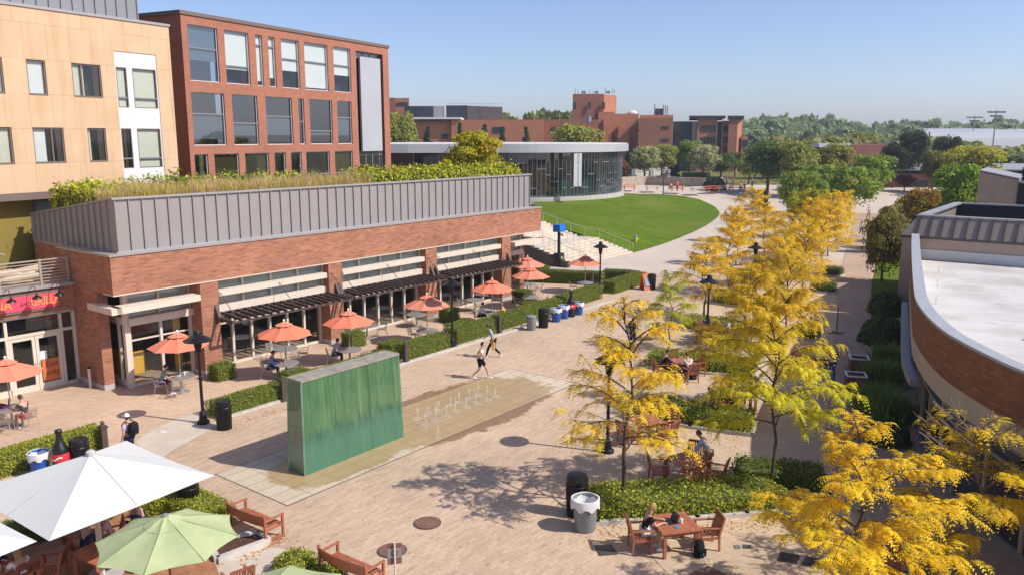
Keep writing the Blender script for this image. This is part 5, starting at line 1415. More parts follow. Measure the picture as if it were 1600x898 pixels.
far_tree('pale sage tree left of its twin by the low stone wall', 1008,172,226,50,SAG,'b1'); far_tree('olive tree just right of the sage tree by the wall', 1035,178,226,48,OLV,'b0')
far_tree('dark conifer between the sage trees', 1052,185,232,26,(.035,.06,.045),'c0')
far_tree('green tree before the dark glass link', 1078,185,219,44,(.24,.32,.045),'b0'); far_tree('pale silvery tree above the picnic tables', 1100,172,224,48,(.46,.45,.22),'b1')
far_tree('dark green tree before the engineering tower', 1128,185,238,44,DKG,'b2'); far_tree('brown green tree at the foot of the tower', 1150,190,238,36,(.20,.17,.05),'b0')
far_tree('yellow green tree with the crowd beneath it', 1172,160,240,40,MAP,'b1'); far_tree('large dark green tree behind the rust red pillar', 1204,140,216,72,DKG,'b2')
far_tree('tall pale olive tree right of the dark one', 1252,135,216,62,OLV,'b1'); far_tree('dull olive tree at the end of the olive pair', 1302,142,224,64,(.34,.32,.06),'b0')
far_tree('brown leaved tree beneath the olive pair', 1300,128,258,50,(.20,.17,.05),'b0')
far_tree('bright green maple before the long grey roof', 1368,138,238,66,(.26,.37,.03),'b2'); far_tree('dark red leaved small tree by the brick wall', 1415,142,272,32,(.20,.035,.035),'b1')
far_tree('bright green maple nearest the beige roof', 1503,84,246,74,(.24,.36,.03),'b2'); far_tree('golden shrub behind the beige roof rim', 1440,80,294,60,(.34,.21,.02),'b0'); far_tree('golden bush at the edge of the grey block', 1512,86,283,60,(.30,.24,.03),'b1')
far_tree('dark pine before the flat roofed block', 1425,150,200,58,(.06,.085,.04),'b1','pine_tree'); far_tree('dark pine left of the floodlight mast', 1484,160,208,44,(.055,.08,.035),'b2','pine_tree'); far_tree('low dark pine at the foot of the tall pine', 1400,148,226,40,(.055,.08,.035),'b0','pine_tree')
far_tree('wide yellow olive tree under the floodlights', 1525,135,222,84,YOL,'b2'); far_tree('low olive tree right of the wide yellow one', 1462,140,236,40,(.20,.19,.04),'b0')
# green locusts at the end of the rows, trees on the verge
for px, by, h, wd, c, l in ((1250,350,6.9,1.25,(.28,.36,.05),'green honey locust left of two at the far end of the row'),(1326,342,7.3,1.45,(.29,.38,.05),'green honey locust right of two at the far end of the row'),(1280,336,7.4,1.35,(.30,.38,.05),'green honey locust standing between two others at the row end'),(1262,372,5.6,1.2,(.45,.42,.03),'yellowing honey locust among the green ones')):
    tree_obj('honey_locust', l, GLO[int(px) % 2], G(px, by), c, rnd.uniform(0,6), (h*.058*wd, h*.058*wd, h/10), 'green honey locusts at the far end')
far_tree('olive bushy tree on the verge beside the walk', 1386,62,328,66,(.27,.235,.045),'l0','broadleaf_tree','small trees on the verge',0); far_tree('rust tinted bush on the verge farther on', 1392,78,320,40,(.27,.21,.05),'l0','broadleaf_tree','small trees on the verge',0)

# the wood on the horizon: one mass
def woodland(label, spots, color, seed):
    g = rng(seed); bases = [crown_np(200+k, 10, 4.2, .5, 15, 62, 1.35) for k in range(5)]; VV = []; FF = []; TT = []; o = 0
    for x, Y, z0, h, r in spots:
        V, F, t_ = bases[g.integers(5)]; a = g.uniform(0, 6.28); c, s = math.cos(a), math.sin(a)
        q = V*np.array([r/4.2, r/4.2, h/10]); q = np.stack([q[:,0]*c-q[:,1]*s+x, q[:,0]*s+q[:,1]*c+Y, q[:,2]+z0], 1)
        VV.append(q); FF.append(F+o); o += len(q); TT.append(np.clip(t_*.5 + g.normal(.25, .17), 0, 1))
    o_ = bpy.data.objects.new('woodland', np_mesh('woodland', np.concatenate(VV), np.concatenate(FF), M['wood_leaf'], np.concatenate(TT))); col.objects.link(o_); o_.color = (*color, 1)
    tag(o_, label, None, None, 'stuff')
g = rng(5); sp = []
prof = [(1150,196),(1170,186),(1195,180),(1228,176),(1262,182),(1295,182),(1325,187),(1355,191),(1385,190),(1410,186),(1440,191),(1470,186),(1500,190),(1540,189),(1570,186),(1600,185),(1650,184)]
for k in range(330):
    px = g.uniform(1150, 1650); Y = g.uniform(350, 520); top = np.interp(px, [p[0] for p in prof], [p[1] for p in prof]) + g.uniform(-4, 9) + (520-Y)*.11
    p = W(px, top, Y); h = max(6, p.z-2.0); sp.append((p.x, Y, max(2, p.z-h), h, g.uniform(4, 7)))
woodland('mixed green wood closing the horizon on the right', sp, (.29,.36,.16), 8)
sp = []
for k in range(70):
    px = g.uniform(560, 1010); Y = g.uniform(290, 340); top = np.interp(px, [560,800,830,880,900,1010], [184,182,176,172,176,188]) + g.uniform(-3, 8)
    p = W(px, top, Y); sp.append((p.x, Y, 2, p.z-2, g.uniform(4, 6)))
woodland('olive wood showing over the far roofs on the left', sp, (.26,.27,.06), 9)
sp = []
for k in range(90):
    px = g.uniform(1190, 1660); Y = g.uniform(180, 300); top = np.interp(px, [1190,1300,1340,1430,1500,1660], [216,214,212,214,226,236]) + g.uniform(-5, 14)
    p = W(px, top, Y); sp.append((p.x, Y, 2, max(3, p.z-2), g.uniform(3, 5.5)))
woodland('lower belt of trees between the campus roofs and the wood', sp, (.30,.33,.10), 10)

# ------------------------------------------------------------------ hedges
def hedge(name, label, A, B, h, color, dens=760, leaf=.036, cat='hedge', group=None, rag=.05, z0=0.0, kerb=None, seed=1):
    """clipped hedge between the ground lines A and B (equal counts)"""
    g = rng(seed + int(abs(A[0][0])*97)); A = [np.array([p[0],p[1],z0]) for p in A]; B = [np.array([p[0],p[1],z0]) for p in B]; n = len(A); m = MB()
    c0 = (A[0]+B[0])/2; c0 = (A[0]+B[-1]+A[-1]+B[0])/4; c0[2] = z0
    ins = .05; P = []; N = []
    for i in range(n-1):
        a0, a1, b0, b1 = A[i], A[i+1], B[i], B[i+1]
        def pt(u, v, z): return (a0*(1-u)+a1*u)*(1-v) + (b0*(1-u)+b1*u)*v + np.array([0,0,z])
        u0 = .06 if i == 0 else 0; u1 = .94 if i == n-2 else 1
        q = [pt(u0,.06,.0)-c0, pt(u1,.06,.0)-c0, pt(u1,.94,.0)-c0, pt(u0,.94,.0)-c0, pt(u0,.08,h*.93)-c0, pt(u1,.08,h*.93)-c0, pt(u1,.92,h*.93)-c0, pt(u0,.92,h*.93)-c0]
        m.add([tuple(x) for x in q], [(0,3,2,1),(4,5,6,7),(0,1,5,4),(1,2,6,5),(2,3,7,6),(3,0,4,7)])
        ln = (np.linalg.norm(a1-a0)+np.linalg.norm(b1-b0))/2; wd = np.linalg.norm((a0+a1-b0-b1)/2)
        def scat(k, fn, nv):
            k = int(k*dens)
            if k < 1: return
            u, v = g.uniform(0,1,k), g.uniform(0,1,k); P.append(np.array([fn(x,y) for x, y in zip(u,v)]) - c0); N.append(np.tile(nv, (k,1)))
        ax = unit(a1-a0); sd = unit((b0+b1-a0-a1)/2)
        def topf(u, v):
            e = min(v, 1-v)*wd; return pt(u, v, h - max(0, .18-e)**2*3.2)
        scat(ln*wd, topf, np.array([0,0,1.])); scat(ln*h, lambda u, v: pt(u,.0,v*h*.97), -sd); scat(ln*h, lambda u, v: pt(u,1.,v*h*.97), sd)
        if i == 0: scat(wd*h, lambda u, v: pt(0,u,v*h*.97), -ax)
        if i == n-2: scat(wd*h, lambda u, v: pt(1,u,v*h*.97), ax)
    P = np.concatenate(P); N = np.concatenate(N); low = .5 + .5*np.sin(P[:,0]*2.3+1)*np.sin(P[:,1]*2.1+2)
    P = P + N*(g.normal(size=(len(P),1))*rag*.55 + (low[:,None]-.5)*rag); P[:,2] = np.maximum(P[:,2], .02)
    V, F = leaf_quads(P, unit(N + g.normal(size=N.shape)*.6), leaf, g)
    e = thing(name, label, cat, tuple(c0), 0, group)
    o = bpy.data.objects.new('foliage', np_mesh('hedge_foliage', V, F, M['hedge_leaf'], np.repeat(np.clip(g.normal(.5,.2,len(P)),0,1),4))); col.objects.link(o); o.parent = e; o.color = (*color, 1)
    m.build('branch_mass', M['hedge_core'], e)
    if kerb:
        k_ = MB(); line = [Vector(tuple(p-c0)) for p in A] + [Vector(tuple(p-c0)) for p in B[::-1]]; line.append(line[0])
        cen = sum((Vector(tuple(p)) for p in line[:-1]), Vector())/(len(line)-1)
        L2 = [p + (p-cen).normalized()*kerb for p in line]
        for a, b in zip(L2, L2[1:]): d = (b-a).normalized()*.07; k_.bar(tuple(a-d+Vector((0,0,.05))), tuple(b+d+Vector((0,0,.05))), .16, .16)
        k_.build('kerb', M['kerb_stone'], e); q = MB(); q.poly([tuple(p+Vector((0,0,.03))) for p in L2[:-1]]); q.build('bed', M['mulch'], e)
    return e
def hstrip(label, pts, w, h, color=(.10,.145,.012), **kw):
    P_ = [Vector((p[0],p[1],0)) for p in pts]; A = []; B = []
    for i, p in enumerate(P_):
        d = (P_[min(i+1,len(P_)-1)]-P_[max(i-1,0)]).normalized(); s = Vector((d.y,-d.x,0))*w/2; A.append(p+s); B.append(p-s)
    return hedge('hedge', label, A, B, h, color, **kw)
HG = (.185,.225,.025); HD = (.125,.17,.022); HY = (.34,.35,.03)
gr = 'clipped hedges round the patio'
hstrip('clipped hedge behind the lamp and slatted bin nearest the entrance', [hb2(.9,5.35), hb2(4.3,5.3)], .95, .62, HG, group=gr)
hstrip('long clipped hedge running behind the green glass wall', [hb2(4.6,5.25), hb2(11.0,5.1)], .95, .66, HG, group=gr)
hstrip('clipped hedge between the glass wall and the second lamp post', [hb2(11.6,5.1), hb2(14.9,5.1)], .95, .78, HG, group=gr)
hstrip('clipped hedge before the two walking men, ending at the grey bin', [hb2(15.5,5.0), hb2(19.1,4.95)], .95, .85, HG, group=gr)
hstrip('clipped hedge behind the row of blue and black bins', [hb2(19.5,4.85), hb2(26.2,4.6)], .95, .85, HG, group=gr)
hstrip('clipped hedge right of the black bottle shaped bin', [hb2(26.5,4.55), hb2(31.5,4.3)], .95, .9, HG, group=gr)
hstrip('clipped hedge right of the far patio lamp post', [hb2(33.2,4.2), hb2(38.6,3.9)], 1.1, .85, HG, group=gr)
hstrip('short clipped hedge behind the hedge with orange leaves', [hb2(38.9,3.5), hb2(38.2,.9)], 1.0, .8, HD, group=gr)
hstrip('long dark hedge at the foot of the stone stairs', [(-.6,62.8),(3.2,61.9),(7.0,60.9)], 1.0, .95, HD, group=gr)
hstrip('low sloping hedge between the hall end and the stairs', [(-.2,68.5),(1.8,66.0),(2.6,64)], 1.0, .9, HG, group=gr)
def tuft(label, p, w, h, color=HG, **kw):
    P_ = Vector((p[0],p[1],0)); A = [P_ + HU*(-w/2) + HT*(w*.45), P_ + HU*(w/2) + HT*(w*.45)]; B = [P_ + HU*(-w/2) - HT*(w*.45), P_ + HU*(w/2) - HT*(w*.45)]
    return hedge('cube_shrub', label, A, B, h, color, cat='shrub', **kw)
gs = 'clipped shrubs on the patio'
tuft('square clipped shrub at the first brick pier beside the lamp', hb2(4.2,1.0), .95, .75, HG, group=gs)
tuft('low square shrub by the hedge left of the sitting man in grey', hb2(6.0,4.1), 1.3, .55, HG, group=gs)
tuft('square clipped shrub at the second brick pier', hb2(12.0,1.2), 1.0, .8, HG, group=gs)
tuft('low square shrub beside the plaid shirted person', hb2(12.6,3.6), 1.3, .5, HG, group=gs)
tuft('square clipped shrub at the third brick pier', hb2(19.6,1.2), 1.0, .85, HG, group=gs)
tuft('low square shrub near the second patio lamp', hb2(17.8,3.9), 1.7, .6, HG, group=gs)
tuft('square clipped shrub at the last brick pier', hb2(26.9,1.3), 1.1, .85, HD, group=gs)
tuft('low square shrub behind the bins', hb2(25.2,3.6), 1.6, .6, HG, group=gs)
# left foreground
hstrip('yellow green hedge at the left edge beside the bottle bin', [gp(-40,752), gp(60,722), gp(158,694)], 1.0, .75, HY, group='hedges round the deck')
hstrip('bright low hedge between the green parasol and the benches', [gp(228,800), gp(285,795), gp(342,826)], 1.15, .6, HY, group='hedges round the deck')
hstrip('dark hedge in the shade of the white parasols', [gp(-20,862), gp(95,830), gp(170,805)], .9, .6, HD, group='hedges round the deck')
A = [gp(330,862), gp(405,866)]; 
q = MB(); P_ = [G(325,852), G(405,838), G(420,850), G(340,880)]; c_ = sum(P_, Vector())/4
e = thing('planter_bed', 'raised mulch bed with pale stone kerb behind the bench', 'planter', tuple(c_))
q.poly([tuple(p-c_+Vector((0,0,.12))) for p in P_]); q.build('mulch', M['mulch'], e); q = MB()
for a, b in zip(P_, P_[1:]+P_[:1]): q.bar(tuple(a-c_+Vector((0,0,.09))), tuple(b-c_+Vector((0,0,.09))), .16, .2)
q.build('kerb', M['kerb_stone'], e)
def ball_shrub(label, p, r, h, color, dens=800, leaf=.036, cat='shrub', name='round_shrub', z0=0):
    g = rng(int(p[0]*31+500)); n = int(dens*6.3*r*r); v = unit(g.normal(size=(n,3))); v[:,2] = np.abs(v[:,2]); lump = 1+.09*np.sin(v[:,0]*6+p[0])*np.sin(v[:,1]*7)
    Pp = v*np.array([r,r,h])*(lump*g.uniform(.9,1.05,n))[:,None]; Pp[:,2] += .03
    V, F = leaf_quads(Pp, unit(v+g.normal(size=(n,3))*.6), leaf, g)
    e = thing(name, label, cat, (p[0],p[1],z0)); o = bpy.data.objects.new('foliage', np_mesh('shrub_foliage', V, F, M['hedge_leaf'], np.repeat(np.clip(g.normal(.5,.2,n),0,1),4))); col.objects.link(o); o.parent = e; o.color = (*color,1)
    m = MB(); m.lathe([(r*.75,0),(r*.86,h*.35),(r*.6,h*.75),(.02,h*.9)], 12); m.build('branch_mass', M['hedge_core'], e)
    return e
ball_shrub('low round shrub between the two red benches', gp(462,893), .62, .55, HY); ball_shrub('small round shrub half hidden by the lower green parasol', gp(508,906), .55, .35, HY)
# beds on the terrace
gb = 'hedge beds on the terrace'
def bed(label, f0, f1, d, h, color, kb=.12):
    a, b = G(*f0), G(*f1); ax = (b-a).normalized(); nn = Vector((-ax.y, ax.x, 0))*d
    if nn.y < 0: nn = -nn
    n = 4; A = [a.lerp(b, k/n) for k in range(n+1)]; B = [p+nn for p in A]
    return hedge('hedge_bed', label, A, B, h, color, kerb=kb, rag=.14, leaf=.052, dens=480, cat='hedge', group=gb)
bed('wide hedge bed behind the blonde woman and her table', (938,818), (1232,800), 1.75, .5, (.33,.36,.03))
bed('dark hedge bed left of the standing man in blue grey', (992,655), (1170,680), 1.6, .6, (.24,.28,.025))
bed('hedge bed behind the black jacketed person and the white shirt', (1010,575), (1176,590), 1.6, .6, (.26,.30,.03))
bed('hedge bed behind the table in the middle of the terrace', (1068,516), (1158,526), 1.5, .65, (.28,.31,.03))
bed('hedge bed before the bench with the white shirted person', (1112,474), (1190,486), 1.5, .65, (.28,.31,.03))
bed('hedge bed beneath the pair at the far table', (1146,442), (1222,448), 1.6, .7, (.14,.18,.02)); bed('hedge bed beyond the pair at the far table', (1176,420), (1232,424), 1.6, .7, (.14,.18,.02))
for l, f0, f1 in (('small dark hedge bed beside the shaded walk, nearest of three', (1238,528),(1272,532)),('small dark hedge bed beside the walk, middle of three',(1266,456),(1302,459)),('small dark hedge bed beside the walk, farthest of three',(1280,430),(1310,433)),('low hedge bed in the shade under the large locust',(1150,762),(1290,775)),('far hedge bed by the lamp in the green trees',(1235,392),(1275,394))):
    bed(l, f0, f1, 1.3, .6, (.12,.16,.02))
# shaded planting against the round building
def grass_np(n, area, h, lean, g, w=.012, base=None):
    """blades of grass: thin triangles as degenerate quads"""
    P = area(n); a = g.uniform(0, 6.28, n); hh = h*g.uniform(.5, 1.2, n); d = np.stack([np.cos(a), np.sin(a), np.zeros(n)], 1); s = np.stack([-np.sin(a), np.cos(a), np.zeros(n)], 1)
    ln = lean*hh*g.uniform(.2, 1.3, n); tip = P + d*ln[:,None] + np.array([0,0,1.])*hh[:,None]; mid = P + d*(ln*.3)[:,None] + np.array([0,0,.62])*hh[:,None]
    V = np.stack([P - s*w, P + s*w, mid + s*w*.9, mid - s*w*.9, mid - s*w*.9, mid + s*w*.9, tip + s*w*.15, tip - s*w*.15], 1).reshape(-1,3)
    return V, np.arange(n*8).reshape(n*2,4), np.repeat(np.clip(g.normal(.5,.2,n),0,1), 8)
def clump(label, p, r, h, n, color, lean=.7, name='grass_clump'):
    g = rng(int(abs(p[0])*77)); V, F, t_ = grass_np(n, lambda k: np.stack([g.normal(0,r*.35,k), g.normal(0,r*.35,k), np.zeros(k)],1), h, lean, g, .016)
    o = bpy.data.objects.new(name, np_mesh(name, V, F, M['hedge_leaf'], t_)); col.objects.link(o); o.location = (p[0],p[1],0); o.color = (*color,1)
    return tag(o, label, 'grass', 'ornamental grasses in the shade')
for x, y_, l in ((1378,600,'ornamental grass clump beside the wooden planters'),(1366,640,'ornamental grass clump in front of the others in the shade'),(1392,655,'ornamental grass clump against the round wall'),(1388,572,'ornamental grass clump farthest along the round wall')):
    clump(l, gp(x,y_), 1.0, .95, 1400, (.22,.32,.06))
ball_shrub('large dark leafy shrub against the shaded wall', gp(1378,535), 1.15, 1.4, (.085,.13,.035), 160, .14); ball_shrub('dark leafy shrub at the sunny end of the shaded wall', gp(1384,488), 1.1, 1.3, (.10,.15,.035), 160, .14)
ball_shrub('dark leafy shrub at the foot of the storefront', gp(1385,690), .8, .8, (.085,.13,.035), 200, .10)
# ------------------------------------------------------------------ planting on the hall roof
def roof_z(y): return 8.05 - (y-.5)*.1173
def roof_hedge(label, s0, s1, y0, y1, h, color, seed):
    A = [HB(s0+(s1-s0)*k/6, -y0) for k in range(7)]; B = [HB(s0+(s1-s0)*k/6, -y1) for k in range(7)]
    return hedge('roof_hedge', label, A, B, h, color, dens=150, leaf=.11, rag=.28, z0=roof_z((y0+y1)/2)-.05, group='hedges on the hall roof', seed=seed)
roof_hedge('yellow green hedge on the roof corner above the entrance', .95, 3.0, 3.0, 7.0, 1.2, (.44,.46,.03), 3)
roof_hedge('yellow green hedge along the far half of the hall roof', 14.8, 29.4, .9, 2.6, 1.15, (.42,.42,.03), 4)
roof_hedge('sparse green hedge behind the tall grasses on the roof', 3.4, 14.8, 4.6, 5.6, 1.35, (.36,.40,.03), 5)
g = rng(77)
def gz(k, s0, s1, y0, y1):
    s_ = g.uniform(s0, s1, k); y = g.uniform(y0, y1, k); return np.stack([s_, y, 8.05-(y-.5)*.1173], 1)
def tuft_h(V):
    k = .62 + .5*(.5+.5*np.sin(V[:,0]*2.1)*np.sin(V[:,1]*2.7+1)) + .25*np.sin(V[:,0]*5.3+V[:,1]*4); base = 8.05-(V[:,1]-.5)*.1173; V = V.copy(); V[:,2] = base + (V[:,2]-base)*k; return V
V, F, t_ = grass_np(17000, lambda k: gz(k, 1.0, 15.5, .7, 5), 1.0, .55, g, .011)
o = bpy.data.objects.new('roof_grass', np_mesh('roof_grass', tuft_h(V), F, M['grass_blade'], t_)); col.objects.link(o); o.location = C0; o.rotation_euler = (0,0,HROT); o.color = (.80,.56,.36,1); tag(o, 'tall russet and straw coloured grasses on the hall roof', None, None, 'stuff')
V, F, t_ = grass_np(7000, lambda k: gz(k, 1.0, 15.5, .6, 5), .95, .5, g, .016)
o = bpy.data.objects.new('roof_weeds', np_mesh('roof_weeds', V, F, M['frond'], t_)); col.objects.link(o); o.location = C0; o.rotation_euler = (0,0,HROT); o.color = (.50,.50,.07,1); tag(o, 'green and yellow weeds among the roof grasses', None, None, 'stuff')
def sapling(label, s_, y, h, r, color, seed):
    V, F, t_ = crown_np(seed, h, r, .15, 9, 130, .13); e = thing('roof_shrub', label, 'shrub', tuple(HB(s_, -y, roof_z(y))), 0, 'shrubs on the hall roof')
    o = bpy.data.objects.new('foliage', np_mesh('roof_shrub', V, F, M['leaf'], t_)); col.objects.link(o); o.parent = e; o.color = (*color,1)
    m = MB(); m.tube([(0,0,-.1),(.05,0,h*.4),(0,.05,h*.8)], [.05,.035,.01], 6); m.build('stem', M['bark'], e)
sapling('upright green shrub before the corner of the red hall', 5.2, 3.6, 1.9, .55, (.20,.26,.02), 301); sapling('green shrub in the grasses before the red windows', 9.2, 3.4, 1.5, .5, (.20,.26,.02), 302); sapling('small green shrub where the roof grasses end', 13.4, 3.4, 1.6, .5, (.22,.27,.02), 303)
V, F, t_ = crown_np(310, 3.7, 2.15, .3, 40, 260, .13); e = thing('roof_tree', 'bushy yellow green tree growing on the hall roof', 'tree', tuple(HB(28.3,-4.2,roof_z(4.2))))
o = bpy.data.objects.new('crown', np_mesh('roof_tree', V, F, M['leaf'], t_)); col.objects.link(o); o.parent = e; o.color = (.50,.44,.03,1)
m = MB(); m.tube([(0,0,-.1),(.1,0,1.2),(0,.1,2.6)], [.10,.07,.02], 7)
for k in range(6): m.tube([(0,0,.5+.2*k),(math.cos(k)*1.0,math.sin(k)*1.0,1.3+.25*k)], [.04,.012], 5)
m.build('trunk', M['bark'], e)
sapling('low yellow green shrub left of the roof tree', 25.3, 4.2, 1.9, .9, (.48,.44,.03), 304)
# ------------------------------------------------------------------ fountain
fw = thing('water_wall', 'green glass water wall with a stone slab on top', 'fountain', HB(0,0,0), HROT)
x0, x1, y0, y1, zt = -.40, 3.98, -12.93, -12.22, 3.17
m = MB(); fl = .07
m.add([(x0-fl,y0-fl,0),(x1+fl,y0-fl,0),(x1+fl,y1+fl,0),(x0-fl,y1+fl,0),(x0,y0,zt),(x1,y0,zt),(x1,y1,zt),(x0,y1,zt)], [(0,1,5,4),(1,2,6,5),(2,3,7,6),(3,0,4,7),(4,5,6,7)])
m.build('glass_face', M['fountain_glass'], fw)
m = MB(); n = 6
for k in range(n): a = x0-.03+(x1-x0+.06)*k/n; b = x0-.03+(x1-x0+.06)*(k+1)/n; m.box(a+.006,b-.006,y0-.03,y1+.03,zt+.002,zt+.07)
m.build('cap_stone', M['cap_stone'], fw)
m = MB()
for k in ():
    x = x0 + (x1-x0)*k/10; m.bar((x,y0-fl-.003,.02),(x,y0-.003,zt-.02),.012,.010,0,(0,1,0))
for x, y in ((x0,y0),(x1,y0),(x0,y1)): m.bar((x-(fl if x == x0 else -fl),y-(fl if y == y0 else -fl),0),(x,y,zt),.05,.05)
m.bar((x0-.04,y0-.02,1.6),(x0-.04,y1+.02,1.6),.02,.03); m.build('frame', M['fountain_frame'], fw)
g = rng(4)
def mk_jet():
    e = thing('water_jet', 'x', 'fountain jet', (0,0,0), 0, 'water jets in the fountain paving')
    q = MB(); gg = rng(9); q.tube([(0,0,0),(.005,0,.18),(.01,.005,.34),(.015,.0,.46)], [.005,.008,.010,.004], 5)
    for k in range(34):
        z = gg.uniform(.15,.6); q.ball((.01+gg.normal()*.03*(1+.8*(z<.3)), gg.normal()*.03, z), gg.uniform(.006,.018), 5)
    q.build('stream', M['water_jet'], e, smooth=60)
    q = MB(); n = 16; v = [(math.cos(6.283*k/n)*r_*(1+gg.uniform(-.25,.3)), math.sin(6.283*k/n)*r_*(1+gg.uniform(-.25,.3)), .006) for r_ in (.13,.19) for k in range(n)]; q.add(v, [(k,(k+1)%n,n+(k+1)%n,n+k) for k in range(0,n) if k%5])
    for k in range(40):
        a = gg.uniform(0,6.28); r_ = gg.uniform(.05,.28); q.ball((math.cos(a)*r_,math.sin(a)*r_,gg.uniform(.01,.05)), gg.uniform(.006,.017), 5)
    q.build('splash', M['puddle'], e); return e
jet = Kind(mk_jet)
jets = [(186,545),(280,500),(372,470),(480,425),(556,395),(645,362),(728,332),(255,597),(348,562),(440,522),(525,482),(620,445),(710,408),(805,375),(880,343)]
for i, (x, y_) in enumerate(jets):
    p = G(620 + x*.175, 560 + y_*.175); row = 'back' if i < 7 else 'front'
    jet('white water jet in the %s row of the fountain paving' % row, (p.x,p.y,.012), g.uniform(0,6.28), (.9,.9,float(g.uniform(.55,1.15))))
p = G(684, 683); jet('single low water jet apart from the two rows', (p.x,p.y,.012), 1, (.6,.6,.7))

# ------------------------------------------------------------------ lamps, bollards, covers, bins
def mk_lamp():
    e = thing('lamp_post', 'x', 'lamp post', (0,0,0), 0, 'black lamp posts with broad hats')
    q = MB(); q.lathe([(.24,0),(.24,.10),(.16,.16),(.13,.42),(.085,.5)], 16); q.build('base', M['black_metal'], e, smooth=35)
    q = MB(); q.lathe([(.062,.45),(.055,2.85)], 12); q.build('pole', M['black_metal'], e, smooth=40)
    q = MB(); q.lathe([(.06,2.83),(.12,2.9),(.12,3.05),(.15,3.1),(.15,3.32),(.10,3.36)], 14); q.build('lantern', M['black_metal'], e, smooth=35)
    q = MB(); q.lathe([(.535,3.34),(.54,3.37),(.30,3.50),(.14,3.58),(.13,3.66),(.15,3.67),(.12,3.74),(.03,3.76)], 24); q.lathe([(.12,3.36),(.52,3.345)], 24, cap=False); q.build('lamp_shade', M['black_metal'], e, smooth=35)
    return e
lamp = Kind(mk_lamp)
for px, py, l in ((318,661,'black lamp post at the hedge corner beside the slatted bin'),(707,541,'black lamp post between the hedges in front of the third orange umbrella'),(937,459,'black lamp post at the far end of the patio'),(949,706,'black lamp post half hidden by the nearest tall golden locust'),(1104,536,'black lamp post in the middle of the terrace by the thin golden tree'),(1177,461,'black lamp post among the far golden trees'),(1236,395,'farthest black lamp post beneath the green locusts')):
    lamp(l, G(px,py))
def mk_post():
    e = thing('bollard', 'x', 'bollard', (0,0,0), 0, 'brown capped posts along the hedges')
    q = MB(); q.box(-.10,.10,-.10,.10,0,.86); q.box(-.13,.13,-.13,.13,0,.12); q.build('post', M['post_brown'], e)
    q = MB(); q.box(-.135,.135,-.135,.135,.86,.92); q.box(-.105,.105,-.105,.105,.92,.96); q.lathe([(.05,.96),(.03,.99),(.07,1.03),(.075,1.07),(.04,1.12),(.005,1.14)], 10); q.build('cap', M['post_brown'], e, smooth=40)
    return e
post = Kind(mk_post)
for px, py, l in ((164,704,'brown capped post by the yellow green hedge and white parasol'),(443,626,'brown capped post just left of the green glass wall'),(634,566,'brown capped post in the hedge gap behind the glass wall'),(780,520,'brown capped post in the hedge by the yellow shirted person'),(925,446,'brown capped post at the end of the dark stair hedge'),(976,443,'brown capped post in the far right hedge')):
    post(l, G(px,py), HROT)
q = MB(); q.lathe([(.085,0),(.085,.92)], 14); e = thing('steel_bollard', 'shiny steel bollard with black top beside the entrance wall', 'bollard', tuple(HB(-.22,-2.35))); q.build('post', M['steel'], e, smooth=40); q = MB(); q.lathe([(.09,.92),(.085,.98),(.03,1.0)], 14); q.build('cap', M['black_metal'], e, smooth=40)
def cover(label, p, r, mat='rust_iron'):
    e = thing('manhole_cover', label, 'manhole cover', (p.x,p.y,.016)); q = MB(); q.lathe([(r,0),(r,.012)], 28); q.build('rim', M['hatch_steel'], e)
    q = MB(); q.lathe([(r*.9,.012),(r*.9,.016)], 28)
    for k in range(12): a = k*6.283/12; q.box(math.cos(a)*r*.62-.03, math.cos(a)*r*.62+.03, math.sin(a)*r*.62-.03, math.sin(a)*r*.62+.03, .016, .024)
    q.build('lid', M[mat], e)
cover('round rusty manhole cover in the middle of the brick plaza', G(668,817), .40); cover('round rusty manhole cover behind the small brown sign', G(613,860), .40)
def plate(label, pts, mat='hatch_steel', name='cover_plate', ribs=0):
    P_ = [G(*p) for p in pts]; c = sum(P_, Vector())/len(P_); e = thing(name, label, 'cover plate', (c.x,c.y,.014)); q = MB(); q.prism([(p-c)[:2] for p in P_], 0, .012); q.build('frame', M[mat], e)
    q = MB(); L_ = [(p-c)*.9 for p in P_]
    if ribs:
        for k in range(ribs): f = (k+.5)/ribs; q.bar(tuple(L_[0].lerp(L_[3],f)+Vector((0,0,.015))), tuple(L_[1].lerp(L_[2],f)+Vector((0,0,.015))), .018, .008)
    else: q.prism([p[:2] for p in L_], .012, .016)
    q.build('grating' if ribs else 'lid', M[mat], e)
plate('square dark grate left of the blonde woman', [(928,852),(955,851),(966,866),(937,868)], 'hatch_steel', 'drain_grate', 12)
plate('square rust brown plate in the terrace paving', [(1002,594),(1036,593),(1024,609),(990,608)], 'rust_iron')
plate('square rust brown plate at the bottom edge of the picture', [(1106,884),(1140,900),(1105,914),(1070,900)], 'rust_iron')
plate('left of the two dark grates under the amber locust', [(1220,862),(1250,868),(1245,882),(1214,876)], 'hatch_steel', 'drain_grate', 12); plate('right of the two dark grates under the amber locust', [(1258,869),(1290,876),(1284,889),(1252,882)], 'hatch_steel', 'drain_grate', 12)
plate('pale utility plate in the paving beyond the backpack', [(1146,852),(1156,852),(1158,858),(1148,858)], 'steel'); plate('small grey utility plate beside the pale one', [(1160,851),(1174,852),(1173,857),(1161,857)], 'hatch_steel')
plate('small white and red plate in the entrance walk', [(248,674),(257,672),(261,675),(252,677)], 'sandal')

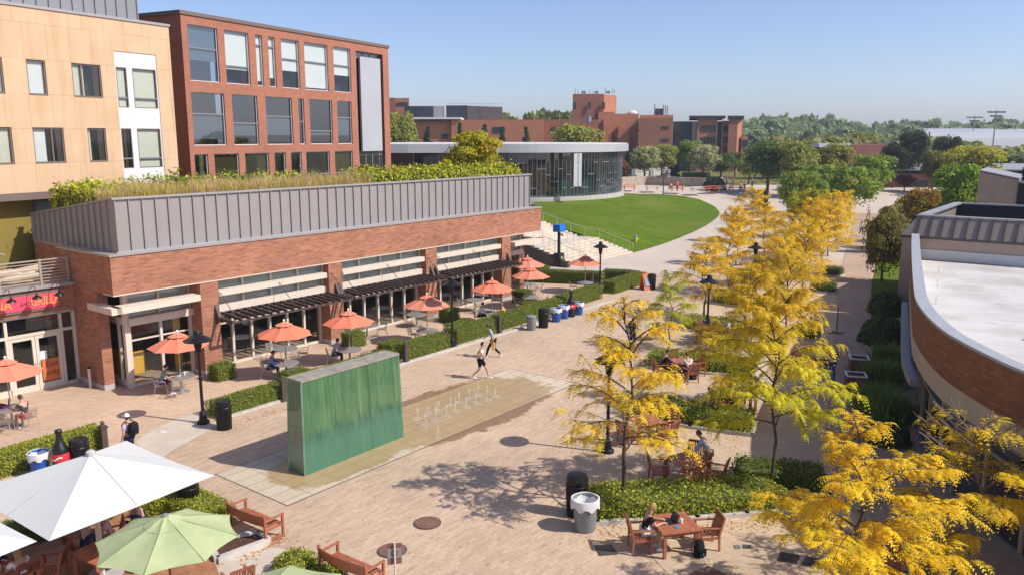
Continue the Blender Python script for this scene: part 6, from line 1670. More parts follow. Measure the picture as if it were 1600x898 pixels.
def mk_bin():
    e = thing('slatted_bin', 'x', 'litter bin', (0,0,0), 0, 'black slatted litter bins')
    q = MB(); q.lathe([(.20,.03),(.23,.06),(.25,.82),(.22,.84)], 16); q.build('drum', M['plastic_black'], e, smooth=40)
    q = MB(); n = 22
    for k in range(n): a = 6.283*k/n; c, s = math.cos(a), math.sin(a); q.bar((c*.27,s*.27,.03),(c*.30,s*.30,.86),.045,.012,0,(c,s,0))
    q.lathe([(.30,.84),(.315,.87),(.30,.90)], 20, cap=False); q.lathe([(.28,.0),(.285,.05)], 20, cap=False); q.build('slat_frame', M['black_metal'], e)
    q = MB(); q.lathe([(.28,.90),(.30,.98),(.30,1.06),(.27,1.14),(.16,1.17),(.10,1.17)], 18); q.box(-.12,.12,-.31,-.2,.93,1.04); q.build('lid', M['black_metal'], e, smooth=40)
    return e
sbin = Kind(mk_bin)
sbin('black slatted litter bin beside the lamp near the entrance', G(351,669), .3); sbin('black slatted litter bin beside the grey bin with the white liner', G(901,803), .6, 1.1); sbin('black litter bin between the grey and the blue bins', G(849,511), 0); sbin('black litter bin lid showing behind the white parasol', G(127,735), 0); sbin('black slatted bin at the tip of the white parasol', G(297,803), .2); sbin('black litter bin beside the orange sandwich board', G(1018,452), 1)
def mk_can(color, liner=True):
    e = thing('round_bin', 'x', 'bin', (0,0,0)); q = MB(); q.lathe([(.22,0),(.235,.02),(.28,.72),(.30,.74),(.27,.74),(.25,.5)], 20, cap=False); q.lathe([(.0,.02),(.23,.021)], 20, cap=False)
    for a in (0, math.pi): q.box(math.cos(a)*.29-.03, math.cos(a)*.29+.03, -.07, .07, .58, .66)
    q.build('drum', M[color], e, smooth=40)
    if liner:
        q = MB(); gg = rng(6); n = 26; v = []
        for i, (r_, z) in enumerate(((.21,.30),(.26,.66),(.285,.755),(.315,.75),(.325,.66),(.32,.55))):
            for k in range(n): a = 6.283*k/n; w_ = 1 + (.03 if i > 1 else .012)*math.sin(k*5.1+i) ; v.append((math.cos(a)*r_*w_, math.sin(a)*r_*w_, z + (.05*math.sin(k*1.7) if i == 5 else 0)))
        q.add(v, [(i*n+k, i*n+(k+1) % n, (i+1)*n+(k+1) % n, (i+1)*n+k) for i in range(5) for k in range(n)] + [tuple(range(n))]); q.build('liner', M['liner'], e, smooth=60)
    return e
gc = Kind(lambda: mk_can('grey_plastic')); gc('large grey round bin with a white plastic liner by the hedge bed', G(914,826), 0, 1.28)
bc = Kind(lambda: mk_can('blue_plastic')); bc('blue bin with a spilling white liner beside the black bin', G(869,502), 0, 1.1, 'blue recycling bins'); bc('blue bin right of the one with the spilling liner', G(881,497), 1, 1.1); bc('blue bin with a big white bag right of the bottle shaped bin', G(904,491), 2, 1.05); bc('blue bin with a pale liner beside the left bottle bin', G(64,742), 1, 1.1)
gg_ = mk_can('grey_plastic', False); gg_['label'] = 'small grey ribbed bin at the left end of the bin row'; gg_.location = G(830,515); gg_.scale = (1.05,)*3; 
q = MB(); q.lathe([(.29,.745),(.28,.80),(.10,.84),(.03,.84)], 18); q.build('lid', M['grey_plastic'], gg_, smooth=40)
def mk_bottle():
    e = thing('bottle_bin', 'x', 'bin', (0,0,0), 0, 'bottle shaped bins'); q = MB(); q.lathe([(.27,0),(.29,.04),(.29,.58)], 20); q.lathe([(.29,.88),(.29,.95),(.25,1.08),(.15,1.26),(.105,1.42),(.10,1.62),(.125,1.63),(.125,1.72),(.10,1.75),(.02,1.75)], 20, cap=False); q.build('bottle', M['plastic_black'], e, smooth=40)
    q = MB(); q.lathe([(.297,.58),(.305,.62),(.305,.84),(.297,.88)], 20, cap=False); q.build('red_band', M['red_paint'], e, smooth=40)
    q = MB(); q.add([(math.cos(a)*.309, math.sin(a)*.309, .72+dz+.05*math.sin((a+1.9)*4)) for dz in (-.025,.025) for a in [-2.6+.1*k for k in range(14)]], [(k,k+1,k+15,k+14) for k in range(13)]); q.build('band_wave', M['paper'], e)
    return e
bt = Kind(mk_bottle); bt('black bottle shaped bin with red band behind the white parasol', G(98,741), .4, .9); bt('black bottle shaped bin with red band in the blue bin row', G(892,494), .2, .93)

# ------------------------------------------------------------------ orange umbrellas, round tables, mesh chairs
def canopy(mb, n, r, z_edge, z_top, scallop=.05, r_in=.0, m=0, twist=0):
    """cloth panels between n ribs, sagging a little between them"""
    rings = 5; K = n*4
    for i in range(rings+1):
        f = i/rings; 
        for k in range(K):
            a = twist + 2*math.pi*k/K; w = (k % 4)/4.0; sag = math.sin(w*math.pi)
            poly_r = math.cos(math.pi/n)/math.cos((w-.5)*2*math.pi/n)
            rr = (r_in + (r-r_in)*(1-f))*(1 + (poly_r-1)*1.0)*(1 - scallop*sag*(1-f))
            mb.v.append((rr*math.cos(a), rr*math.sin(a), z_edge + (z_top-z_edge)*(f**.92) - .035*sag*math.sin(f*math.pi)))
    o = len(mb.v) - (rings+1)*K
    for i in range(rings):
        for k in range(K):
            k2 = (k+1) % K; mb.f.append((o+i*K+k, o+i*K+k2, o+(i+1)*K+k2, o+(i+1)*K+k)); mb.m.append(m)
def mk_umb():
    e = thing('orange_umbrella', 'x', 'umbrella', (0,0,0), 0, 'orange patio umbrellas')
    q = MB(); canopy(q, 8, 1.28, 2.08, 2.60, .02, .10); q.build('canopy', M['orange_canvas'], e, smooth=25)
    q = MB(); canopy(q, 8, .42, 2.53, 2.70, .02, .02); q.build('vent_cap', M['orange_canvas'], e, smooth=25)
    q = MB(); q.tube([(0,0,.05),(0,0,2.72)], .022, 8); q.lathe([(.03,1.0),(.04,1.04),(.03,1.08)], 8); q.build('pole', M['rail_steel'], e)
    q = MB(); q.ball((0,0,2.76), .055, 8); q.lathe([(.04,2.69),(.03,2.73)], 8); q.build('finial', M['paper'], e, smooth=60)
    for k in range(8): a = 6.283*k/8; q = MB(); q.bar((math.cos(a)*.08,math.sin(a)*.08,2.56),(math.cos(a)*1.26,math.sin(a)*1.26,2.06),.018,.022); q.build('rib', M['rail_steel'], e)
    q = MB(); q.lathe([(.28,0),(.28,.05),(.06,.09),(.05,.35),(.03,.36)], 16); q.build('base', M['silver_mesh'], e, smooth=40)
    return e
umb = Kind(mk_umb)
U = [('entry',20,665,'orange umbrella at the left edge before the glass doors'),('u1',284,612,'orange umbrella nearest the glazed hall corner'),('u2',448,590,'orange umbrella over the person in the grey sweater'),('u3',547,568,'orange umbrella over the plaid shirted person'),('u4',668,536,'orange umbrella with a round shadow on it by the second lamp'),('u5',769,506,'orange umbrella over the person in yellow'),('u6',829,481,'orange umbrella overlapping another one behind it'),('u7',824,460,'orange umbrella partly hidden behind its neighbour at the hall end'),('u8',914,457,'orange umbrella standing alone nearest the stairs')]
UP = {}
for i, (k, px, py, l) in enumerate(U):
    p = G(px,py); UP[k] = p; umb(l, p, i*.37)
def mk_table():
    e = thing('round_table', 'x', 'table', (0,0,0), 0, 'round metal tables on the patio')
    q = MB(); q.lathe([(.0,.715),(.56,.715),(.60,.70),(.60,.735),(.56,.74),(.04,.74)], 28, cap=False); q.build('tabletop', M['silver_mesh'], e, smooth=40)
    q = MB(); q.lathe([(.05,.05),(.045,.70)], 10); q.build('leg', M['silver_mesh'], e, smooth=40)
    q = MB(); q.lathe([(.34,0),(.34,.02),(.10,.05),(.05,.07)], 18); q.build('base', M['silver_mesh'], e, smooth=40); return e
tab = Kind(mk_table)
def mk_chair():
    e = thing('mesh_chair', 'x', 'chair', (0,0,0), 0, 'silver mesh chairs on the patio')       # front is +y
    q = MB(); n = 9
    for k in range(n): x = -.20+.40*k/(n-1); q.bar((x,-.20,.445),(x,.22,.455),.020,.008)
    for y in (-.21,0,.22): q.bar((-.22,y,.44),(.22,y,.44),.02,.012)
    q.build('seat', M['silver_mesh'], e)
    q = MB()
    for k in range(n): x = -.20+.40*k/(n-1); q.bar((x,-.22,.48),(x,-.32,.86-.05*abs(x)/.2),.018,.008,0,(0,1,0))
    q.tube([(-.22,-.21,.46),(-.225,-.31,.80),(-.12,-.335,.88),(.12,-.335,.88),(.225,-.31,.80),(.22,-.21,.46)], .012, 6); q.build('backrest', M['silver_mesh'], e)
    for s in (-1,1):
        q = MB(); q.tube([(.22*s,.20,.45),(.25*s,.27,.0)], .012, 6); q.build('leg', M['silver_mesh'], e)
        q = MB(); q.tube([(.22*s,-.21,.45),(.26*s,-.34,.0)], .012, 6); q.build('leg', M['silver_mesh'], e)
        q = MB(); q.tube([(.225*s,-.29,.68),(.27*s,-.05,.66),(.27*s,.16,.64),(.24*s,.20,.45)], .012, 6); q.build('armrest', M['silver_mesh'], e)
    return e
chair = Kind(mk_chair)
def seat_at(label, c, ang, dist=.82, mk=None, off=0):
    """chair round the table centre c at the compass angle ang (degrees, 0 = +x), facing the table"""
    a = R(ang); p = Vector((c.x+math.cos(a)*dist, c.y+math.sin(a)*dist, 0)); return (mk or chair)(label, p, a + math.pi/2 + off)
tables = [('entry','under the orange umbrella at the left edge',UP['entry'],(-20,-75,200)),('u1','under the orange umbrella nearest the hall corner',UP['u1'],(-75,205)),('u2','where the person in the grey sweater sits',UP['u2'],(-60,185)),
 ('b2','behind the table of the person in grey',G(446,544,.72),(10,-50,150)),('u3','where the plaid shirted person sits',UP['u3'],(190,-40)),('b3','between the third and fourth umbrellas',G(573,508,.72),(20,200)),
 ('u4','under the umbrella by the second lamp',UP['u4'],(15,160,250)),('b4','behind the umbrella by the second lamp',G(651,491,.72),(-30,100)),('u5','shared by the two people at the fifth umbrella',UP['u5'],(175,-10)),('b5','left behind the two people near the glass',G(742,468,.72),(180,-70)),
 ('u6','under the overlapping umbrellas',UP['u6'],(190,0,-80)),('u7','at the far end of the hall front',UP['u7'],(0,-60,180)),('u8','under the lone umbrella nearest the stairs',UP['u8'],(185,0))]
SIDE = {0:'right',1:'back right',2:'back',3:'back left',4:'left',5:'front left',6:'front',7:'front right'}
TC = {}
for k, where, c, angs in tables:
    c = Vector((c.x,c.y,0)); TC[k] = c; tab('round metal table ' + where, c, rnd.uniform(0,6))
    for a in angs: seat_at('silver chair, %s side of table %s' % (SIDE[round((a % 360)/45) % 8], where), c, a)
def mug(label, p, mat='paper', h=.12, r=.04, name='cup'):
    q = MB(); q.lathe([(r*.75,0),(r,h*.9),(r*.85,h),(.01,h)], 10); return tag(q.build(name, M[mat], None, tuple(p), smooth=40), label, 'cup')
def at(k, dx, dy): return (TC[k].x+dx, TC[k].y+dy, .742)
q = MB(); q.lathe([(.035,0),(.035,.20),(.022,.23),(.022,.27),(.01,.275)], 10); tag(q.build('water_bottle', M['blue_plastic'], None, at('entry',-.22,.28), smooth=40), 'blue water bottle on the table at the left edge', 'bottle')
mug('clear blue cup on the table at the left edge', at('entry',.28,.12), 'teal_paint', .16)
q = MB(); q.add([(-.22,-.12,0),(.2,-.14,0),(.22,.12,0),(-.18,.15,0),(-.12,-.06,.16),(.1,-.08,.18),(.12,.06,.15),(-.1,.08,.17)], [(0,3,2,1),(4,5,6,7),(0,1,5,4),(1,2,6,5),(2,3,7,6),(3,0,4,7)]); tag(q.build('cloth_bag', M['cloth_plum'], None, at('entry',-.34,-.02), smooth=60), 'dark crumpled bag on the table at the left edge', 'bag')
def laptop(label, p, rz):
    e = thing('laptop', label, 'laptop', tuple(p), rz); q = MB(); q.box(-.17,.17,-.12,.12,0,.018); q.build('keyboard', M['plastic_black'], e); q = MB(); q.bar((0,.115,.018),(0,.185,.235),.34,.012,0,(0,1,0)); q.build('screen', M['screen'], e); return e
mug('white cup on the table nearest the hall corner', at('u1',.1,.2)); q = MB(); q.box(-.15,.15,-.1,.1,0,.04); tag(q.build('food_box', M['cream'], None, at('u1',-.15,-.05)), 'open food box on the table nearest the hall corner', 'box')
laptop('open laptop on the table shared by two people', at('u5',-.15,.05), R(-100)); mug('white cup on the table shared by two people', at('u5',.2,-.1)); mug('white cup before the person in the grey sweater', at('u2',-.1,.22))
# people on the patio
def sitter(label, k, ang, *a, dist=.80, **kw):
    c = TC[k]; r_ = R(ang); p = (c.x+math.cos(r_)*dist, c.y+math.sin(r_)*dist, 0); return person(label, p, r_+math.pi/2, *a, **kw)
sitter('young man in dark grey t-shirt and pink shorts sitting at the left table','entry',-20,'sit','charcoal','pink','brown',shorts=True)
sitter('person in teal and grey shirt with purple shorts eating at the hall corner','u1',205,'sit','teal','plum','dark',shorts=True)
sitter('person in grey blue sweater and jeans sitting alone behind the glass wall','u2',185,'sit','blue','jeans','dark',sleeves=True)
sitter('person in blue and white plaid shirt sitting at a round table','u3',190,'sit','plaid','charcoal','dark',sleeves=True)
sitter('person in pale shirt facing the one in yellow','u5',175,'sit','white','navy','dark',sleeves=True)
sitter('person in yellow top with auburn hair at the shared table','u5',-10,'sit','yellow','grey','ginger')
person('man in white t-shirt and black shorts walking across the plaza', G(751,591), R(-97), 'walk', 'white', 'black', 'dark', shorts=True, scale=1.0)
person('man in teal shirt and dark trousers walking with a tan bag', G(771,558), R(82), 'leanwalk', 'teal', 'black', 'dark')
q = MB(); p = G(771,558); q.add([(-.14,-.05,0),(.14,-.05,0),(.14,.05,0),(-.14,.05,0),(-.12,-.04,.34),(.12,-.04,.34),(.12,.04,.34),(-.12,.04,.34)], [(0,3,2,1),(4,5,6,7),(0,1,5,4),(1,2,6,5),(2,3,7,6),(3,0,4,7)]); q.tube([(-.08,0,.34),(-.05,0,.46),(.05,0,.46),(.08,0,.34)], .01, 5); tag(q.build('paper_bag', M['tote_tan'], None, (p.x+.02,p.y-.26,.50), R(80)), 'tan paper bag in the hand of the man in teal', 'bag')
person('person in lilac shirt and white cap with a black backpack', G(205,722), R(70), 'stand', 'lilac', 'navy', 'dark', cap='white', pack='black')
person('person in pale blue shirt with a dark backpack behind the golden tree', G(988,546), R(-15), 'walk', 'steelblue', 'navy', 'brown', pack='black', sleeves=True)
# ------------------------------------------------------------------ wooden tables and chairs on the terrace
def mk_wtable():
    e = thing('wood_table', 'x', 'table', (0,0,0), 0, 'square wooden tables on the terrace'); w_ = .56; q = MB()
    for k in range(8): x = -w_ + 2*w_*(k+.5)/8; q.box(x-.067,x+.067,-w_+.08,w_-.08,.71,.74)
    for y in (-w_,w_-.08): q.box(-w_-.02,w_+.02,y,y+.08,.705,.742)
    q.box(-w_+.05,w_-.05,-.48,-.44,.60,.70); q.box(-w_+.05,w_-.05,.44,.48,.60,.70); q.build('tabletop', M['wood_red'], e)
    for sx_ in (-1,1):
        for sy_ in (-1,1): q = MB(); q.box(sx_*.48-.04,sx_*.48+.04,sy_*.48-.04,sy_*.48+.04,0,.70); q.build('leg', M['wood_red'], e)
    return e
wtab = Kind(mk_wtable)
def mk_wchair():
    e = thing('wood_chair', 'x', 'chair', (0,0,0), 0, 'wooden armchairs on the terrace'); q = MB()
    for k in range(6): y = -.22+.45*k/5; q.box(-.25,.25,y-.035,y+.035,.425,.45)
    q.build('seat', M['wood_red'], e)
    q = MB()
    for k in range(7): x = -.21+.42*k/6; q.bar((x,-.25,.50),(x,-.37,.92),.045,.018,0,(0,1,0))
    q.bar((-.28,-.375,.93),(.28,-.375,.93),.035,.07); q.bar((-.26,-.25,.50),(.26,-.25,.50),.03,.05); q.build('backrest', M['wood_dark'], e)
    for s in (-1,1):
        q = MB(); q.bar((.28*s,.24,0),(.28*s,.24,.66),.05,.05,0,(0,1,0)); q.build('leg', M['wood_red'], e)
        q = MB(); q.bar((.28*s,-.27,0),(.28*s,-.25,.45),.05,.05,0,(0,1,0)); q.bar((.28*s,-.25,.45),(.28*s,-.38,.95),.05,.05,0,(0,1,0)); q.build('leg', M['wood_red'], e)
        q = MB(); q.bar((.28*s,-.32,.66),(.28*s,.30,.665),.06,.03); q.bar((.28*s,-.24,.38),(.28*s,.24,.38),.03,.06); q.build('armrest', M['wood_red'], e)
    return e
wch = Kind(mk_wchair)
WT = [('A',(1053.5,816.5,.74),R(14),'where the blonde woman works',(185,5)),('B',(1074,718,.74),R(33),'where the man in blue grey leans',(150,245,-60,30)),('C',(1008,655,.74),R(20),'half hidden by golden leaves',(0,-60,200)),
      ('D',(1062,564,.74),R(15),'of the black jacket and white shirt pair',(175,-85,80,0)),('E',(1156,611,.74),R(10),'of the striped shirt person',(185,95)),('F',(1119,513,.74),R(20),'of the three people in mid terrace',(-85,190,0,95)),
      ('G',(1166,447,.74),R(20),'of the person slumped in a white shirt',(180,95)),('H',(1192,421,.74),R(20),'of the far pair in white',(180,5)),('I',(1398,850,.74),R(-20),'hidden under the amber locust',(-100,0,190)),('J',(1222,414,.74),R(30),'farthest under the golden trees',(0,180))]
WP = {}
for k, (px,py,z), rz, where, angs in WT:
    p = G(px,py,z); c = Vector((p.x,p.y,.012)); WP[k] = c; wtab('square red wood table ' + where, c, rz)
    for a in angs:
        o = seat_at('red wood chair, %s side of table %s' % (SIDE[round((a % 360)/45) % 8], where), c, a + (math.degrees(rz) if k != 'A' else 0), .92, wch); o.location.z = .012
def wsit(label, k, ang, *a, dist=.84, **kw):
    c = WP[k]; r_ = R(ang) + ([t[2] for t in WT if t[0] == k][0] if k != 'A' else 0); return person(label, (c.x+math.cos(r_)*dist, c.y+math.sin(r_)*dist, .012), r_+math.pi/2, *a, **kw)
wsit('blonde woman in black top and white skirt working at a wooden table','A',185,'sit','black','white','blonde',long=True,shorts=True)
laptop('open laptop in front of the blonde woman', (WP['A'].x-.1,WP['A'].y+.05,.755), R(-70)); mug('white cup beside the laptop of the blonde woman', (WP['A'].x+.18,WP['A'].y-.05,.755), 'paper', .14)
q = MB(); q.box(-.05,.05,-.09,.09,0,.012); tag(q.build('phone', M['teal_paint'], None, (WP['A'].x+.02,WP['A'].y-.28,.755), .4), 'blue phone lying on the table of the blonde woman', 'phone')
def rucksack(label, p, rz):
    e = thing('rucksack', label, 'backpack', tuple(p), rz); q = MB(); v = []
    for z, w_, d_ in ((0,.15,.10),(.06,.18,.12),(.28,.17,.11),(.42,.13,.08),(.48,.06,.04)):
        for a in range(8): t_ = 6.283*a/8+.39; v.append((math.cos(t_)*w_, math.sin(t_)*d_, z))
    q.add(v, [(i*8+a, i*8+(a+1) % 8, (i+1)*8+(a+1) % 8, (i+1)*8+a) for i in range(4) for a in range(8)] + [tuple(range(8))[::-1], tuple(range(32,40))]); q.build('body', M['cloth_black'], e, smooth=60)
    q = MB(); q.box(-.11,.11,-.17,-.10,.05,.24); q.build('pocket', M['cloth_black'], e); q = MB(); q.box(-.02,.02,-.175,-.171,.10,.16); q.build('logo', M['teal_paint'], e)
    for s in (-1,1): q = MB(); q.tube([(.08*s,.08,.42),(.12*s,.16,.3),(.13*s,.17,.15),(.14*s,.10,.05)], .014, 5); q.build('strap', M['cloth_charcoal'], e)
    return e
rucksack('black rucksack on the paving under the right chair of the blonde woman', G(1092,868), .5); rucksack('dark rucksack on the ground beside the white shirted person', G(1083,592), .2)
person('man in blue grey shirt and khaki shorts leaning over a wooden table', G(1106,748,.012), R(62), 'lean', 'steelblue', 'khaki', 'brown', shorts=True, sleeves=True)
wsit('person in black jacket at the table behind the hedge bed','D',175,'sit','black','black','dark',sleeves=True); wsit('person in white shirt with their back to the camera','D',-85,'sit','white','navy','dark',sleeves=True)
wsit('person in red and white striped top with dark hair','E',185,'sit','stripe','black','dark',long=True,sleeves=True); wsit('person in blue shirt beyond the striped top','E',95,'sit','blue','navy','dark')
wsit('person in black at the left of the three in mid terrace','F',190,'sit','charcoal','navy','dark'); wsit('dark haired person at the back of the three','F',95,'situp','navy','navy','dark',long=True); wsit('person in white top at the right of the three','F',0,'sit','white','grey','brown',sleeves=True)
wsit('person in white shirt slumped over a wooden table','G',180,'sit','white','blue','brown',sleeves=True); wsit('pale shirted person at the left of the far pair','H',180,'sit','white','navy','dark'); wsit('white shirted person at the right of the far pair','H',5,'sit','white','charcoal','dark')
wsit('person in white seen through the amber leaves','I',0,'sit','white','navy','dark'); wsit('person in blue seen through the amber leaves','I',190,'sit','blue','jeans','dark')
wsit('person sitting at the farthest terrace table','J',0,'sit','white','red','dark'); 
person('woman in pink top and jeans walking with a dark bag on the shaded walk', G(1297,596), R(165), 'walk', 'rose', 'jeans', 'dark', long=True, sleeves=True)
q = MB(); p = G(1297,596); q.box(-.16,.16,-.07,.07,0,.34); q.tube([(-.12,0,.34),(-.1,0,.75),(.1,0,.75),(.12,0,.34)], .014, 5); tag(q.build('shoulder_bag', M['cloth_charcoal'], None, (p.x-.33,p.y-.05,.78), R(80)), 'dark shoulder bag of the woman on the walk', 'bag')
for px, py, rz, pose, tp, bt_, hr, lg, l in ((1133,349,175,'walk','charcoal','black','dark',True,'woman in dark grey walking past the tip of the lawn'),(1145,361,10,'stand','brown','black','dark',True,'long haired person in brown, left of a walking pair'),(1159,358,10,'walk','navy','black','dark',True,'long haired person right of the walking pair'),(1081,426,185,'walk','black','black','dark',False,'person in black behind the leftmost golden twigs'),(1143,447,170,'stand','black','black','dark',False,'person in black standing under the golden trees'),
    (1345,369,175,'walk','white','navy','dark',True,'person in white far up the sunny walk'),(1357,344,10,'walk','red','khaki','dark',False,'farthest person on the walk, in red')):
    person(l, G(px,py), R(rz), pose, tp, bt_, hr, long=lg)
# ------------------------------------------------------------------ benches, planters, stands, signs
def mk_bench():
    e = thing('wood_bench', 'x', 'bench', (0,0,0), 0, 'red wood benches facing the plaza'); q = MB()
    for k in range(5): y = -.20+.40*k/4; q.box(-.78,.78,y-.042,y+.042,.42,.45)
    q.box(-.78,.78,.22,.25,.34,.42); q.build('seat', M['wood_red'], e)
    q = MB(); n = 12; v = []
    for i in range(n+1):
        x = -.86+1.72*i/n; b = -.30 - .10*(1-(x/.86)**2)
        for dz, dy in ((.48,.05),(.84,-.06)): v += [(x,b+dy,dz),(x,b+dy-.03,dz)]
    q.add(v, [f for i in range(n) for f in ((i*4,i*4+4,i*4+6,i*4+2),(i*4+1,i*4+3,i*4+7,i*4+5),(i*4+2,i*4+6,i*4+7,i*4+3),(i*4,i*4+1,i*4+5,i*4+4))] + [(0,2,3,1),(n*4,n*4+1,n*4+3,n*4+2)]); q.build('backrest', M['wood_red'], e, smooth=40)
    for s in (-1,1):
        q = MB(); q.bar((.82*s,.28,.0),(.82*s,.28,.66),.06,.06,0,(0,1,0)); q.build('leg', M['wood_red'], e)
        q = MB(); q.bar((.82*s,-.30,.0),(.82*s,-.34,.86),.06,.06,0,(0,1,0)); q.build('leg', M['wood_red'], e)
        q = MB(); q.bar((.82*s,-.34,.655),(.82*s,.33,.665),.07,.035); q.bar((.82*s,-.30,.06),(.82*s,.28,.06),.05,.05); q.bar((.82*s,-.30,.38),(.82*s,.28,.38),.04,.06); q.build('armrest', M['wood_red'], e)
    return e
bench = Kind(mk_bench)
a, b = G(357,795,.8), G(408,832,.8); bench('red wood bench beside the hedge and the green parasol', G(401,830), math.atan2(-(1)*( -2.39), 3.33) if False else R(-35.5))
bench('red wood bench at the bottom edge beside the round shrub', G(551,906), R(-35.5))
e = bench('dark bench standing alone on the shaded walk', G(1263,575,.024), R(-70))
def planter(label, p, rz):
    e = thing('planter_box', label, 'planter', tuple(p), rz, 'square wooden planters on the shaded walk'); q = MB()
    for k in range(5): q.box(-.42,.42,-.42,.42,.02+.12*k,.13+.12*k)
    q.build('box', M['wood_dark'], e); q = MB(); 
    for y in (-.44,.36): q.box(-.44,.44,y,y+.08,.62,.67)
    for x in (-.44,.36): q.box(x,x+.08,-.36,.36,.62,.67)
    q.build('rim', M['paper'], e); q = MB(); q.quad((-.36,-.36,.625),(.36,-.36,.625),(.36,.36,.625),(-.36,.36,.625)); q.build('soil', M['mulch'], e)
planter('wooden planter box nearer the camera beside the grasses', G(1336,606,.024), R(-15)); planter('wooden planter box behind the other one on the walk', G(1341,578,.024), R(-15))
e = thing('pole_stand', 'thin dark pole stand on crossed feet in the shaded walk', 'stand', tuple(G(1307,520,.024))); q = MB(); q.tube([(0,0,0),(0,0,1.5)], .03, 6); q.build('pole', M['black_metal'], e)
for a in (.2, 1.77): q = MB(); q.bar((-math.cos(a)*.5,-math.sin(a)*.5,.03),(math.cos(a)*.5,math.sin(a)*.5,.03),.05,.04); q.build('foot', M['black_metal'], e)
e = thing('sandwich_board', 'orange and blue sandwich board at the end of the far hedge', 'sign', tuple(G(1009,452)), R(25))
for s, mt in ((-1,'orange_paint'),(1,'orange_paint')): q = MB(); q.bar((0,.34*s,.02),(0,.05*s,1.15),.70,.03,0,(0,1,0)); q.build('board', M[mt], e)
q = MB(); q.bar((0,-.31,.30),(0,-.13,.92),.52,.01,0,(0,1,0)); q.M = None; o = q.build('poster', M['cloth_steelblue'], e); o.location = (0,-.035,.0)
e = thing('small_sign', 'small brown sign plate on a white post in the foreground', 'sign', tuple(G(620,985)), R(14)); zt = W(619,848,G(620,985).y).z
q = MB(); q.tube([(0,0,0),(0,0,zt)], .022, 8); q.build('post', M['cream'], e); hh = .30
q = MB(); q.box(-.16,.16,.03,.04,zt-.52,zt-.02); q.build('plate', M['rust_iron'], e); q = MB(); q.box(-.155,.155,.024,.029,zt-.37,zt-.13); q.build('band', M['metal_grey'], e)
q = MB(); n = 18; 
for k in range(n): a0_, a1_ = 6.283*k/n, 6.283*(k+1)/n; q.add([(.085*math.cos(a0_),.0235,zt-.25+.085*math.sin(a0_)),(.085*math.cos(a1_),.0235,zt-.25+.085*math.sin(a1_)),(.045*math.cos(a1_),.0235,zt-.25+.045*math.sin(a1_)),(.045*math.cos(a0_),.0235,zt-.25+.045*math.sin(a0_))], [(0,1,2,3)])
q.build('emblem', M['rust_iron'], e)
e = thing('emergency_phone', 'black emergency phone pole with a blue box on top', 'call point', tuple(G(873,416)), HROT); q = MB(); q.box(-.38,.38,-.3,.3,0,1.15); q.build('cabinet', M['black_metal'], e); q = MB(); q.tube([(0,0,1.1),(0,0,3.5)], .13, 8); q.tube([(0,0,2.75),(.35,-.1,2.75),(.4,-.1,2.6)], .07, 6); q.build('pole', M['black_metal'], e); q = MB(); q.box(-.42,.42,-.36,.36,3.0,3.62); q.build('beacon', M['blue_box'], e); q = MB(); q.box(-.15,.15,-.32,-.3,.55,.9); q.build('speaker_plate', M['steel'], e)
e = thing('fire_hydrant', 'yellow fire hydrant with a blue cap on the lawn edge', 'hydrant', tuple(G(993,384)), 0); e.scale = (1.35,)*3; q = MB(); q.lathe([(.16,0),(.16,.05),(.11,.07),(.11,.55),(.15,.58),(.15,.62),(.12,.64)], 14); q.build('barrel', M['yellow_paint'], e, smooth=40); q = MB(); q.tube([(-.22,0,.48),(.22,0,.48)], .06, 8); q.tube([(0,-.2,.42),(0,0,.42)], .075, 8); q.build('nozzle', M['yellow_paint'], e); q = MB(); q.lathe([(.13,.64),(.12,.74),(.05,.8),(.04,.86),(.01,.86)], 12); q.build('bonnet', M['teal_paint'], e, smooth=40)
e = thing('rust_pillar', 'rust red steel pillar standing on a stone block', 'sculpture', tuple(G(1190,330)), R(-20)); q = MB(); q.box(-1.3,.2,-1.0,.4,0,.7); q.build('plinth', M['concrete_grey'], e); q = MB(); q.add([(-.7,-.7,0),(.9,-.7,0),(.9,.9,0),(-.7,.9,0),(-.75,-.75,3.2),(.8,-.75,3.5),(.8,.8,3.4),(-.75,.8,3.0)], [(0,3,2,1),(4,5,6,7),(0,1,5,4),(1,2,6,5),(2,3,7,6),(3,0,4,7)]); q.build('pillar', M['rust_steel'], e)
# ------------------------------------------------------------------ far concourse: wall, picnic tables, standing stones, crowd
def far(px, py, z=2.0): return G(px, py, z)
a, b = far(966,291), far(1165,293); q = MB(); pts = [a, far(1010,289), far(1060,291), far(1110,293)]
e = thing('stone_wall', 'low rough stone wall behind the picnic tables', 'wall', tuple(a)); 
for p, r_ in zip(pts, pts[1:]): q.bar(tuple(p-a+Vector((0,0,.8))), tuple(r_-a+Vector((0,0,.8))), .8, 1.7)
q.build('masonry', M['stone_wall'], e)
e = thing('upper_wall', 'pale stone wall on the grass behind the sage trees', 'wall', tuple(far(975,277))); q = MB(); w0 = far(975,277); q.bar((0,0,.8),tuple(far(1045,274)-w0+Vector((0,0,1.0))),.8,1.8); q.build('masonry', M['kerb_stone'], e)
for px, py, l in ((989,285,'dark standing stone nearest the rotunda'),(1017,286,'grey standing stone between two others'),(1043,286,'right hand standing stone behind the sign pole')):
    e = thing('standing_stone', l, 'stone', tuple(far(px,py,2.2)), rnd.uniform(0,1), 'standing stones on the grass'); q = MB(); q.add([(-.45,-.35,0),(.45,-.35,0),(.45,.35,0),(-.45,.35,0),(-.36,-.28,2.5),(.34,-.25,2.7),(.36,.28,2.6),(-.34,.25,2.4)], [(0,3,2,1),(4,5,6,7),(0,1,5,4),(1,2,6,5),(2,3,7,6),(3,0,4,7)]); q.build('slab', M['metal_grey'], e)
